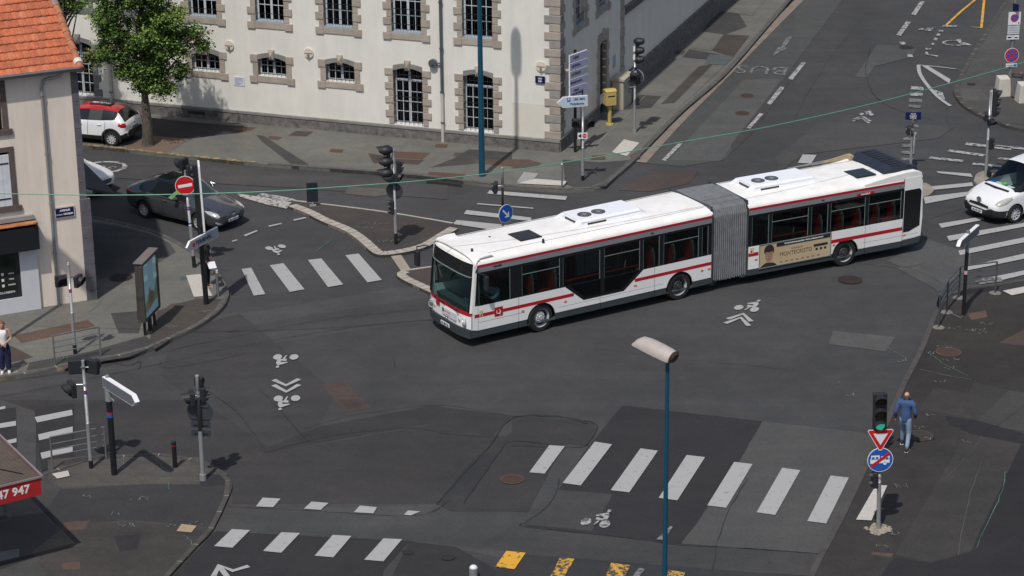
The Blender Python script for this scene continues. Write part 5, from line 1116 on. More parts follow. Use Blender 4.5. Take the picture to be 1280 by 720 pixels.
# interior
b = MB(); b.box(.3, 9.4, -1.22, 1.22, .30, .36); b.box(2.1, 3.4, -1.22, -.45, .99, 1.05); b.box(2.1, 3.4, .45, 1.22, .99, 1.05); b.box(7.4, 8.8, -1.22, -.45, .99, 1.05); b.box(7.4, 8.8, .45, 1.22, .99, 1.05); b.M = JM; b.box(10.6, 17.6, -1.22, 1.22, .30, .37); b.box(14.05, 15.4, -1.22, -.45, .99, 1.05); b.box(14.05, 17.4, .45, 1.22, .99, 1.05); b.box(15.5, 17.4, -1.22, -.4, .37, .95); b.build('floor', FLOORB, bus)
b = MB(); b.box(.9, 9.3, -1.2, 1.2, 2.60, 2.66); b.M = JM; b.box(10.9, 17, -1.2, 1.2, 2.60, 2.66); b.build('ceiling', mat('ceiling_grey', (.14, .155, .16), .8), bus)
def seat(M, x, y, z, rev=False):
    s_ = -1 if rev else 1; b = MB(M)
    b.box(min(x, x-s_*.42), max(x, x-s_*.42), y-.21, y+.21, z+.38, z+.46, 0)
    pr = [(-.20, .44), (-.21, .80), (-.17, 1.02), (-.08, 1.12), (.08, 1.12), (.17, 1.02), (.21, .80), (.20, .44)]
    b.prism([(x-s_*.01, y+a, z+c) for a, c in pr], (-s_*.05, 0, 0), 0)
    b.prism([(x+s_*.045, y+a*1.12, z+.03+(c-.03)*1.03) for a, c in pr], (-s_*.045, 0, 0), 1)
    b.box(min(x, x-s_*.35), max(x, x-s_*.35), y-.03, y+.03, z, z+.38, 1)
    b.tube([(x+s_*.02, y-.2, z+1.05), (x+s_*.02, y+.2, z+1.05)], .018, 6, 2)
    return b.build('passenger_seat', [SEATR, SEATG, HANDR], bus)
for x in (2.45, 3.3): seat(ID, x, -1.0, .82); seat(ID, x, .95, .82)
for x in (7.05, 7.85, 8.6): seat(ID, x, -1.0, .82); seat(ID, x, .95, .82)
for x in (4.2, 5.3): seat(ID, x, .95, .3)
for x in (13.75, 14.6, 15.3): seat(JM, x, -1.0, .82); seat(JM, x, .95, .82)
for x in (16.05, 16.7): seat(JM, x, -1.0, .88); seat(JM, x, .95, .88)
for x in (12.0, 12.8): seat(JM, x, .95, .0)
b = MB(); hr = [(3.6, -.3), (5.0, -.3), (6.5, -.3), (3.6, .3), (5.0, .3), (6.5, .3), (2.0, -.3), (8.9, .3)]
for x, y in hr: b.cyl((x, y, .36), (x, y, 2.6), .018, n=6)
b.tube([(3.55, -1.18, 1.50), (6.45, -1.18, 1.50)], .03, 6); b.tube([(2, -.3, 2.2), (8.9, -.3, 2.2)], .018, 6)
b.M = JM
for x in (11.7, 13.2, 15.4): b.cyl((x, -.3, .36), (x, -.3, 2.6), .018, n=6); b.cyl((x, .3, .36), (x, .3, 2.6), .018, n=6)
b.tube([(11.7, -1.18, 1.50), (13.2, -1.18, 1.50)], .03, 6); b.build('handrail', HANDR, bus)
# bellows: pleated concertina that follows the bend
def bell():
    b = MB(); n = 17; prof = [(-W_+.02, .40), (-W_+.02, 2.60), (-W_+.10, 2.84), (-W_+.30, 2.93), (-.5, 2.97), (.5, 2.97), (W_-.30, 2.93), (W_-.10, 2.84), (W_-.02, 2.60), (W_-.02, .40)]
    rings = []; kind = []
    for i in range(n):
        for u_, s_ in ((0, .935), (.18, 1.0), (.46, 1.0), (.64, .935)):
            t = (i+u_)/n; rings.append((t, s_))
    rings.append((1.0, .935)); k = len(prof); pts = []
    for t, s_ in rings:
        x = 9.34+1.48*t; ang = R(HR-HD)*t; Mx = T(9.9, 0, 0) @ Matrix.Rotation(ang, 4, 'Z') @ T(-9.9, 0, 0); sag = .05*sin(pi*t)+.012*sin(t*61)
        pts += [Mx @ Vector((x, y*s_, (z-1.6)*(s_*.6+.4)+1.6-(sag if z < 1 else 0))) for y, z in prof]
    for i in range(len(rings)-1):
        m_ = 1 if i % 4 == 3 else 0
        for j in range(k-1): b.v += []; 
        b.mi += [m_]*(k-1); b.f += [[i*k+j, (i+1)*k+j, (i+1)*k+j+1, i*k+j+1] for j in range(k-1)]
    b.v = [b.P(p) for p in pts]
    o = b.build('bellows', [BELLOW, mat('bellows_fold_shade', (.035, .036, .04), .8)], bus)  # valleys coloured darker to paint in the shade between pleats
    b = MB(); b.tube([(9.5, -.55, 3.0), (10.1, -.6, 3.03), (10.7, -.55, 3.0)], .015, 6); b.build('bellows_strap', PIPE_Z, o)
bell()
for M_, x in ((ID, 9.30), (JM, 10.78)):
    b = MB(M_); b.box(x, x+.06, -W_-.004, -W_+.06, .36, 2.72); b.box(x, x+.06, W_-.06, W_+.004, .36, 2.72); b.box(x, x+.06, -W_+.06, W_-.06, 2.80, 2.96); b.build('bellows_frame', BUSK, bus)
# tail
b = MB(JM)
for sg in (-1, 1): b.prism([(17.03, sg*W_, .33), (17.75, sg*W_, .36), (17.82, sg*W_, .60), (17.03, sg*W_, .545)], (0, -sg*.05, 0), 1)
for sg in (-1, 1): b.prism([(17.03, sg*W_, .547), (17.82, sg*W_, .60), (17.86, sg*W_, 1.3), (17.80, sg*W_, 2.60), (17.70, sg*W_, 2.80), (17.03, sg*W_, 2.80)], (0, -sg*.05, 0), 0)
b.box(17.75, 17.84, -W_+.06, W_-.06, .36, .62, 1); b.prism([(17.80, -W_+.05, .62), (17.88, -W_+.05, 1.3), (17.82, -W_+.05, 2.60), (17.72, -W_+.05, 2.86), (17.64, -W_+.05, 2.86), (17.74, -W_+.05, .62)], (0, 2*W_-.1, 0), 0)
to_ = b.build('tail', [BUSW, BUSK], bus, bevel=.03)
b = MB(JM); b.prism([(x, -W_-.004, z) for x, z in [(17.06, .84), (17.30, .84), (17.74, 1.0), (17.76, 2.24), (17.68, 2.34), (17.06, 2.34)]], (0, .01, 0)); b.build('rear_quarter_window', BUSB, bus)
b = MB(JM)
for sg in (-1, 1):
    pr = [(15.4, 2.80), (15.9, 2.87), (16.5, 2.945), (17.1, 2.99), (17.5, 2.99), (17.74, 2.90), (17.80, 2.695), (17.0, 2.695), (15.4, 2.72)]
    b.prism([(x, sg*(W_-.006), z) for x, z in pr], (0, -sg*.22, 0))
b.prism([(15.2, sg*0-W_+.24, 2.9), (15.2, W_-.24, 2.9), (15.2, W_-.24, 2.86), (15.2, -W_+.24, 2.86)], (2.5, 0, 0)); b.build('roof_fairing', BUSROOF, bus, bevel=.05)
b = MB(JM); b.prism([(16.40, -W_+.38, 2.88), (16.45, -W_+.38, 2.99), (16.80, -W_+.38, 3.10), (17.45, -W_+.38, 3.12), (17.80, -W_+.38, 3.0), (17.86, -W_+.38, 2.85)], (0, 2*W_-.42, 0)); 
eo = b.build('engine_cover', mat('engine_cover_dark', (.022, .028, .042), .35, var=.2, scale=4), bus, bevel=.05)
b = MB(JM)
for i in range(9): y = -.80+i*.22; b.box(16.85, 17.40, y, y+.13, 3.105, 3.128)
b.build('grille_slats', BLACKP, eo)
b = MB(JM); b.prism([(14.9, W_-.12, 2.90), (16.35, W_-.12, 3.08), (16.40, W_-.12, 2.90)], (0, .05, 0)); b.box(16.32, 16.48, W_-.30, W_-.04, 2.9, 3.07); b.build('roof_flap', mat('flap_tan', (.36, .29, .17), .6, var=.2), bus)
b = MB(JM); b.tube([(13.9, W_-.08, 2.92), (16.3, W_-.08, 3.0)], .02, 6); b.tube([(13.9, W_-.16, 2.95), (15.3, W_-.16, 2.95)], .02, 6); b.build('roof_pipe', BUSG, bus)
# wheels
for x in (2.74, 8.05):
    for sg in (-1, 1): wheel(bus, x, sg*(W_-.19), .475, .30, sg, big=1 if x < 3 else 2, steer=6 if x < 3 else 0)
for sg in (-1, 1):
    c_ = JM @ Vector((14.72, sg*(W_-.19), 0)); wheel(bus, c_.x, c_.y, .475, .30, sg, big=2, steer=HR-HD)
for x, M_ in ((2.74, ID), (8.05, ID), (14.72, JM)):
    b = MB(M_); b.box(x-.66, x+.66, -W_+.40, W_-.40, .30, .985); b.box(x-.62, x+.62, -W_+.05, W_-.05, .985, 1.0); b.build('wheel_well', RUBBER, bus)
b = MB(JM); b.box(15.4, 17.6, -1.1, 1.1, .35, .8); b.build('engine_bay', RUBBER, bus)
# markers, numbers, badges, seams
for M_, xs in ((ID, (2.05, 3.63, 6.3, 8.93, 9.22)), (JM, (11.16, 14.24, 17.12))):
    for x in xs: b = MB(M_); b.box(x-.05, x+.05, -W_-.014, -W_, .84 if x < 17 else .72, .89 if x < 17 else .77); b.build('side_marker', ORANGE, bus)
b = MB(); b.box(1.02, 1.32, -W_-.009, -W_-.0, .88, 1.18); po = b.build('operator_badge', BUSR, bus)
b = MB(); b.tube([(1.10, -W_-.012, 1.08), (1.10, -W_-.012, .98), (1.20, -W_-.012, .96), (1.24, -W_-.012, 1.04), (1.18, -W_-.012, 1.10)], .010, 5); b.tube([(1.20, -W_-.012, .96), (1.24, -W_-.012, .92)], .010, 5); b.build('emblem', LETTER, po)
b = MB(); b.box(.47, .60, -W_-.009, -W_, 1.0, 1.20); po = b.build('sticker', mat('sticker_pale', (.60, .52, .34), .5), bus); b = MB(); b.prism([(.48, -W_-.012, 1.02), (.56, -W_-.012, 1.02), (.59, -W_-.012, 1.12)], (0, .004, 0)); b.build('red_mark', S_RED, po)
b = MB(JM); b.box(10.92, 11.06, -W_-.009, -W_, 1.10, 1.30); po = b.build('sticker', MATS['sticker_pale'], bus); b = MB(JM); b.box(10.94, 11.0, -W_-.012, -W_-.009, 1.13, 1.2); b.build('red_mark', S_RED, po)
so = text('HEULIEZ', .075, BLACKP, bus, T(1.15, -W_-.004, 2.545), name='maker_name', bold=.003)
text('831', .075, BLACKP, bus, T(6.95, -W_-.004, 2.52), name='fleet_number', bold=.003); text('831', .075, BLACKP, bus, JM @ T(13.75, -W_-.004, 2.52), name='fleet_number', bold=.003); text('3', .10, BLACKP, bus, JM @ T(16.85, -W_-.004, 2.5), name='fleet_number')
b = MB(JM); b.box(15.10, 15.80, -W_-.008, -W_, 2.44, 2.53); po = b.build('web_address_panel', BUSR, bus); text('www.t2c.fr', .085, LETTER, po, JM @ T(15.45, -W_-.010, 2.485), bold=.003)
b = MB()
for x in (1.9, 4.95, 7.05): b.box(x-.005, x+.005, -W_-.0015, -W_, .33, .76 if x == 4.95 else ZB)
b.box(.46, 2.12, -W_-.0015, -W_, .80, .808); b.box(3.38, 7.4, -W_-.0015, -W_, .70, .706); b.M = JM
for x in (15.5, ): b.box(x-.005, x+.005, -W_-.0015, -W_, .33, ZB)
b.box(15.4, 17.7, -W_-.0015, -W_, .73, .737); b.box(17.028, 17.04, -W_-.006, -W_, .34, 2.8); b.build('panel_seam', BUSB, bus)
# advertisement panel between the windows and the skirt
b = MB(JM); b.box(11.30, 14.09, -W_-.016, -W_-.001, .53, 1.315); ad = b.build('advert_panel', mat('advert_sand', (.42, .31, .17), .5, scale=.8, col2=(.55, .45, .31)), bus)
b = MB(JM); b.box(11.28, 14.11, -W_-.024, -W_-.0, 1.315, 1.345, 0); b.box(11.28, 14.11, -W_-.024, 0-W_, .50, .53, 0); b.box(11.27, 11.30, -W_-.024, -W_, .50, 1.345, 0); b.box(14.09, 14.12, -W_-.024, -W_, .50, 1.345, 0); b.build('advert_frame', PIPE_Z, ad)
b = MB(JM); b.box(11.95, 14.08, -W_-.0185, -W_-.016, 1.17, 1.31); b.build('advert_black_strip', BLACKP, ad)
text('VOTRE PASS POUR BOUGER / VIVEZ LE GRAND ECRAN', .062, LETTER, ad, JM @ T(13.02, -W_-.021, 1.24), bold=.002)
text('MONTECRISTO', .20, mat('advert_brown', (.14, .085, .04), .6), ad, JM @ T(12.72, -W_-.018, .88), sx=.92); text('LE COMTE DE', .07, MATS['advert_brown'], ad, JM @ T(12.75, -W_-.018, 1.03))
b = MB(JM); b.box(13.42, 13.98, -W_-.019, -W_-.016, .93, 1.02); [b.box(13.5+i*.17, 13.59+i*.17, -W_-.019, -W_-.016, .80, .88) for i in range(3)]; [b.box(12.1+i*.21, 12.2+i*.21, -W_-.019, -W_-.016, .60, .625) for i in range(8)]; b.build('advert_logos', BLACKP, ad)
def ell(cx, cz, a, c, d, n=20): return [(cx+cos(2*pi*i/n)*a, -W_-d, cz+sin(2*pi*i/n)*c) for i in range(n)]
b = MB(JM); b.flat([(11.31, -W_-.0175, .532), (11.42, -W_-.0175, .62), (11.55, -W_-.0175, .68), (11.80, -W_-.0175, .66), (11.92, -W_-.0175, .60), (11.98, -W_-.0175, .532)], 1); b.flat(ell(11.66, 1.10, .20, .20, .018), 1); b.flat(ell(11.66, .93, .155, .24, .0195), 0); b.flat(ell(11.595, .98, .035, .012, .0205, 10), 1); b.flat(ell(11.72, .98, .035, .012, .0205, 10), 1); b.flat(ell(11.66, .80, .06, .016, .0205, 10), 2); b.flat([(11.65, -W_-.0205, .95), (11.64, -W_-.0205, .87), (11.69, -W_-.0205, .87), (11.67, -W_-.0205, .95)], 2); b.flat([(11.52, -W_-.0205, 1.06), (11.66, -W_-.0205, 1.03), (11.80, -W_-.0205, 1.06), (11.78, -W_-.0205, 1.18), (11.54, -W_-.0205, 1.18)], 1)
b.build('printed_face', [mat('print_skin', (.36, .21, .14), .6), mat('print_hair', (.03, .022, .018), .6), mat('print_shade', (.20, .10, .07), .6)], ad)
# mirrors on arms
b = MB(); b.tube([(.35, W_-.05, 2.55), (.1, W_+.15, 2.62), (-.05, W_+.42, 2.52), (-.05, W_+.42, 2.38)], .02, 6); b.tube([(.40, W_-.05, 2.42), (.05, W_+.3, 2.44)], .014, 6); mo = b.build('mirror', BLACKP, bus); b = MB(T(-.05, W_+.42, 2.14)); b.box(-.07, .07, -.12, .12, -.26, .26); b.build('mirror_housing', BLACKP, mo, bevel=.05)
b = MB(); b.tube([(.45, -W_+.02, 2.60), (.30, -W_-.12, 2.52), (.55, -W_-.22, 2.42), (.62, -W_-.22, 2.40)], .02, 6); mo = b.build('mirror', BLACKP, bus); b = MB(T(.62, -W_-.20, 2.12)); b.box(-.06, .06, -.10, .10, -.24, .26); b.build('mirror_housing', BLACKP, mo, bevel=.04)

# ------------------------------------------------------------------ cars
def car(name, label, cat, loc, az, st, zones, spec, arches, L, r, trackw, wheel_w=.2, creases=None):
    """st: stations (x, zbottom, halfwidth, zbelt, roof halfwidth, zroof). Nose at x=0, tail at x=L"""
    root = thing(name, label, cat, loc, az)
    me = bpy.data.meshes.new('body'); bm = bmesh.new(); rings = []
    for (x, zb, w2, zl, rw, zr) in st:
        half = [(0, zb), (w2*.80, zb), (w2*.955, zb+.07), (w2, zb+.24), (w2*.995, zl-.14), (w2*.955, zl), (rw, zr-.05), (rw*.80, zr), (0, zr+.035)]
        ring = [bm.verts.new((x-L/2, -y, z)) for y, z in half] + [bm.verts.new((x-L/2, y, z)) for y, z in reversed(half[1:-1])]
        rings.append(ring)
    n = len(rings[0]); cl = bm.edges.layers.float.new('crease_edge')
    for i in range(len(rings)-1):
        for j in range(n):
            f = bm.faces.new((rings[i][j], rings[i][(j+1) % n], rings[i+1][(j+1) % n], rings[i+1][j]))
            jj = j if j < 8 else 15-j          # 0..7 interval index on either side
            f.material_index = zones(i, jj, -1 if j < 8 else 1)
    a = bm.faces.new(rings[0]); c = bm.faces.new(list(reversed(rings[-1]))); a.material_index = 0; c.material_index = 0
    bmesh.ops.recalc_face_normals(bm, faces=bm.faces)
    for i, ring in enumerate(rings):
        for e in [e for v in ring for e in v.link_edges]: pass
    for f in bm.faces:
        for e in f.edges:
            mi = {g.material_index for g in e.link_faces}
            if len(mi) > 1: e[cl] = .75
    bm.to_mesh(me); bm.free()
    for nm, mm in spec: me.materials.append(mm)
    o = bpy.data.objects.new('body', me); COL.objects.link(o)
    s_ = o.modifiers.new('s', 'SUBSURF'); s_.levels = 3; s_.render_levels = 3
    apply_mods(o)
    cm = MB()
    for x in arches:
        for sg in (-1, 1): cm.cyl((x-L/2, sg*(trackw-.26), r), (x-L/2, sg*(trackw+.5), r), r*1.16, n=40)
    cut = cm.build('cut', [mm for nm, mm in spec]); 
    ai = [i for i, (nm, mm) in enumerate(spec) if nm == 'wheel_arch'][0]
    for p in cut.data.polygons: p.material_index = ai
    bo = o.modifiers.new('b', 'BOOLEAN'); bo.object = cut; bo.operation = 'DIFFERENCE'; bo.solver = 'EXACT'
    apply_mods(o); bpy.data.objects.remove(cut)
    parts = split_by_material(o, spec, root)
    for p in parts.get('body', []):
        p.data.set_sharp_from_angle(angle=R(40))
    for x in arches:
        for sg in (-1, 1): wheel(root, x-L/2, sg*(trackw-wheel_w/2+.005), r, wheel_w, sg)
    return root, parts
def cbox(root, name, m, x0, x1, y0, y1, z0, z1, bevel=0.0, mirror=False, parent=None):
    for sg in ((1, -1) if mirror else (1,)):
        b = MB(); ya, yb = (y0, y1) if sg == 1 else (-y1, -y0); b.box(x0, x1, ya, yb, z0, z1); o = b.build(name, m, parent or root, bevel=bevel)
    return o
def cpoly(root, name, m, pts, ext, mirror=True, bevel=0.0):
    for sg in ((1, -1) if mirror else (1,)):
        b = MB(); b.prism([(x, sg*y, z) for x, y, z in pts], (ext[0], sg*ext[1], ext[2])); o = b.build(name, m, root, bevel=bevel)
    return o
CGL = mat('car_glass_dark', (.008, .010, .013), .05, spec=.6)
CGW = mat('car_windscreen', (.035, .05, .052), .05, spec=.6)
ARCHM = mat('arch_black', (.006, .006, .006), .9)
GREY_CAR = mat('car_graphite', (.095, .099, .113), .20, metal=.5, var=.04, coat=1.0)
WHITE_CAR = mat('car_white', (.76, .77, .78), .28, var=.02, coat=.6)
RED_CAR = mat('car_red', (.42, .010, .014), .28, var=.03, coat=.6)
PLAS = mat('car_black_plastic', (.016, .017, .019), .55)
from mathutils.bvhtree import BVHTree
def body_tree(root):
    v = []; f = []
    for o in root.children:
        if o.name.split('.')[0] in ('body', 'red_roof', 'sill_trim', 'bumper', 'windscreen', 'rear_window', 'glass_roof', 'side_window', 'wheel_arch'):
            b = len(v); v += [p.co.copy() for p in o.data.vertices]; f += [[b+i for i in p.vertices] for p in o.data.polygons]
    return BVHTree.FromPolygons(v, f)
def decal(root, tree, name, m, cx, cy, ang, poly, sides=(1, -1), lift=.008, mid_lift=0.0, from_rear=False, parent=None):
    """a thin plate that follows the bodywork: (du outboard, z) outline thrown on to the body from the front (or the rear)"""
    for sg in sides:
        a = R(ang); dx = -cos(a) if from_rear else cos(a); d = Vector((dx, -sg*sin(a), 0)).normalized(); r = Vector((sin(a)*(-1 if from_rear else 1), sg*cos(a), 0)) if True else None
        if len(sides) == 1: r = Vector((0, 1, 0)); d = Vector((dx, 0, 0))
        P = []
        n = len(poly)
        for i in range(n):
            p, q = poly[i], poly[(i+1) % n]; k = max(1, int(math.dist(p, q)/.05))
            P += [(p[0]+(q[0]-p[0])*j/k, p[1]+(q[1]-p[1])*j/k) for j in range(k)]
        c = (sum(p[0] for p in P)/len(P), sum(p[1] for p in P)/len(P)); rings = []
        for s_ in (1.0, .94, .66, .33):
            ring = []
            for p in P:
                u, z = c[0]+(p[0]-c[0])*s_, c[1]+(p[1]-c[1])*s_
                o = Vector((cx, sg*cy, 0))+r*u+Vector((0, 0, z))-d*3
                h = tree.ray_cast(o, d)
                hit = h[0] if h[0] is not None else o+d*3
                ring.append(hit-d*(lift if s_ < 1 else -.004)-d*(mid_lift*(1-s_)))
            rings.append(ring)
        cc = Vector((0, 0, 0))
        for q in rings[-1]: cc += q
        cc /= len(P); v = [p for g in rings for p in g]+[cc]; N = len(P); f = []
        for j in range(3): f += [(j*N+i, j*N+(i+1) % N, (j+1)*N+(i+1) % N, (j+1)*N+i) for i in range(N)]
        f += [(3*N+i, 3*N+(i+1) % N, 4*N) for i in range(N)]
        b = MB(); b.add(v, f); b.build(name, m, parent or root, smooth=True)
# graphite saloon ------------------------------------------------------------
Ls = 4.55
w0 = G(184, 271); w1 = G(246.5, 288); wm = (w0+w1)/2
SAZ = -35.5
sed_c = wm + dirv(SAZ+90)*.80 + dirv(SAZ)*(-.02)
def z_sed(i, j, sg):
    # stations 0..12
    if j == 5 and 4 <= i <= 8: return 1
    if j in (7,) and i == 4: return 2
    if j == 7 and 8 <= i <= 9: return 3
    if j in (6, 7) and 5 <= i <= 7: return 4
    return 0
st = [(0.0, .34, .52, .58, .44, .60), (.06, .20, .74, .66, .60, .69), (.45, .17, .87, .76, .66, .80), (1.05, .17, .90, .86, .70, .905), (1.28, .17, .905, .90, .70, .94), (2.02, .17, .905, .92, .59, 1.44), (2.48, .17, .905, .935, .59, 1.505), (2.58, .17, .905, .94, .59, 1.51), (3.15, .17, .905, .965, .585, 1.50), (3.85, .18, .90, .99, .59, 1.31), (4.25, .22, .88, 1.0, .64, 1.10), (4.46, .30, .80, .99, .62, 1.04), (4.55, .42, .66, .88, .52, .92)]
sed, P_ = car('saloon_car', 'dark grey saloon car with panoramic roof waiting behind the no entry sign', 'car', (sed_c.x, sed_c.y, 0), SAZ+180, st, z_sed,
    [('body', GREY_CAR), ('side_window', CGL), ('windscreen', CGW), ('rear_window', CGL), ('glass_roof', CGL), ('wheel_arch', ARCHM)], [.88, 3.52], Ls, .325, .90)
h = Ls/2
tr = body_tree(sed)
decal(sed, tr, 'headlight', LAMPG, .22-h, .70, 34, [(-.17, .60), (-.05, .555), (.10, .60), (.26, .70), (.33, .78), (.12, .755), (-.10, .69)], mid_lift=.012)
decal(sed, tr, 'headlight_reflector', CHROME, .22-h, .70, 34, [(-.06, .60), (.04, .61), (.06, .68), (-.05, .66)], lift=.020)
decal(sed, tr, 'tail_light', TAILR, 4.40-h, .72, 40, [(-.14, .86), (.02, .80), (.20, .84), (.26, .92), (.10, .96), (-.12, .97)], from_rear=True, mid_lift=.015)
decal(sed, tr, 'grille', PLAS, -h, 0, 0, [(-.44, .60), (-.32, .50), (0, .475), (.32, .50), (.44, .60), (0, .645)], sides=(1,))
decal(sed, tr, 'lower_grille', PLAS, -h, 0, 0, [(-.52, .36), (-.46, .22), (.46, .22), (.52, .36), (0, .44)], sides=(1,))
decal(sed, tr, 'fog_lamp', LAMPG, .10-h, .62, 26, [(-.10, .32), (.06, .30), (.18, .40), (.12, .42), (-.02, .36)])
for z0 in (.52, .56, .60): decal(sed, tr, 'grille_bar', CHROME, -h, 0, 0, [(-.36, z0), (0, z0-.02), (.36, z0), (.36, z0+.014), (0, z0-.006), (-.36, z0+.014)], sides=(1,), lift=.02)
decal(sed, tr, 'bumper_lip', CHROME, -h, 0, 0, [(-.62, .215), (.62, .215), (.62, .235), (-.62, .235)], sides=(1,), lift=.025)
b = MB(); b.ball((-.03-h, 0, .565), .05, 12, 8, 0, (.3, 1.3, .8)); b.build('maker_badge', CHROME, sed)
b = MB(); b.box(-.035-h, -.015-h, -.26, .26, .34, .44); po = b.build('number_plate', LETTER, sed); b = MB(); b.box(-.037-h, -.034-h, .20, .26, .34, .44); b.box(-.037-h, -.034-h, -.26, -.21, .34, .44); b.build('plate_band', S_BLUE, po); text('DC 352 YL', .085, LETTER_D, po, T(-.038-h, 0, .39) @ RZ(-90), bold=.003)
cpoly(sed, 'side_mirror', GREY_CAR, [(1.72-h, .91, .95), (1.92-h, .91, .95), (1.94-h, 1.06, .99), (1.80-h, 1.10, 1.02), (1.70-h, 1.0, 1.06), (1.86-h, .95, 1.08)], (0, .02, .06), bevel=.02)
for x in (2.35, 3.20): cbox(sed, 'door_handle', CHROME, x-h, x+.20-h, .905, .93, .85, .875, mirror=True)
b = MB()
for sg in (-1, 1):
    b.tube([(1.55-h, sg*.885, .945), (2.6-h, sg*.893, .985), (3.3-h, sg*.888, 1.005)], .010, 5)
    b.build('window_trim', CHROME, sed); b = MB()
b = MB()
for sg in (-1, 1):
    for x in (1.55, 2.57, 3.42): b.tube([(x-h, sg*.908, .26), (x-h, sg*.914, .55), (x+.02-h, sg*.906, .80), (x+.03-h, sg*.875, .95)], .006, 4)
b.tube([(3.42-h, -.908, .28), (3.30-h, -.913, .30)], .006, 4); b.build('door_gap', ARCHM, sed)
b = MB(); b.tube([(.42-h, -.66, .79), (1.2-h, -.62, .925)], .006, 4); b.tube([(.42-h, .66, .79), (1.2-h, .62, .925)], .006, 4); b.tube([(.22-h, -.55, .73), (.17-h, 0, .735), (.22-h, .55, .73)], .007, 4); b.build('bonnet_gap', ARCHM, sed)

# white hatchback with a red roof --------------------------------------------------
Lh = 3.99
hw_ = G(141, 182.3, 0.0); HAZ = 162.0             # nose points away to the left
hc_ = G(141, 182.3, .12); hat_c = hc_ + dirv(HAZ)*(3.36-Lh/2) + dirv(HAZ-90)*.77
def z_hat(i, j, sg):
    if j == 5 and 4 <= i <= 8 and i != 6: return 1
    if j == 5 and i == 6: return 5
    if j == 7 and i == 3: return 2
    if j in (6, 7) and 4 <= i <= 8: return 4
    if j in (6, 7) and 9 <= i <= 10: return 3
    if j == 6 and i in (8,): return 4
    if j <= 1 or (j == 2): return 5
    return 0
sth = [(0.0, .34, .52, .66, .46, .70), (.08, .20, .76, .80, .62, .86), (.50, .17, .86, .90, .66, .96), (1.12, .17, .875, .97, .68, 1.03), (1.80, .17, .875, .99, .58, 1.40), (2.30, .17, .875, 1.0, .575, 1.455), (2.38, .17, .875, 1.0, .575, 1.46), (2.95, .17, .875, 1.02, .57, 1.455), (3.30, .18, .87, 1.06, .56, 1.43), (3.58, .20, .865, 1.06, .55, 1.38), (3.78, .24, .84, 1.03, .60, 1.18), (3.90, .28, .80, .95, .66, 1.0), (3.985, .36, .70, .80, .58, .86)]
hat, P_ = car('hatchback_car', 'white hatchback with red roof parked on the pavement beside the tree', 'car', (hat_c.x, hat_c.y, PZ), HAZ+180, sth, z_hat,
    [('body', WHITE_CAR), ('side_window', CGL), ('windscreen', CGW), ('rear_window', CGL), ('red_roof', RED_CAR), ('sill_trim', PLAS), ('wheel_arch', ARCHM)], [.82, 3.36], Lh, .315, .865)
h = Lh/2
for sg in (-1, 1):
    for x in (.82, 3.36):
        b = MB(); L1 = [(x-h+cos(a)*.43, sg*.884, .315+sin(a)*.43) for a in [R(-14+i*13) for i in range(17)]]; L2 = [(x-h+cos(a)*.355, sg*.884, .315+sin(a)*.355) for a in [R(-14+i*13) for i in range(17)]]
        for i in range(16): b.prism([L1[i], L1[i+1], L2[i+1], L2[i]], (0, -sg*.06, 0))
        b.build('arch_trim', PLAS, hat)
tr = body_tree(hat)
decal(hat, tr, 'tail_light', TAILR, 3.86-h, .74, 38, [(-.13, .86), (-.10, .78), (.10, .78), (.20, .84), (.18, .94), (.02, .96), (-.10, .94)], from_rear=True, mid_lift=.03)
decal(hat, tr, 'rear_bumper', PLAS, 3.9-h, .0, 0, [(-.80, .56), (-.66, .50), (-.52, .62), (.52, .62), (.66, .50), (.80, .56), (.82, .22), (-.82, .22)], from_rear=True, sides=(1,), lift=.02)
b = MB(); b.box(3.99-h, 4.01-h, -.26, .26, .62, .73); po = b.build('number_plate', mat('plate_grey', (.30, .31, .36), .5), hat); text('ED 417 KV', .09, LETTER_D, po, T(4.013-h, 0, .675) @ RZ(90), bold=.003)
b = MB(); b.ball((3.975-h, 0, .84), .05, 10, 6, 0, (.3, 1.2, .9)); b.build('maker_badge', CHROME, hat)
for x in (1.95, 2.78): cbox(hat, 'door_handle', WHITE_CAR, x-h, x+.18-h, .872, .90, .84, .87, mirror=True, bevel=.01)
b = MB()
for sg in (-1, 1):
    for x in (1.28, 2.35, 3.10): b.tube([(x-h, sg*.884, .28), (x-h, sg*.886, .60), (x+.02-h, sg*.874, .86), (x+.03-h, sg*.85, 1.0)], .006, 4)
b.build('door_gap', PIPE_D, hat)
cpoly(hat, 'side_mirror', RED_CAR, [(1.46-h, .88, .98), (1.62-h, .88, .98), (1.64-h, 1.04, 1.0), (1.52-h, 1.06, 1.04)], (0, 0, .10), bevel=.02)
b = MB(); b.box(2.15-h, 3.10-h, -.22, .22, 1.490, 1.502); po = b.build('roof_sticker', BLACKP, hat, bevel=.01); text('PIZZERIA', .20, LETTER, po, T(2.62-h, -.0, 1.505) @ Matrix.Rotation(-pi/2, 4, 'X'), bold=.008, sx=1.0)
b = MB(); b.tube([(3.1-h, 0, 1.50), (3.2-h, 0, 1.58)], .01, 5); b.build('aerial', BLACKP, hat)
decal(hat, tr, 'headlight', LAMPG, .25-h, .70, 35, [(-.14, .66), (.12, .64), (.22, .74), (.05, .78), (-.12, .74)])

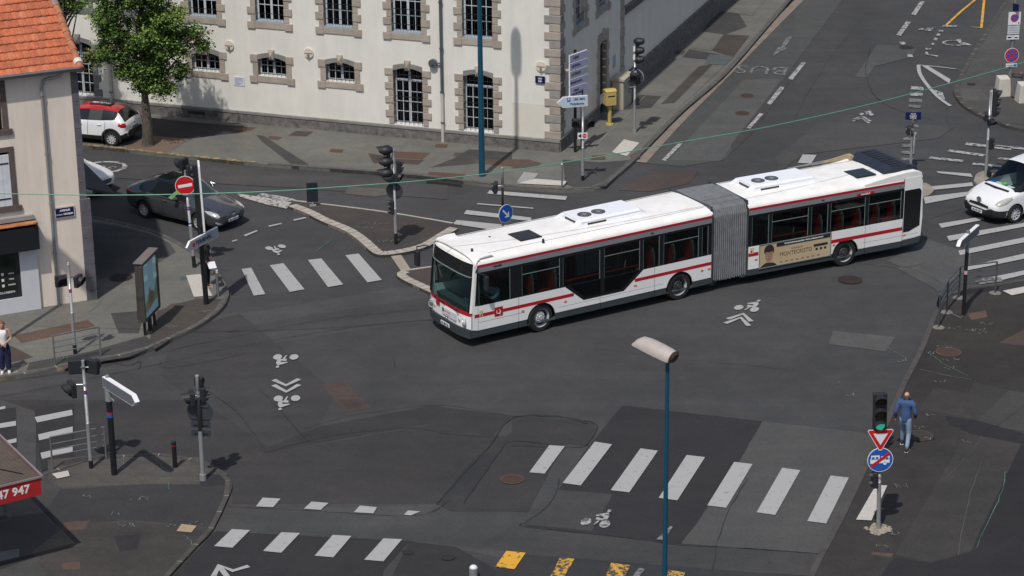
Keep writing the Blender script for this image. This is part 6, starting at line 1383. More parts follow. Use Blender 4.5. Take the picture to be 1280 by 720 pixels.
# white car nosing out from behind the corner house -------------------------------------------
NAZ = -32; nn_ = G(113, 253); nc = nn_ - dirv(NAZ)*(4.2/2) + dirv(NAZ+90)*.78
def z_n(i, j, sg):
    if j == 5 and 4 <= i <= 8: return 1
    if j == 7 and i == 4: return 2
    if j == 7 and i in (9, 10): return 3
    return 0
stn = [(0.0, .34, .56, .62, .48, .66), (.07, .20, .78, .74, .62, .80), (.50, .17, .88, .84, .66, .90), (1.05, .17, .89, .92, .68, .98), (1.30, .17, .89, .96, .68, 1.01), (1.95, .17, .89, .98, .58, 1.42), (2.5, .17, .89, 1.0, .57, 1.48), (2.58, .17, .89, 1.0, .57, 1.48), (3.2, .17, .885, 1.02, .56, 1.46), (3.62, .2, .87, 1.03, .56, 1.39), (3.95, .25, .84, 1.0, .62, 1.10), (4.12, .3, .76, .90, .60, .96), (4.2, .4, .66, .8, .52, .85)]
ncar, P_ = car('family_car', 'white car half hidden by the corner house, only its bonnet showing', 'car', (nc.x, nc.y, 0), NAZ+180, stn, z_n, [('body', WHITE_CAR), ('side_window', CGL), ('windscreen', CGL), ('rear_window', CGL), ('wheel_arch', ARCHM)], [.84, 3.42], 4.2, .32, .885)
h = 2.1
tr = body_tree(ncar)
decal(ncar, tr, 'grille', PLAS, -h, 0, 0, [(-.46, .62), (-.52, .54), (-.40, .46), (.40, .46), (.52, .54), (.46, .62)], sides=(1,))
decal(ncar, tr, 'lower_grille', PLAS, -h, 0, 0, [(-.60, .36), (-.56, .22), (.56, .22), (.60, .36), (.3, .40), (-.3, .40)], sides=(1,))
decal(ncar, tr, 'headlight', LAMPG, .24-h, .68, 34, [(-.14, .62), (.08, .62), (.26, .72), (.30, .80), (.06, .76), (-.12, .70)])
decal(ncar, tr, 'grille_bar', CHROME, -h, 0, 0, [(-.44, .54), (.44, .54), (.44, .555), (-.44, .555)], sides=(1,), lift=.02)

# white van, right edge ---------------------------------------------------------------------------
VAZ = 212.0; Lv = 4.80
vw = G(1266.7, 278); v_c = vw + dirv(VAZ)*(.92-Lv/2)*1.0 + dirv(VAZ-90)*.86
def z_v(i, j, sg):
    if j == 5 and i in (3, 4, 5, 6, 8, 9): return 1
    if j == 5 and i == 7: return 0
    if j in (7,) and i == 3: return 2
    if j == 6 and i == 3: return 2
    if j <= 2 and i <= 1: return 3
    return 0
stv = [(0.0, .34, .60, .60, .50, .64), (.07, .20, .82, .72, .66, .78), (.38, .18, .93, .90, .74, .95), (1.02, .18, .95, 1.08, .76, 1.14), (2.02, .18, .95, 1.10, .72, 1.80), (2.12, .18, .95, 1.10, .72, 1.83), (2.75, .18, .95, 1.10, .72, 1.90), (2.85, .18, .95, 1.10, .72, 1.91), (3.3, .18, .95, 1.10, .72, 1.92), (3.9, .18, .95, 1.10, .72, 1.92), (4.6, .20, .94, 1.10, .72, 1.90), (4.76, .24, .90, 1.05, .68, 1.84), (4.80, .34, .84, 1.0, .62, 1.74)]
van, P_ = car('delivery_van', 'white van facing the camera on the crossing at the right edge', 'van', (v_c.x, v_c.y, 0), VAZ+180, stv, z_v, [('body', WHITE_CAR), ('side_window', CGL), ('windscreen', glassmat('van_screen', (.80, .95, .93), .92)), ('bumper', PLAS), ('wheel_arch', ARCHM)], [.92, 3.9], Lv, .335, .94, .22)
h = Lv/2
tr = body_tree(van)
decal(van, tr, 'headlight', mat('headlamp_warm', (.52, .51, .44), .15, metal=.2), .38-h, .74, 34, [(-.20, .74), (.0, .70), (.20, .76), (.38, .90), (.36, .99), (.16, .95), (-.08, .86)], mid_lift=.02)
decal(van, tr, 'bumper', PLAS, -h, .0, 0, [(-.84, .56), (-.62, .60), (-.55, .50), (.55, .50), (.62, .60), (.84, .56), (.86, .22), (.5, .20), (-.5, .20), (-.86, .22)], sides=(1,), lift=.035)
decal(van, tr, 'grille', PLAS, -h, .0, 0, [(-.48, .66), (-.52, .58), (.52, .58), (.48, .66), (0, .70)], sides=(1,), lift=.012)
decal(van, tr, 'bumper_corner', PLAS, .3-h, .80, 55, [(-.30, .56), (.30, .52), (.36, .22), (-.30, .22)], lift=.03)
decal(van, tr, 'bumper_intake', ARCHM, -h, 0, 0, [(-.42, .34), (-.36, .25), (.36, .25), (.42, .34)], sides=(1,), lift=.045)
b = MB(); b.prism([(.02-h, -.13, .82), (.0-h, .0, .70), (.02-h, .13, .82), (.03-h, .05, .90), (.03-h, -.05, .90)], (-.02, 0, 0)); b.build('maker_badge', CHROME, van)
b = MB(); b.box(-.07-h, -.05-h, -.26, .26, .36, .46); po = b.build('number_plate', LETTER, van); text('BR 604 QM', .085, LETTER_D, po, T(-.072-h, 0, .41) @ RZ(-90), bold=.003)
b = MB(); b.prism([(.88-h, -.60, 1.105), (.80-h, -.60, 1.09), (.72-h, 0, 1.105), (.80-h, .60, 1.09), (.88-h, .60, 1.105), (.80-h, 0, 1.125)], (0, 0, .02)); b.build('bonnet_vent', PLAS, van)
b = MB(); b.box(1.0-h, 1.3-h, -.80, .80, .90, 1.12); b.box(1.2-h, 1.9-h, -.8, .8, .5, .8); b.build('dashboard', PLAS, van)
b = MB(); b.box(1.05-h, 1.25-h, -.50, -.2, 1.13, 1.15, 0); b.box(1.1-h, 1.22-h, .05, .35, 1.13, 1.16, 0); b.box(1.1-h, 1.3-h, -.1, .05, 1.13, 1.19, 1); b.box(1.08-h, 1.25-h, .4, .65, 1.13, 1.15, 2); b.build('papers_on_dashboard', [LETTER, mat('hi_vis_green', (.25, .60, .12), .7), S_BLUE], van)
for y in (-.45, .45): 
    b = MB(); b.box(2.0-h, 2.5-h, y-.25, y+.25, .45, .75); b.box(2.42-h, 2.58-h, y-.24, y+.24, .75, 1.5); b.build('seat', PLAS, van, bevel=.03)
b = MB(); b.box(2.75-h, 2.79-h, -.85, .85, .3, 1.85); b.build('bulkhead', mat('bulkhead_grey', (.10, .10, .105), .7), van)
cpoly(van, 'side_mirror', PLAS, [(1.35-h, .95, 1.08), (1.48-h, .95, 1.08), (1.52-h, 1.14, 1.12), (1.40-h, 1.16, 1.12)], (0, 0, .24), bevel=.03)
b = MB()
for sg in (-1, 1):
    for x in (1.42, 2.50, 3.6): b.tube([(x-h, sg*.956, .28), (x-h, sg*.960, .65), (x+.02-h, sg*.950, .96), (x+.03-h, sg*.92, 1.1)], .006, 4)
b.build('door_gap', PIPE_D, van)
cbox(van, 'door_handle', PLAS, 2.2-h, 2.4-h, .955, .985, .94, .98, mirror=True)
# ================================================================== STREET FURNITURE
def signal_head(parent, z, az, n=3, lit=None, off=(0, 0), size=.20, hood=.22, big=True, base_az=0, rnd_=False):
    """z = top of the head; az = world direction it faces"""
    M = T(off[0], off[1], 0) @ RZ(az-base_az+90); h = size*n*1.22; b = MB(M); w2 = size*.62
    if rnd_:
        b.box(-w2*.5, w2*.5, -.02, .07, z-h+.04, z-.04)
        for i in range(n): b.ball((0, -.06, z-size*.61-i*size*1.22+.02), size*.62, 16, 10, 0, (1.0, 1.25, .78))
        o = b.build('signal_head', BLACKP, parent, smooth=True)
    else:
        b.box(-w2, w2, -.07, .07, z-h, z); o = b.build('signal_head', BLACKP, parent, bevel=.025)
    for i in range(n):
        zc = z-size*.61-i*size*1.22; r = size*.46
        l = MB(M); l.cyl((0, -.068, zc), (0, -.085, zc), r, r*.9, 20); 
        mm = [mat('lens_red_dark', (.022, .008, .008), .3), mat('lens_amber_dark', (.05, .03, .008), .2), mat('lens_green_dark', (.008, .04, .03), .2)][i if n == 3 else (0 if i == 0 else 2)]
        if lit == i: mm = mat('lens_green_lit', (.02, .25, .18), .3, emit=((.05, .55, .38), .55))
        l.build('lens', mm, o)
        v = MB(M); k = 14; r2 = r*1.16
        for j in range(k):
            a0 = -.95+(pi+1.9)*j/k; a1 = -.95+(pi+1.9)*(j+1)/k
            d0 = hood*(.60+.40*sin(a0)); d1 = hood*(.60+.40*sin(a1))
            p = [(cos(a0)*r2, -.065, zc+sin(a0)*r2), (cos(a1)*r2, -.065, zc+sin(a1)*r2), (cos(a1)*r2*.97, -.065-d1, zc+sin(a1)*r2*.97-.01), (cos(a0)*r2*.97, -.065-d0, zc+sin(a0)*r2*.97-.01)]
            q = [(x*.93, y, (zz-zc)*.93+zc) for x, y, zz in p]
            v.add(p+q, [(0, 1, 2, 3), (7, 6, 5, 4), (3, 2, 6, 7), (0, 4, 5, 1)])
        v.build('visor', BLACKP, o)
    return o
def bracket(parent, z, off, m=GALV):
    b = MB(); b.tube([(0, 0, z), (off[0], off[1], z)], .016, 6); b.cyl((0, 0, z-.03), (0, 0, z+.03), .055, n=12); return b.build('bracket', m, parent)
def pole(parent, h, r=.045, m=GALV, base=None, r2=None, foot=None, split=1.25, stickers=()):
    b = MB(); b.cyl((0, 0, 0), (0, 0, split), r*1.25, r*1.22, 16, 0); b.cyl((0, 0, split), (0, 0, split+.05), r*1.25, r, 16, 0, cap=False); b.cyl((0, 0, split+.05), (0, 0, h), r, r, 16, 0); b.cyl((0, 0, h), (0, 0, h+.02), r*1.1, r*.9, 16, 0)
    o = b.build('pole', m, parent, smooth=True)
    if base: b = MB(); b.cyl((0, 0, .0), (0, 0, base), r*1.36, n=16); b.build('black_foot', BLACK, o)
    if foot:
        b = MB(); b.cyl((0, 0, 0), (0, 0, foot), r*1.9, r*1.8, 16); b.build('base_collar', m, o)
    for z, c in stickers: b = MB(); b.cyl((0, 0, z), (0, 0, z+.06), r*1.03, n=16); b.build('sticker', c, o)
    return o
def disc_sign(parent, z, r, az, front, off=(0, 0), base_az=0, rim=SIGN_W, tilt=0):
    M = T(off[0], off[1], z) @ RZ(az-base_az+90); b = MB(M)
    b.cyl((0, -.050, 0), (0, -.068, 0), r, n=40, m=0); b.cyl((0, -.0685, 0), (0, -.070, 0), r*.95, n=40, m=1)
    o = b.build('sign_disc', [rim if rim else SIGN_G, front], parent)
    b = MB(M); b.cyl((0, -.044, 0), (0, -.0495, 0), r*.985, n=40, m=0); b.box(-r*.7, r*.7, -.044, -.02, r*.45, r*.45+.03); b.box(-r*.7, r*.7, -.044, -.02, -r*.45-.03, -r*.45); b.build('sign_back', SIGN_K, o)
    return o, M
def furniture(name, label, cat, px, z=PZ, az=0, group=None):
    g = G(px[0], px[1], z); return thing(name, label, cat, (g.x, g.y, z), az, group)
SIGC = 'traffic signal posts round the junction'
# T4, south east: green lit
t = furniture('traffic_light', 'traffic light showing green above yield triangle and blue round bus sign', 'traffic light', (1098, 662), PZ, 0, SIGC)
t.rotation_euler = (0, R(-1.6), 0)
pole(t, 3.0, .045, GALV, split=1.35)
signal_head(t, 3.86, -88, 3, lit=2, off=(-.02, -.03), size=.285, hood=.22)
b = MB(T(0, 0, 2.62)); tri = [(-.34, .20), (.34, .20), (.0, -.36)]
def tripoly(s_, y, d): return [(x*s_, y, z*s_+(.0)) for x, z in tri]
b.prism([(-.33, -.10, .21), (-.30, -.10, .25), (.30, -.10, .25), (.33, -.10, .21), (.035, -.10, -.33), (-.035, -.10, -.33)], (0, .012, 0), 0)
b.prism([(-.31, -.104, .205), (-.285, -.104, .235), (.285, -.104, .235), (.31, -.104, .205), (.03, -.104, -.30), (-.03, -.104, -.30)], (0, .003, 0), 1)
b.prism([(-.185, -.109, .145), (.185, -.109, .145), (0, -.109, -.175)], (0, .004, 0), 0)
b.build('give_way_triangle', [SIGN_W, S_RED], t)
d, M = disc_sign(t, 2.02, .335, -86, S_BLUE, off=(0, -.02))
b = MB(M); y = -.0735
b.box(-.24, -.02, y, y+.003, .00, .13, 0); b.box(-.26, .24, y, y+.003, -.09, .035, 0); b.box(.02, .24, y, y+.003, .0, .10, 0); b.cyl((-.14, y, -.10), (-.14, y+.003, -.10), .045, n=14, m=0); b.cyl((.12, y, -.10), (.12, y+.003, -.10), .045, n=14, m=0)
b.M = M; b.box(-.22, -.15, y-.001, y, .03, .09, 1); b.box(-.12, -.05, y-.001, y, .03, .09, 1); b.box(.05, .11, y-.001, y, .0, .06, 1); b.box(.14, .21, y-.001, y, .0, .06, 1)
b.build('bus_symbol', [LETTER, S_BLUE], d)
b = MB(M @ Matrix.Rotation(R(-36), 4, 'Y')); b.box(-.30, .30, -.079, -.075, -.038, .038); b.build('red_slash', S_RED, d)
b = MB(M); b.box(-.04, .05, -.0735, -.072, -.27, -.20); b.build('sticker', PIPE_D, d)
signal_head(t, 1.66, 175, 2, off=(-.11, -.02), size=.18, hood=.10); bracket(t, 1.5, (-.11, -.02))
signal_head(t, 2.62, 10, 1, off=(.16, .08), size=.24, hood=.18); bracket(t, 2.5, (.16, .08))
b = MB(); rr = random.Random(5)
for i in range(46): a = rr.random()*2*pi; q = .10+.22*rr.random(); s_ = .03+.035*rr.random(); b.ball((cos(a)*q, sin(a)*q*1.0, .01), s_, 6, 4, 0, (1.1, 1, .7))
b.cyl((0, 0, -.0), (0, 0, .03), .26, .20, 16, 0); b.build('rubble_footing', mat('rubble_foot', (.26, .23, .18), .95, var=.5, scale=12), t)

# T5, no-entry post (north-west)
t = furniture('no_entry_sign', 'round red no entry sign with white bar on striped post below signal heads', 'road sign', (243, 334), PZ, 0)
t.rotation_euler = (0, R(-2.2), 0)
pole(t, 3.45, .05, GALV, base=.42, split=1.5, stickers=((2.05, S_BLUE), (2.12, S_RED), (1.1, S_RED), (1.02, S_BLUE), (1.55, S_BLUE)))
d, M = disc_sign(t, 2.95, .335, -82, S_RED, off=(-.03, -.04)); b = MB(M @ Matrix.Rotation(R(-5), 4, 'Y')); b.box(-.235, .235, -.0745, -.0705, -.052, .052); b.build('white_bar', LETTER, d)
signal_head(t, 3.85, 150, 1, off=(-.02, .05), size=.32, hood=.30); signal_head(t, 3.62, 5, 1, off=(.10, .10), size=.28, hood=.32); signal_head(t, 3.55, 80, 2, off=(.02, .14), size=.2)

# T6 west
t = furniture('pedestrian_signal_post', 'grey signal post with two lamp heads and black foot by the corner house', 'traffic light', (94, 442), PZ, 0, SIGC)
pole(t, 2.92, .045, GALV, base=.30, split=1.35, stickers=((2.02, S_BLUE), (2.08, S_RED)))
for x, a in ((-.26, -62), (.27, -20)): signal_head(t, 2.58, a, 1, off=(x, .0), size=.30, hood=.16); 
b = MB(); b.tube([(-.3, 0, 2.52), (.3, 0, 2.52)], .02, 6); b.build('bracket', BLACKP, t)
b = MB(); b.cyl((0, 0, 2.93), (0, 0, 2.99), .03, n=10); b.build('cap', CONC, t)

# T7 south-west, two boards and a head
t = furniture('pedestrian_signal_post', 'grey signal post with two black head backs beside barrier and arrow sign', 'traffic light', (114, 585), .06, 0, SIGC)
pole(t, 3.2, .045, GALV, base=.24, split=1.35, stickers=((2.22, S_BLUE), (2.28, S_RED)))
for x, a in ((-.21, 100), (.23, 60)): signal_head(t, 3.22, a, 1, off=(x, .05), size=.34, hood=.16)
bracket(t, 3.0, (.22, .05)); bracket(t, 3.01, (-.21, .05))
signal_head(t, 2.58, -150, 1, off=(-.36, .0), size=.34, hood=.24); bracket(t, 2.5, (-.36, 0))

# T8 south-west, back of a round sign
t = furniture('traffic_light', 'signal post with backs of a round sign and two small plates', 'traffic light', (254, 600), .06, 0, SIGC)
pole(t, 3.08, .05, GALV, foot=.18, split=1.45)
d, M = disc_sign(t, 1.98, .36, 82, S_RED, off=(.0, .02), rim=SIGN_K)
for z in (1.52, 1.27): b = MB(RZ(172)); b.box(-.27, .27, -.08, -.06, z, z+.19); so = b.build('sign_plate', SIGN_K, t); b = MB(RZ(172)); b.box(-.20, .20, -.06, -.04, z+.08, z+.105); b.build('sign_rail', BLACKP, so)
signal_head(t, 2.62, -165, 1, off=(-.17, .0), size=.30, hood=.26); signal_head(t, 2.72, 10, 2, off=(.12, .08), size=.17, hood=.14); signal_head(t, 3.0, 60, 1, off=(.03, .1), size=.2, hood=.1); bracket(t, 2.5, (-.17, 0)); bracket(t, 2.6, (.12, .08))

# T1 island
t = furniture('traffic_light', 'traffic light with three large hooded lamps on the triangular island', 'traffic light', (495, 305), .10, 0, SIGC)
pole(t, 3.42, .045, GALV, base=.40, split=1.3)
signal_head(t, 3.62, 198, 3, off=(-.20, -.02), size=.335, hood=.34, rnd_=True); bracket(t, 3.4, (-.2, 0)); bracket(t, 3.0, (-.2, 0))
signal_head(t, 3.0, 15, 2, off=(.16, .05), size=.17, hood=.12); signal_head(t, 2.55, -150, 1, off=(-.08, -.06), size=.24, hood=.3); signal_head(t, 2.62, -20, 1, off=(.11, -.02), size=.28, hood=.14)
d, M = disc_sign(t, 1.92, .30, 75, S_BLUE, off=(-.02, .0), rim=SIGN_K)
signal_head(t, 1.62, 185, 3, off=(-.10, -.01), size=.14, hood=.14)

# T2 north
t = furniture('traffic_light', 'traffic light with white stickered side and round grey sign by the beige cabinet', 'traffic light', (793, 166), PZ, 0, SIGC)
pole(t, 3.7, .045, GALV, foot=.14, split=1.4)
signal_head(t, 3.92, -20, 3, off=(.10, .02), size=.30, hood=.20, rnd_=True)
for z in (3.36, 3.02): b = MB(RZ(-25)); b.box(-.04, .04, -.10, -.085, z, z+.22); b.build('white_sticker', LETTER, t)
b = MB(RZ(-10)); b.box(-.02, .10, -.07, -.04, 2.35, 2.72); po = b.build('post_number_plate', S_NAVY, t); text('82', .1, LETTER, po, RZ(-10) @ T(.04, -.073, 2.54))
d, M = disc_sign(t, 2.28, .31, 60, SIGN_G, off=(.05, .06), rim=SIGN_W); signal_head(t, 2.48, -100, 1, off=(-.02, -.08), size=.30, hood=.14); signal_head(t, 1.5, -5, 2, off=(.10, .0), size=.14, hood=.08); bracket(t, 1.9, (-.2, -.05))

# T3 north-east, by the van
t = furniture('traffic_light', 'traffic light on round concrete refuge just behind the white van', 'traffic light', (1232, 222), .10, 0, SIGC)
pole(t, 3.35, .045, GALV, split=1.5)
signal_head(t, 3.42, 0, 3, off=(.16, .0), size=.28, hood=.20); b = MB(); b.box(.02, .06, -.02, .02, 2.45, 3.4); b.build('white_edge', SIGN_E, t)
signal_head(t, 2.55, 170, 1, off=(-.12, -.04), size=.26, hood=.10); signal_head(t, 2.3, -60, 1, off=(.06, -.04), size=.2, hood=.24); signal_head(t, 1.55, 10, 2, off=(.10, .0), size=.18, hood=.10); bracket(t, 2.4, (-.12, -.04))

# T9 arrow plate post, T10 keep-right, T12 street-name post
t = furniture('pedestrian_signal_post', 'slim grey post with small white arrow plate and two lamp heads', 'traffic light', (728.5, 226), PZ, 0, SIGC)
pole(t, 2.88, .045, GALV, base=.22, split=1.3)
b = MB(RZ(2)); b.box(-.20, .17, -.075, -.06, 1.66, 1.90); po = b.build('arrow_plate', SIGN_W, t)
b = MB(RZ(2)); b.prism([(-.185, -.078, 1.78), (-.06, -.078, 1.87), (-.06, -.078, 1.69)], (0, .004, 0), 0); b.cyl((.06, -.079, 1.78), (.06, -.075, 1.78), .085, n=18, m=1); b.box(-.02, .14, -.082, -.079, 1.77, 1.79, 2); b.build('arrow_and_disc', [BLACK, S_RED, SIGN_W], po)
for x, a in ((-.24, -100), (.26, -70)): signal_head(t, 2.42, a, 1, off=(x, .05), size=.28, hood=.16)
b = MB(); b.tube([(-.24, .08, 2.3), (.26, .08, 2.3)], .02, 6); b.build('bracket', BLACKP, t)
t = furniture('keep_right_sign', 'blue round keep right arrow sign on slim post behind the bus', 'road sign', (629, 306), .10, 0)
pole(t, 2.80, .045, GALV, split=1.2)
d, M = disc_sign(t, 1.17, .33, -48, S_BLUE, off=(.06, -.03))
b = MB(M @ Matrix.Rotation(R(45), 4, 'Y')); b.box(-.20, .10, -.0745, -.0705, -.03, .03); b.prism([(.06, -.0745, -.13), (.06, -.0745, -.07), (.13, -.0745, 0), (.06, -.0745, .07), (.06, -.0745, .13), (.22, -.0745, 0)], (0, .004, 0)); b.build('arrow', LETTER, d)
signal_head(t, 2.28, 175, 1, off=(-.24, .0), size=.30, hood=.10); bracket(t, 2.15, (-.24, 0))
t = furniture('street_name_post', 'post with small dark blue street name board seen beyond the bus tail', 'road sign', (1138, 212), 0, 0)
pole(t, 2.1, .045, GALV, split=1.3)
b = MB(); b.box(-.29, .30, -.03, .0, 1.98, 2.28); po = b.build('name_board', S_NAVY, t)
for s_, z in (('PLACE', 2.21), ('SALFORD', 2.13), ('AVENUE', 2.05)): text(s_, .062, LETTER, po, T(0, -.032, z), bold=.002)
signal_head(t, 1.72, 170, 1, off=(-.14, 0), size=.26, hood=.08); bracket(t, 1.6, (-.14, 0))
d, M = disc_sign(t, 1.08, .22, -15, S_RED, off=(.04, .0)); b = MB(RZ(75)); b.box(-.24, .24, -.11, -.10, .80, 1.38); b.build('sign_panel', SIGN_W, t)
# thin short post by the dropped kerb
t = furniture('bollard', 'slim grey post with white cap standing alone at the dropped kerb', 'bollard', (702.5, 235), PZ, 0)
b = MB(); b.cyl((0, 0, 0), (0, 0, .92), .035, n=12); b.build('post', GREYP, t); b = MB(); b.cyl((0, 0, .92), (0, 0, .97), .042, .034, 12); b.build('cap', SIGN_W, t)

# ---------------- bollards
def bollard(px, z, label, m, capm, h=.95, r=.045, band=None):
    t = furniture('bollard', label, 'bollard', px, z, 0, 'bollards on the pavements')
    b = MB(); b.cyl((0, 0, 0), (0, 0, h*.88), r, n=16); b.build('post', m, t, smooth=True)
    b = MB(); b.cyl((0, 0, h*.88), (0, 0, h*.985), r*1.08, n=16); b.cyl((0, 0, h*.985), (0, 0, h), r*1.08, r*.8, 16); b.build('cap', capm, t, smooth=True)
    if band: b = MB(); b.cyl((0, 0, h*.84), (0, 0, h*.865), r*1.03, n=16); b.build('band', band, t)
bollard((272.5, 371), PZ, 'grey bollard with white cap at the kerb edge beside the tactile slab', GREYP, SIGN_W)
bollard((263, 345), PZ, 'grey bollard half hidden behind the woman in black', GREYP, SIGN_W)
bollard((219, 584), .06, 'black bollard with thin red band at the south-west corner', BLACK, BLACK, .78, .065, S_RED)
b_ = G(592, 722); 
t = thing('bollard', 'grey bollard with white dome cap at the bottom edge of the picture', 'bollard', (b_.x, b_.y, 0), 0, 'bollards on the pavements')
b = MB(); b.cyl((0, 0, 0), (0, 0, .28), .11, n=18); b.build('post', GALV, t); b = MB(); b.ball((0, 0, .28), .10, 16, 8, 0, (1, 1, .7)); b.build('cap', SIGN_W, t, smooth=True)

# ---------------- direction signs
def arrow_panel(M, L, H, th, point, m_face, m_edge=SIGN_E, name='arrow_panel', parent=None, back=None):
    """flat arrow: pointing along +x (point=1) or -x (point=-1); x from 0 to L"""
    k = H*.55; P_ = [(0, -H/2), (L-k, -H/2), (L, 0), (L-k, H/2), (0, H/2)]
    if point < 0: P_ = [(L-x, z) for x, z in P_]
    b = MB(M); b.prism([(x, -th/2, z) for x, z in P_], (0, th, 0), 0); o = b.build(name, m_edge, parent, bevel=.004)
    f = MB(M); s_ = .93; cx = L/2; Q = [((x-cx)*(1-.05*H/L*2)+cx, z*.88) for x, z in P_]
    f.prism([(x, -th/2-.003, z) for x, z in Q], (0, .004, 0), 0); f.build('face', m_face, o)
    g = MB(M); g.prism([(x, th/2-.001, z) for x, z in Q], (0, .004, 0), 0); g.build('back', back or SIGN_G, o)
    return o
t = furniture('direction_sign', 'grey-backed arrow sign on black post beside the south-west barrier', 'direction sign', (143, 593), .06, 0)
b = MB(); b.cyl((0, 0, 0), (0, 0, 2.20), .085, n=18, m=0); b.build('post', BLACK, t, smooth=True); b = MB(); b.cyl((0, 0, 2.20), (0, 0, 2.62), .095, n=18); b.build('collar', GALV, t, smooth=True)
b = MB(); b.cyl((0, 0, 1.72), (0, 0, 1.82), .088, n=18, m=0); b.cyl((0, 0, 1.83), (0, 0, 1.88), .088, n=18, m=1); b.build('sticker', [S_BLUE, S_RED], t)
g0 = G(131, 478, 2.75); g1 = G(172, 504, 2.75); c = G(143, 593, .06); dv = g1-g0; az = math.degrees(math.atan2(dv.y, dv.x)); print('SW arrow', dv.length, az)
arrow_panel(T(g0.x-c.x, g0.y-c.y, 2.72) @ RZ(az), dv.length, .32, .14, 1, SIGN_G, parent=t)
b = MB(); b.cyl((0, 0, 2.62), (0, 0, 2.95), .05, n=12); b.tube([(.07, -.04, 2.3), (.15, -.06, 2.2), (.16, -.06, 2.5)], .02, 6); b.build('fixing', GALV, t)

t = furniture('direction_sign', 'white-edged arrow sign on dark post inside the curved right-hand barrier', 'direction sign', (1204, 394), PZ, 0)
b = MB(); b.cyl((0, 0, 0), (0, 0, 2.15), .06, n=16); b.build('post', BLACK, t, smooth=True); b = MB(); b.cyl((0, 0, 2.15), (0, 0, 2.85), .062, n=16); b.build('collar', GREYP, t, smooth=True)
b = MB(); b.cyl((0, 0, 1.40), (0, 0, 1.52), .0625, n=16); b.build('sticker', mat('sticker_pink', (.6, .35, .38), .5), t)
g0 = G(1191, 314, 2.70); g1 = G(1218, 290, 2.70); c = G(1204, 394, PZ); dv = g1-g0; az = math.degrees(math.atan2(dv.y, dv.x)); print('SE arrow', dv.length, az)
L_ = min(dv.length, 1.9); dd = dv.normalized()
arrow_panel(T(-dd.x*L_*.5, -dd.y*L_*.5, 2.62) @ RZ(az), L_, .30, .12, -1, SIGN_G, parent=t)

t = furniture('direction_sign', 'thick black post with TERMINAL arrow board and tall white panel edge', 'direction sign', (258, 380), PZ, 0)
t.rotation_euler = (0, R(-1.5), 0)
b = MB(); b.cyl((0, 0, 0), (0, 0, 4.72), .085, n=18); b.build('post', BLACK, t, smooth=True)
az_ = 62; L_ = 1.75
ap = arrow_panel(T(-.08, -.11, 2.25) @ RZ(az_) @ T(-.80, -.10, 0), L_, .34, .07, -1, mat('sign_face_grey', (.36, .37, .40), .5), parent=t)
text('TERMINAL', .19, LETTER_D, ap, T(-.08, -.11, 2.25) @ RZ(az_) @ T(.12, -.142, 0), bold=.004); b = MB(T(-.08, -.11, 2.25) @ RZ(az_)); b.box(-.50, -.38, -.144, -.138, -.06, .06); b.build('red_symbol', S_RED, ap)
b = MB(T(.14, -.05, 0) @ RZ(98.5)); b.box(-.38, .38, -.03, .03, 2.62, 4.80); po = b.build('tall_panel', SIGN_E, t); b = MB(T(.14, -.05, 0) @ RZ(98.5)); b.box(-.35, .35, -.033, -.030, 2.66, 4.76); b.build('face', SIGN_W, po)

t = furniture('direction_sign', 'stack of five lilac arrow boards pointing right and one pointing left', 'direction sign', (719, 190), PZ, 0)
b = MB(); b.cyl((0, 0, 0), (0, 0, 4.1), .06, n=14); b.build('post', BLACK, t, smooth=True)
b = MB(); b.cyl((.26, .14, 0), (.26, .14, 2.5), .05, n=14); b.build('post', BLACK, t, smooth=True)
AZ_ = 52; L_ = 1.28
names = [('GARE', ''), ('HOPITAL', ''), ('LE STADE', ''), ('Gendarmerie', ''), ('Centre', 'VILLE DE THIERS')]
for i, (z, hh) in enumerate(((3.86, .295), (3.54, .295), (3.22, .295), (2.90, .295), (2.50, .46))):
    MM = T(-.24, -.50, z) @ RZ(AZ_)
    ap = arrow_panel(MM, L_, hh, .05, 1, SIGN_L if i not in (2,) else mat('sign_lilac_grey', (.34, .36, .44), .4), parent=t)
    if names[i][1]: text(names[i][0], .12, LETTER_D, ap, MM @ T(.42, -.032, .07), bold=.003); text(names[i][1], .095, LETTER_D, ap, MM @ T(.45, -.032, -.07), bold=.003)
    else: text(names[i][0], .14, LETTER_D, ap, MM @ T(.40, -.032, 0), bold=.003)
MM = T(-.72, -.62, 2.17) @ RZ(14); ap = arrow_panel(MM, 1.22, .44, .05, -1, SIGN_BL, parent=t); text('1ER MAI', .135, LETTER_D, ap, MM @ T(.88, -.032, .09), bold=.003); text('Polydome', .135, LETTER_D, ap, MM @ T(.80, -.032, -.09), bold=.003)
b = MB(MM); b.box(.40, .53, -.034, -.030, .02, .18); po = b.build('parking_symbol', S_BLUE, ap); text('P', .13, LETTER, po, MM @ T(.465, -.036, .10), bold=.004)

# post of parking signs, top right
t = furniture('no_parking_post', 'dark post carrying no parking and no stopping signs beside the litter bin', 'road sign', (1261.5, 118), PZ, 0)
b = MB(); b.cyl((0, 0, 0), (0, 0, 5.6), .085, n=16); b.build('post', GREYP, t, smooth=True)
d, M = disc_sign(t, 1.72, .31, -82, S_RED, off=(-.03, -.06)); b = MB(M)
for k in range(4):
    a = k*pi/2; pts = [(cos(a+x)*r, -.0745, sin(a+x)*r) for r, xs in ((.235, (-.62, -.3, 0, .3, .62)),) for x in xs]; pts.append((cos(a)*.05, -.0745, sin(a)*.05)); b.prism(pts, (0, .004, 0))
b.build('blue_quarters', S_BLUE, d)
b = MB(RZ(6)); b.box(-.26, .22, -.12, -.10, 1.22, 1.37); po = b.build('plate', SIGN_W, t); b = MB(RZ(6)); b.box(.07, .19, -.125, -.12, 1.24, 1.35, 0); b.box(-.24, .03, -.125, -.12, 1.29, 1.31, 1); b.build('plate_mark', [S_BLUE, GREYP], po)
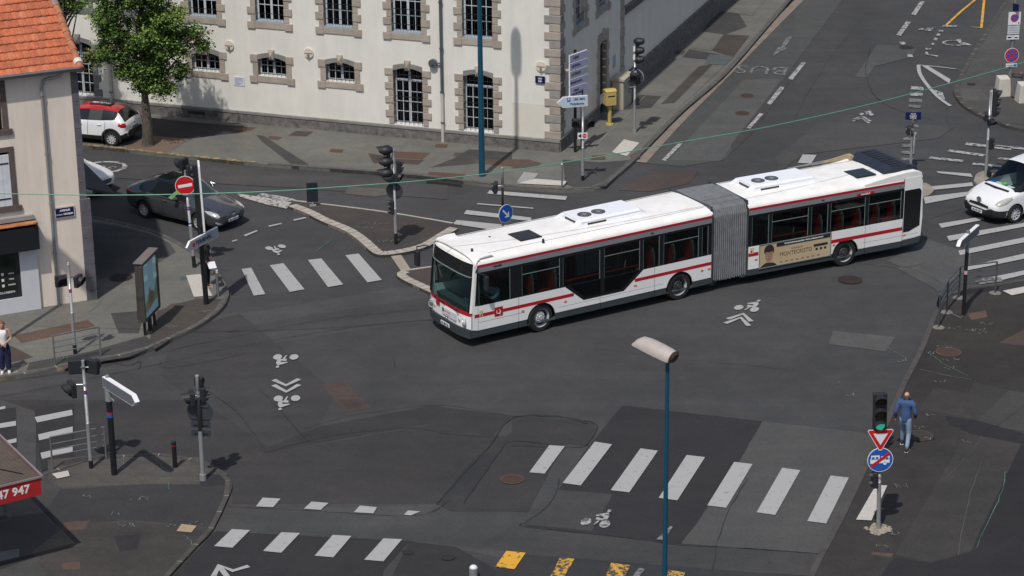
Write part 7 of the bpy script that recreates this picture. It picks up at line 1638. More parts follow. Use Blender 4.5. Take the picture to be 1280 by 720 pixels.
b = MB(RZ(6)); b.box(-.28, .24, -.12, -.10, 3.02, 3.56); po = b.build('sign_panel', SIGN_W, t); b = MB(RZ(6)); b.cyl((-.02, -.124, 3.31), (-.02, -.12, 3.31), .17, n=28, m=0); b.cyl((-.02, -.128, 3.31), (-.02, -.124, 3.31), .125, n=28, m=1); b.M = RZ(6) @ T(-.02, 0, 3.31) @ Matrix.Rotation(R(45), 4, 'Y'); b.box(-.15, .15, -.131, -.128, -.025, .025, 0); b.M = RZ(6); b.box(.14, .19, -.124, -.12, 3.06, 3.13, 2); b.build('no_parking_symbol', [S_RED, S_BLUE, GREYP], po)
b = MB(RZ(6)); b.box(-.28, .22, -.12, -.10, 2.62, 2.98); po = b.build('sign_panel', mat('panel_grey_blue', (.50, .52, .56), .5), t); b = MB(RZ(6)); [b.box(-.24, .18, -.123, -.12, z, z+.02) for z in (2.90, 2.83, 2.76, 2.69)]; b.build('small_print', MATS['print_grey'], po)
b = MB(RZ(6)); b.box(-.30, .22, -.12, -.10, 2.40, 2.57); po = b.build('sign_panel', SIGN_W, t); b = MB(RZ(6)); b.box(-.26, -.10, -.124, -.12, 2.46, 2.52); b.box(-.06, -.02, -.124, -.12, 2.49, 2.53); b.box(.03, .17, -.124, -.12, 2.45, 2.50); b.build('tow_symbol', BLACK, po)
b = MB(RZ(-55)); b.box(-.02, .30, -.10, -.08, 3.62, 3.92); b.build('blue_plate', S_NAVY, t)
# litter bin and blocks
t = furniture('litter_bin', 'dark grey ribbed litter bin between two pale concrete blocks', 'bin', (1270, 121), PZ, 0)
b = MB(); n = 22
for i in range(n): a = 2*pi*i/n; b.box(0, 0, 0, 0, 0, 0) if False else b.prism([(cos(a-.11)*.235, sin(a-.11)*.235, .06), (cos(a+.11)*.235, sin(a+.11)*.235, .06), (cos(a+.11)*.215, sin(a+.11)*.215, .06), (cos(a-.11)*.215, sin(a-.11)*.215, .06)], (0, 0, .84))
b.build('slats', GREYP, t); b = MB(); b.cyl((0, 0, .02), (0, 0, .86), .212, n=24); b.build('liner', BLACKP, t)
b = MB(); ring = [(cos(2*pi*i/24)*.24, sin(2*pi*i/24)*.24, .92) for i in range(25)]; b.tube(ring, .022, 6); b.build('rim', BLACKP, t)
t2 = furniture('traffic_cone', 'small orange cone standing behind the litter bin', 'cone', (1275, 114), PZ, 0); b = MB(); b.cyl((0, 0, .03), (0, 0, .85), .13, .02, 16); b.build('cone_body', mat('cone_orange', (.75, .10, .02), .6), t2, smooth=True); b = MB(); b.box(-.17, .17, -.17, .17, 0, .04); b.build('cone_foot', MATS['cone_orange'], t2)
def block(px, label, az):
    g = G(px[0], px[1], PZ); b = MB(); s0, s1 = .29, .23
    b.add([(-s0, -s0, 0), (s0, -s0, 0), (s0, s0, 0), (-s0, s0, 0), (-s1, -s1, .72), (s1, -s1, .72), (s1, s1, .78), (-s1, s1, .78)], [(0, 3, 2, 1), (4, 5, 6, 7), (0, 1, 5, 4), (1, 2, 6, 5), (2, 3, 7, 6), (3, 0, 4, 7)])
    o = b.build('concrete_block', CONC, bevel=.015); o.location = (g.x, g.y, PZ); o.rotation_euler = (0, 0, R(az)); o.scale = (1, 1, 1.05); tag(o, label, 'concrete block', 'concrete blocks round the bin')
block((1253, 119), 'pale concrete block standing left of the litter bin', 8); block((1279, 127), 'pale concrete block cut by the right edge of the picture', 8)

# letterbox and cabinet
t = furniture('letterbox', 'yellow letterbox on pedestal beside the white building', 'letterbox', (762, 156), PZ, 20)
b = MB(); b.cyl((0, 0, 0), (0, 0, .06), .16, n=16); b.cyl((0, 0, .06), (0, 0, .85), .075, .085, 16); b.build('pedestal', POSTY, t, smooth=True)
b = MB(); b.box(-.22, .22, -.19, .19, .84, 1.42); b.prism([(-.24, -.21, 1.42), (-.24, .21, 1.42), (-.24, .21, 1.48), (-.24, -.10, 1.52)], (.48, 0, 0)); bo = b.build('box', POSTY, t, bevel=.02)
b = MB(); b.box(-.15, .15, -.20, -.19, 1.22, 1.26); b.box(.221, .226, -.10, .08, 1.16, 1.24); b.build('slot', BLACK, bo)
t = furniture('electrical_cabinet', 'beige street cabinet with graffiti tag standing against the white building', 'cabinet', (778, 133), PZ, SIDE_AZ)
b = MB(); b.box(-.55, .62, -.20, .26, 0, 1.22); b.prism([(-.60, -.26, 1.22), (-.60, .30, 1.22), (-.60, .30, 1.30), (-.60, .02, 1.38), (-.60, -.26, 1.30)], (1.27, 0, 0)); co = b.build('casing', CAB, t, bevel=.01)
b = MB(); b.box(-.50, .0, -.212, -.20, .08, 1.16); b.box(.04, .58, -.212, -.20, .08, 1.16); b.build('door', CAB, co)
b = MB(); g_ = mat('graffiti_grey', (.12, .13, .16), .7); b.tube(smooth_line([(.1, -.216, .95), (.25, -.216, 1.08), (.30, -.216, .75), (.15, -.216, .70), (.28, -.216, .55)], 4), .02, 4); b.tube(smooth_line([(.38, -.216, 1.05), (.36, -.216, .70), (.48, -.216, .68), (.50, -.216, 1.0)], 4), .02, 4); b.tube(smooth_line([(-.4, -.216, 1.0), (-.2, -.216, .85), (-.35, -.216, .7)], 4), .015, 4); b.build('graffiti', g_, co)

# advertising panel (west pavement)
g0 = G(188, 412, PZ)
t = thing('advertising_panel', 'free-standing grey advertising panel with glazed poster on short legs', 'advertising panel', (g0.x, g0.y, PZ), 79)
b = MB(); b.box(-.72, .72, -.13, .13, .50, .58); b.box(-.72, .72, -.13, .13, 2.36, 2.46); b.box(-.72, -.64, -.13, .13, .58, 2.36); b.box(.64, .72, -.13, .13, .58, 2.36); b.box(-.64, .64, -.02, .02, .58, 2.36); bo = b.build('casing', mat('panel_bronze', (.075, .068, .062), .45, metal=.3), t, bevel=.015)
b = MB(); b.box(-.76, .76, -.16, .16, 2.46, 2.50); b.build('top_cap', mat('panel_bronze_light', (.16, .14, .125), .5), t, bevel=.01)
b = MB(); b.box(-.66, .66, -.118, -.110, .58, 2.36); b.build('glass', glassmat('poster_glass', (.9, .95, .95), .95), t)
b = MB(); b.flat([(-.64, -.085, .58), (.64, -.085, .58), (.64, -.085, 2.36), (-.64, -.085, 2.36)], 0); b.flat([(-.64, -.087, 1.0), (-.3, -.087, 1.15), (-.05, -.087, 1.5), (.1, -.087, 1.25), (.35, -.087, 1.2), (.64, -.087, 1.65), (.64, -.087, .9), (-.64, -.087, .7)], 1); b.flat([(-.2, -.089, .75), (.25, -.089, .9), (.2, -.089, 1.3), (-.15, -.089, 1.25)], 2); b.flat([(-.64, -.0865, .58), (.64, -.0865, .58), (.64, -.0865, .92), (-.64, -.0865, .72)], 3); b.build('poster', [mat('poster_pale_glow', (.60, .76, .80), .5, var=.15, emit=((.42, .58, .62), .15)), mat('poster_brown_glow', (.40, .38, .26), .6, var=.4, emit=((.30, .28, .18), .12)), mat('poster_orange', (.60, .42, .22), .6), mat('poster_blue_glow', (.40, .66, .76), .5, emit=((.40, .62, .70), .15))], t)  # poster emits faintly, standing in for bright reflections on its glass
for x, w3 in ((-.5, .03), (-.02, .09), (.42, .03)): b = MB(); b.box(x-w3, x+w3, -.04, .04, 0, .50); b.build('leg', BLACK, t)

# small black board on the island
t = furniture('sign_board', 'small black board on a short stand at the tip of the island', 'sign', (391, 257), .10, 8)
b = MB(); b.box(-.20, .20, -.02, .02, .14, .86); b.build('board', mat('board_navy', (.012, .016, .028), .5), t); b = MB(); b.cyl((0, .0, 0), (0, 0, .15), .04, n=10); b.box(-.12, .12, -.08, .08, 0, .03); b.build('stand', GALV, t)
b = MB(); b.box(-.205, .205, .021, .035, .13, .87); b.build('panel_back', BLACK, t)

# ---------------- barriers
def barrier(name, label, pts, z, m, h=1.0, rails=(1.0, .78, .60, .42), foot=False, r=.022):
    P_ = [G(u, v, z) for u, v in pts]; c = P_[0]; t = thing(name, label, 'barrier', (c.x, c.y, z), 0, 'pedestrian guard rails')
    for p in P_: 
        b = MB(); b.cyl((p.x-c.x, p.y-c.y, 0), (p.x-c.x, p.y-c.y, h), r*1.15, n=10); b.build('post', m, t)
    for zz in rails:
        b = MB(); b.tube([(p.x-c.x, p.y-c.y, zz*h) for p in P_], r if zz == 1.0 else r*.72, 8); b.build('rail', m, t)
    if foot:
        for p in P_: b = MB(); b.cyl((p.x-c.x, p.y-c.y, 0), (p.x-c.x, p.y-c.y, .02), .20, .16, 14); b.build('concrete_foot', CONC_B, t)
    return t
barrier('guard_rail', 'grey four-bar railing at the kerb below the corner house', [(69, 457), (126, 445)], PZ, GREYP if False else RAIL, .98)
barrier('guard_rail', 'grey railing with one green post by the south-west crossing', [(66, 587), (133, 574)], .06, RAIL, .98)
b = MB(); g_ = G(66, 587, .06); b.cyl((g_.x, g_.y, .82), (g_.x, g_.y, 1.02), .030, n=10); rl = bpy.data.objects
gr = [o for o in bpy.data.objects if o.name.startswith('guard_rail')][-1]
b.M = T(-g_.x, -g_.y, 0); b.build('green_sleeve', mat('green_tape', (.02, .22, .05), .5), gr)
bt = barrier('guard_rail', 'dark curved railing along the right-hand kerb around the arrow sign', [(1173, 409), (1183, 390), (1198.5, 372), (1244, 366)], PZ, RAIL_D, 1.08, foot=True, r=.026)
c = G(1173, 409, PZ); b = MB(T(-.06, .0, .90) @ RZ(60)); b.cyl((0, -.03, -.02), (0, -.045, -.02), .20, n=24); b.build('round_reflector', BLACKP, bt)
p1 = G(1183, 390, PZ)-c; b = MB(); b.tube([(p1.x, p1.y, .02), (p1.x+.35, p1.y-.62, .03)], .02, 6); b.tube([(p1.x+.35, p1.y-.62, .03), (p1.x+.46, p1.y-.4, .03)], .015, 6); b.build('bent_bar', RAIL, bt)

# ---------------- lamp posts
def lamp(name, label, loc, h, az, head_len=1.12, r0=.10, r1=.075, mh=None):
    t = thing(name, label, 'street lamp', loc, az, 'street lamps')
    b = MB(); b.cyl((0, 0, 0), (0, 0, h), r0, r1, 20); b.build('post', TEAL, t, smooth=True)
    b = MB(); b.cyl((0, 0, h-.05), (0, 0, h+.12), r1*1.3, r1*1.2, 16); b.build('collar', BLACKP, t, smooth=True)
    # half-shell hood, open and dark at the back end, tapering to a rounded lip in front (+x)
    PM = T(0, 0, h) @ Matrix.Rotation(R(-9), 4, 'Y') @ T(0, 0, -h); b = MB(PM); n = 16; secs = [(-.14, .20, .21), (0, .215, .225), (.25, .225, .235), (.52, .222, .23), (.72, .21, .195), (.83, .185, .13), (.89, .145, .04)]; pts = []
    for x, w3, hh in secs: pts += [(x, cos(pi*i/n)*w3, h+.06+sin(pi*i/n)*hh-(.02 if x > .8 else 0)) for i in range(n+1)]
    k = n+1; f = [(i*k+j, (i+1)*k+j, (i+1)*k+j+1, i*k+j+1) for i in range(len(secs)-1) for j in range(n)]
    f += [tuple(range(n, -1, -1))]
    b.add(pts, f, 0); 
    for i in range(len(secs)-1): b.add([pts[i*k], pts[(i+1)*k], pts[(i+1)*k+n], pts[i*k+n]], [(0, 1, 2, 3)], 1)
    ho = b.build('lamp_hood', [mat('hood_cream', (.40, .355, .33), .55, var=.12, scale=3), mat('lamp_underside', (.10, .10, .10), .5)], t, smooth=True)
    b = MB(PM); b.cyl((-.145, 0, h+.14), (-.19, 0, h+.13), .16, .11, 14); b.build('end_cap', mat('lamp_cap_dark', (.05, .04, .03), .7), ho)
    b = MB(PM); b.ball((.38, 0, h+.045), .17, 14, 8, 0, (1.5, .9, .45)); b.build('lamp_glass', mat('lamp_diffuser', (.35, .38, .40), .2), ho, smooth=True)
    return t
lp = G(834.5, 446, 8.5)
lamp('street_lamp', 'teal street lamp with cream hood standing in the foreground', (lp.x, lp.y, 0), 8.42, 138, r0=.065, r1=.043)
lb = G(602.5, 220, PZ); lamp('street_lamp', 'tall teal lamp post rising past the white building, head out of view', (lb.x, lb.y, PZ), 10.65, 250, r0=.12, r1=.065)

lamp('street_lamp', 'street lamp just left of the picture whose shadow falls on the beige house', (-16.25, 69.3, PZ), 8.9, -25, r0=.09, r1=.06)
# ---------------- overhead cable
cb_ = thing('overhead_cable', 'thin green cable strung across the whole junction', 'cable', (0, 0, 0), 0)
pts = [G(u, v, 5.6) for u, v in ((-60, 240), (0, 242.0), (65, 243.2), (128, 244), (215, 243), (330, 239.5), (440, 232.5), (540, 224.5), (640, 213), (760, 194), (860, 176), (960, 158.5), (1080, 132), (1180, 106), (1280, 78), (1380, 46))]
b = MB(); b.tube(smooth_line(pts, 6), .016, 6); b.build('cable_line', mat('cable_green', (.10, .30, .20), .5), cb_)
p = G(217, 243, 5.6); b = MB(); b.prism([(p.x-.16, p.y, 5.50), (p.x+.10, p.y, 5.72), (p.x+.16, p.y, 5.66), (p.x-.06, p.y, 5.44)], (0, .03, 0)); b.build('cable_tag', mat('cable_tag_green', (.22, .42, .12), .6), cb_)

# ================================================================== TREES
def tree(label, loc, h, crown, nleaf, seed, trunk_h=2.3, r0=.25, lean=(0, 0)):
    rr = random.Random(seed); t = thing('street_tree', label, 'tree', loc, 0, 'trees in front of the white building')
    b = MB(); base = Vector((0, 0, 0)); path = smooth_line([(0, 0, -.05), (.03, .0, .8), (.0, .03, 1.7), (lean[0]*.4, lean[1]*.4, trunk_h+.4), (lean[0], lean[1], h*.72)], 5)
    n = len(path)
    for i in range(n-1):
        ra = r0*(1-.80*i/n)*(1.25 if i == 0 else 1); rb = r0*(1-.80*(i+1)/n); b.cyl(path[i], path[i+1], ra, rb, 12)
    tips = []
    for k in range(30):
        i = rr.randint(int(n*.58), n-1); s_ = path[i]; a = rr.random()*2*pi; c = crown[rr.randrange(len(crown))]
        e = Vector(c[0]) + Vector((rr.uniform(-1, 1)*c[1], rr.uniform(-1, 1)*c[1], rr.uniform(-.8, .8)*c[2]))*.75
        m_ = s_.lerp(e, .5)+Vector((rr.uniform(-.2, .2), rr.uniform(-.2, .2), rr.uniform(.05, .4))); P_ = smooth_line([s_, m_, e], 4); q = len(P_)
        for i in range(q-1): b.cyl(P_[i], P_[i+1], .05*(1-i/q)+.010, .05*(1-(i+1)/q)+.010, 6)
        tips += P_[2:]
    b.build('trunk', mat('bark', (.085, .070, .058), .95, var=.5, scale=9, bump=.8, bscale=14), t, smooth=True)
    # leaf clusters: small folded leaves gathered on twigs
    v = []; f = []; mi = []
    clumps = []
    for (c, rx, rz, wt) in [(Vector(c[0]), c[1], c[2], c[3]) for c in crown]:
        for _ in range(int(wt)):
            while True:
                d = Vector((rr.uniform(-1, 1), rr.uniform(-1, 1), rr.uniform(-1, 1)))
                if .25 < d.length < 1: break
            d *= (.75+.35*rr.random()); clumps.append((c+Vector((d.x*rx*.92, d.y*rx*.92, d.z*rz)), .09+.13*rr.random()))
    per = max(1, nleaf//len(clumps))
    for c, s_ in clumps:
        tone = rr.choice((0, 0, 1, 1, 1, 2, 2))
        if rr.random() < .03: tone = 3
        for _ in range(per):
            o = c+Vector((rr.gauss(0, s_), rr.gauss(0, s_), rr.gauss(0, s_*.65))); L_ = .058+.055*rr.random()
            d = Vector((rr.gauss(0, 1), rr.gauss(0, 1), rr.gauss(-.25, .6))).normalized(); u = d.cross(Vector((rr.gauss(0, .5), rr.gauss(0, .5), 1))).normalized()*L_*.48; up = d.cross(u).normalized()*L_*.12
            i = len(v); v += [tuple(o), tuple(o+d*L_*.5+u+up), tuple(o+d*L_*1.15), tuple(o+d*L_*.5-u+up)]; f += [(i, i+1, i+2), (i, i+2, i+3)]; m_ = tone if rr.random() < .8 else rr.randrange(3); mi += [m_, m_]
    me = bpy.data.meshes.new('crown'); me.from_pydata(v, [], f)
    for nm, cc in (('leaf_mid', (.105, .175, .038)), ('leaf_dark', (.06, .11, .022)), ('leaf_light', (.19, .28, .06)), ('leaf_brown', (.13, .055, .025))):
        m_ = mat(nm, cc, .55, var=.25, scale=2, spec=.4)
        if not m_.node_tree.nodes['Principled BSDF'].inputs['Transmission Weight'].default_value:
            pass
        me.materials.append(m_)
    for p_, i in zip(me.polygons, mi): p_.material_index = i
    o = bpy.data.objects.new('crown', me); COL.objects.link(o); o.parent = t
    return t
tg = G(185, 182, PZ)
tree('bushy green street tree growing from the pavement beside the parked hatchback', (tg.x, tg.y, PZ), 7.5,
     [((.25, 0, 3.3), .85, .75, 34), ((-.95, .1, 4.0), .75, .6, 24), ((1.1, -.1, 4.15), .85, .6, 28), ((.0, .1, 4.5), 1.2, .75, 44), ((-1.1, .1, 5.1), .8, .7, 26), ((1.0, 0, 5.2), 1.0, .7, 32), ((-.1, 0, 5.6), 1.1, .7, 30), ((.2, 0, 6.5), 1.35, .9, 44), ((-1.3, 0, 6.2), .6, .5, 14), ((1.95, -.1, 4.6), .5, .3, 11), ((2.3, -.1, 4.1), .3, .2, 5), ((-1.75, .1, 3.6), .35, .3, 6), ((.2, 0, 2.6), .8, .42, 30), ((.75, -.1, 2.35), .35, .25, 9), ((-.5, .1, 3.0), .6, .4, 20), ((1.45, 0, 3.0), .35, .35, 8)], 52000, 11)
tg = G(80, 168, PZ) 
tree('leafy branch tips of a second tree showing above the tiled roof', (tg.x+.2, tg.y, PZ), 7.2, [((-.6, 0, 5.9), .8, .7, 45), ((.1, 0, 5.2), .45, .35, 12), ((.75, 0, 5.25), .35, .2, 6), ((-.2, .1, 6.6), 1.0, .7, 45), ((-1.1, 0, 5.3), .6, .6, 22)], 11000, 23)

# ================================================================== PEOPLE
def skin_mesh(chains, name, m, parent, levels=2, root=0, extra=None):
    """chains: list of joint lists [(x,y,z,r[,r2])]; equal positions are welded"""
    bm = bmesh.new(); ly = bm.verts.layers.skin.verify(); vs = {}
    for ch in chains:
        prev = None
        for q in ch:
            key = tuple(round(c, 4) for c in q[:3])
            if key not in vs:
                v = bm.verts.new(q[:3]); v[ly].radius = (q[3], q[4] if len(q) > 4 else q[3]); v[ly].use_root = len(vs) == root; vs[key] = v
            v = vs[key]
            if prev and prev is not v and not bm.edges.get((prev, v)): bm.edges.new((prev, v))
            prev = v
    me = bpy.data.meshes.new(name); bm.to_mesh(me); bm.free(); o = bpy.data.objects.new(name, me); COL.objects.link(o)
    k = o.modifiers.new('k', 'SKIN'); k.use_smooth_shade = True; s_ = o.modifiers.new('s', 'SUBSURF'); s_.levels = levels; s_.render_levels = levels
    apply_mods(o)
    if extra:
        bm = bmesh.new(); bm.from_mesh(o.data); tmp = bpy.data.meshes.new('tmp'); tmp.from_pydata([tuple(p) for p in extra.v], [], extra.f); bm.from_mesh(tmp); bm.to_mesh(o.data); bm.free(); bpy.data.meshes.remove(tmp)
    o.data.materials.clear(); o.data.materials.append(m)
    for p in o.data.polygons: p.use_smooth = True; p.material_index = 0
    o.parent = parent; return o
def lerp3(a, b, t): return tuple(a[i]+(b[i]-a[i])*t for i in range(3))
def person(label, loc, az, H, J, skin, hair, top, bottom, shoes, hair_style='short', sleeves='long', wide=1.0, leg_wide=1.0, look=0, top_to='wrist', bare_top=False, group=None):
    """local frame: faces +x, left is +y. J overrides joints (metres at height 1.75)"""
    s = H/1.75; t = thing('person', label, 'person', loc, az)
    D = dict(hip=(0, 0, .93), waist=(0, 0, 1.08), chest=(.01, 0, 1.30), neck=(.0, 0, 1.47), head=(.02, 0, 1.60),
             sl=(0, .185, 1.42), sr=(0, -.185, 1.42), el=(-.02, .235, 1.13), er=(-.02, -.235, 1.13), wl=(.06, .25, .89), wr=(.06, -.25, .89),
             hl=(0, .09, .90), hr=(0, -.09, .90), kl=(.03, .095, .50), kr=(.03, -.095, .50), al=(0, .10, .09), ar=(0, -.10, .09), tl=(.17, .12, .035), tr=(.17, -.12, .035))
    D.update(J); D = {k: tuple(c*s for c in v) for k, v in D.items()}
    r = lambda v: v*s
    hd = Vector(D['head'])
    ex = MB(T(*hd) @ RZ(look)); 
    ex.ball((0, 0, 0), r(.1), 18, 12, 0, (.98, .78, 1.18)); ex.ball((r(.035), 0, r(-.055)), r(.062), 12, 8, 0, (1, .85, 1)); ex.ball((r(.105), 0, r(-.015)), r(.016), 8, 6, 0, (1.1, .8, 1.4))
    for sg in (-1, 1): ex.ball((r(-.005), sg*r(.08), r(-.01)), r(.022), 8, 6, 0, (.8, .4, 1.3))
    chains = [[(*D['hip'], r(.12), r(.10)), (*D['waist'], r(.11), r(.085)), (*D['chest'], r(.11), r(.08)), (*lerp3(D['chest'], D['neck'], .7), r(.075), r(.06)), (*D['neck'], r(.052)), (*lerp3(D['neck'], D['head'], .6), r(.048))]]
    for a in 'lr':
        S_, E_, W2 = D['s'+a], D['e'+a], D['w'+a]; up = lerp3(D['chest'], D['neck'], .7)
        hv = (Vector(W2)-Vector(E_)).normalized(); tip = Vector(W2)+hv*r(.085); side = Vector((hv.z, 0, -hv.x)); side = side.normalized() if side.length > .1 else Vector((1, 0, 0))
        ch = [(*up, r(.075), r(.06)), (*S_, r(.044)), (*lerp3(S_, E_, .5), r(.040)), (*E_, r(.036)), (*lerp3(E_, W2, .45), r(.034)), (*W2, r(.024)), (*(Vector(W2)+hv*r(.05)), r(.030), r(.018))]
        chains.append(ch); palm = Vector(W2)+hv*r(.05)
        for i, (o_, L_) in enumerate(((-.030, .075), (-.010, .088), (.010, .082), (.030, .062))):
            p0 = palm+side*r(o_*.8)+hv*r(.03); inw = Vector((0, -1 if a == 'l' else 1, 0))*r(.012)
            chains.append([(*palm, r(.030), r(.018)), (*p0, r(.0095)), (*(p0+hv*r(L_*.5)+side*r(o_*.15)+inw*.5), r(.0088)), (*(p0+hv*r(L_)+side*r(o_*.2)+inw*1.6), r(.0075))])
        th0 = Vector(W2)+hv*r(.018)+side*r(.026); chains.append([(*palm, r(.030), r(.018)), (*th0, r(.011)), (*(th0+side*r(.022)+hv*r(.035)), r(.0095)), (*(th0+side*r(.026)+hv*r(.062)), r(.008))])
        Hh, Kk, Aa, Tt = D['h'+a], D['k'+a], D['a'+a], D['t'+a]
        chains.append([(*D['hip'], r(.12), r(.10)), (*Hh, r(.085)), (*lerp3(Hh, Kk, .5), r(.070)), (*Kk, r(.052)), (*lerp3(Kk, Aa, .35), r(.050)), (*Aa, r(.034)), (*Tt, r(.026))])
    skin_mesh(chains, 'body', skin, t, 2, 0, ex)
    # face
    fc = MB(T(*hd) @ RZ(look))
    for sg in (-1, 1): fc.ball((r(.084), sg*r(.031), r(.005)), r(.011), 8, 6, 0)
    fc.build('eyes', mat('eye_dark', (.02, .015, .012), .3), t)
    fc = MB(T(*hd) @ RZ(look)); fc.ball((r(.088), 0, r(-.062)), r(.018), 10, 6, 0, (.5, 1.3, .35)); fc.build('mouth', mat('lips', (.35, .12, .09), .5), t)
    hb = MB(T(*hd) @ RZ(look)); n = 18; k = 12; pts = []; R0 = r(.108)
    if hair_style != 'bald':
        full = hair_style in ('long', 'bun')
        for j in range(k+1):
            th = pi*(.0+.62*j/k)
            for i in range(n):
                a = 2*pi*i/n; front = max(cos(a), 0); lim = 1-.42*front if not full else 1-.45*front
                tt = th*lim; pts.append((R0*1.0*sin(tt)*cos(a)-r(.008), R0*.84*sin(tt)*sin(a), R0*1.20*cos(tt)+r(.004)))
        hb.add(pts, [(j*n+i, (j+1)*n+i, (j+1)*n+(i+1) % n, j*n+(i+1) % n) for j in range(k) for i in range(n)])
        if hair_style == 'long': hb.ball((r(-.05), 0, r(-.08)), r(.09), 14, 8, 0, (.75, 1.0, 1.5))
        if hair_style == 'bun': hb.ball((r(-.10), 0, r(.05)), r(.05), 12, 8)
    else:
        for j in range(5):
            for i in range(13):
                a = pi*.42+(2*pi-pi*.84)*i/12; th = pi*(.36+.26*j/4); pts.append((r(.106)*sin(th)*cos(a), r(.084)*sin(th)*sin(a), r(.122)*cos(th)))
        hb.add(pts, [(j*13+i, (j+1)*13+i, (j+1)*13+i+1, j*13+i+1) for j in range(4) for i in range(12)])
    hb.build('hair', hair, t, smooth=True)
    # top
    e = r(.014); ch = [[(*lerp3(D['hip'], D['waist'], -.75 if sleeves == 'long' else -.1), r(.165)*wide, r(.135)), (*lerp3(D['hip'], D['waist'], .1), r(.165)*wide, r(.135)), (*D['waist'], r(.155)*wide, r(.128)), (*D['chest'], r(.180)*wide, r(.135)), (*lerp3(D['chest'], D['neck'], .7), r(.150), r(.110)), (*lerp3(D['chest'], D['neck'], 1.02), r(.078), r(.074))]]
    for a in 'lr':
        S_, E_, W2 = D['s'+a], D['e'+a], D['w'+a]; up = lerp3(D['chest'], D['neck'], .7)
        c2 = [(*up, r(.150), r(.110))] + ([(*S_, r(.108))] if sleeves != 'none' else [(*lerp3(up, S_, .7), r(.06))])
        if sleeves == 'long': c2 += [(*lerp3(S_, E_, .28), r(.088)), (*lerp3(S_, E_, .6), r(.070)), (*E_, r(.062)), (*lerp3(E_, W2, .5), r(.054)), (*lerp3(E_, W2, 1.0), r(.046))]
        elif sleeves == 'short': c2 += [(*lerp3(S_, E_, .55), r(.058))]
        ch.append(c2)
    if not bare_top or True: skin_mesh(ch, 'shirt' if sleeves == 'long' else 'top', top, t, 2)
    lw = leg_wide; ch = [[(*lerp3(D['hip'], D['waist'], .9), r(.150), r(.122)), (*D['hip'], r(.162), r(.136))]]
    for a in 'lr':
        Hh, Kk, Aa = D['h'+a], D['k'+a], D['a'+a]
        ch.append([(*D['hip'], r(.142), r(.116)), (*lerp3(Hh, Kk, .15), r(.098)), (*lerp3(Hh, Kk, .55), r(.084)*lw), (*Kk, r(.068)*lw), (*lerp3(Kk, Aa, .5), r(.063)*lw), (*lerp3(Kk, Aa, .95), r(.060)*lw*(1.15 if lw > 1 else 1))])
    skin_mesh(ch, 'trousers', bottom, t, 2)
    for a in 'lr':
        Aa, Tt = Vector(D['a'+a]), Vector(D['t'+a]); d = Tt-Aa; d2 = Vector((d.x, d.y, 0)).normalized(); az2 = math.degrees(math.atan2(d2.y, d2.x)); pitch = math.asin(max(-1, min(1, (Tt.z-Aa.z+r(.055))/max(d.length, .01))))
        b = MB(T(Aa.x, Aa.y, Aa.z-r(.03)) @ RZ(az2) @ Matrix.Rotation(-pitch, 4, 'Y')); b.ball((r(.06), 0, r(-.005)), r(.06), 14, 8, 0, (2.2, .80, .72)); b.ball((r(-.03), 0, r(.015)), r(.05), 12, 8, 0, (1.1, .85, 1.1)); b.box(r(-.07), r(.18), r(-.045), r(.045), r(-.055), r(-.035), 1)
        b.build('shoe', [shoes, mat('sole_white', (.55, .55, .55), .7)], t, smooth=True)
    return t
HAIR_G = mat('hair_grey', (.10, .085, .075), .8); HAIR_R = mat('hair_auburn', (.17, .055, .03), .6); HAIR_B = mat('hair_black', (.012, .010, .010), .5)
JEANS = mat('denim_light', (.22, .31, .42), .9, var=.25, scale=6); SHIRTB = mat('shirt_blue', (.045, .085, .20), .9, var=.2, scale=5, bump=.4, bscale=12)
g = G(1130, 562, PZ)
person('balding man in blue shirt and pale jeans walking away past the traffic light', (g.x, g.y, PZ), 68, 1.76,
    dict(al=(.30, .13, .11), kl=(.20, .11, .52), tl=(.46, .15, .06), kr=(.05, -.10, .49), ar=(-.12, -.10, .075), tr=(.05, -.11, .03), hip=(.02, 0, .92), el=(-.10, .27, 1.15), wl=(.02, .28, .92), er=(-.02, -.27, 1.14), wr=(.14, -.24, .94)), SKIN, HAIR_G, SHIRTB, JEANS, BLACKP, 'bald', 'long', wide=1.08)
g = G(7.5, 466, PZ)
person('woman in white sleeveless top and wide navy trousers at the left edge', (g.x, g.y, PZ), -80, 1.72,
    dict(el=(.02, .25, 1.15), er=(.02, -.25, 1.15), wl=(.20, .06, 1.04), wr=(.21, -.05, 1.03)), SKIN, HAIR_R, mat('top_white', (.72, .71, .69), .8), mat('navy_trousers', (.010, .014, .055), .85, var=.3), SIGN_W, 'bun', 'none', wide=.92, leg_wide=1.55)
g = G(259.5, 359, PZ)
wm_ = person('woman dressed in black holding white papers behind the thick black post', (g.x-.02, g.y, PZ), -25, 1.70,
    dict(wl=(.22, .10, 1.00), el=(.02, .24, 1.12), wr=(.24, -.14, .92), er=(-.02, -.25, 1.13)), SKIN_D, HAIR_B, mat('cloth_black', (.014, .014, .018), .9), mat('trousers_black', (.012, .012, .016), .9), mat('sandal_tan', (.30, .20, .12), .7), 'bun', 'short', wide=.92)
g2 = G(264, 332, PZ+.95); b = MB(); c = Vector((g.x-.02, g.y, PZ)) + dirv(-25)*.34 + dirv(-115)*.16
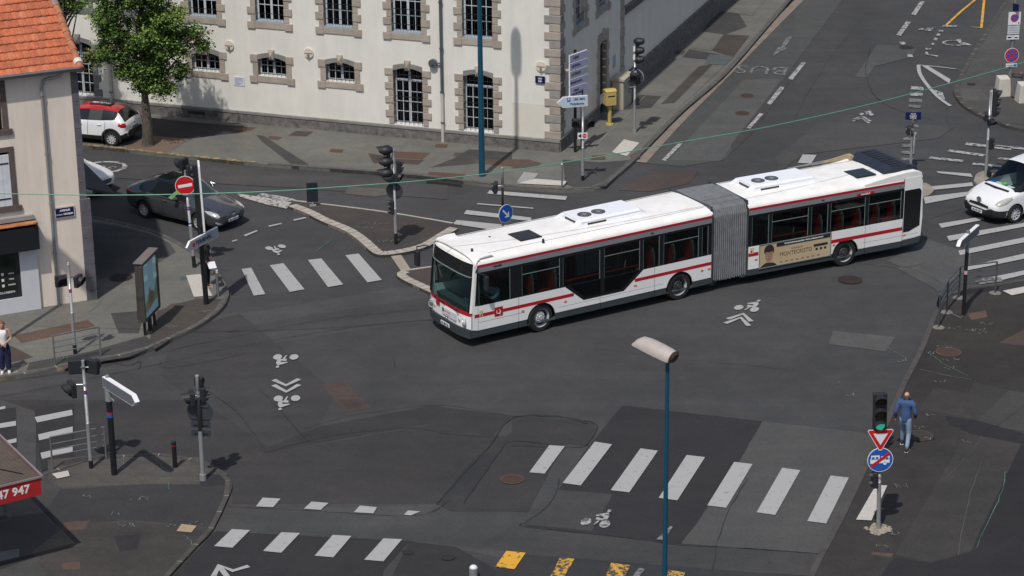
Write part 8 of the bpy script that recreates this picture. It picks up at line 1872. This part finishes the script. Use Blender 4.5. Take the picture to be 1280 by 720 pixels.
b = MB(T(c.x, c.y, PZ+.88) @ RZ(20) @ Matrix.Rotation(R(25), 4, 'X')); b.box(-.13, .13, -.16, .16, -.004, .004); po = b.build('papers', SIGN_W); tag(po, 'white sheets of paper held by the woman in black', 'papers')
# bus driver and van driver
dc = Vector((BX, BY, 0)) + dirv(HD)*1.42 + dirv(HD-90)*.70
dr = person('bus driver in pale blue shirt seated at the wheel', (dc.x, dc.y, .02), HD+180, 1.76,
    dict(hip=(0, 0, 1.06), waist=(.0, 0, 1.18), chest=(.02, 0, 1.42), neck=(.04, 0, 1.59), head=(.07, 0, 1.72), sl=(.02, .18, 1.54), sr=(.02, -.18, 1.54), el=(.18, .24, 1.32), er=(.18, -.24, 1.32), wl=(.36, .14, 1.36), wr=(.36, -.14, 1.36), hl=(.05, .09, 1.03), hr=(.05, -.09, 1.03), kl=(.45, .13, 1.06), kr=(.45, -.13, 1.06), al=(.55, .13, .66), ar=(.55, -.13, .66), tl=(.70, .13, .60), tr=(.70, -.13, .60)), SKIN_D, HAIR_B, mat('shirt_pale_blue', (.42, .55, .70), .8), BLACKP, BLACKP, 'short', 'long')
vh = Lv/2
vc = Vector((v_c.x, v_c.y, 0)) + dirv(VAZ)*(vh-2.22) + dirv(VAZ+90)*.45
person('van driver in brown top seated behind the windscreen', (vc.x, vc.y, -.15), VAZ, 1.74,
    dict(hip=(0, 0, .98), waist=(.0, 0, 1.10), chest=(.02, 0, 1.32), neck=(.04, 0, 1.49), head=(.07, 0, 1.62), sl=(.02, .18, 1.44), sr=(.02, -.18, 1.44), el=(.18, .24, 1.22), er=(.18, -.24, 1.22), wl=(.36, .14, 1.26), wr=(.36, -.14, 1.26), hl=(.05, .09, .95), hr=(.05, -.09, .95), kl=(.45, .13, .95), kr=(.45, -.13, .95), al=(.55, .13, .6), ar=(.55, -.13, .6), tl=(.70, .13, .55), tr=(.70, -.13, .55)), SKIN, HAIR_R, mat('top_brown', (.30, .15, .09), .8), JEANS, BLACKP, 'short', 'long')
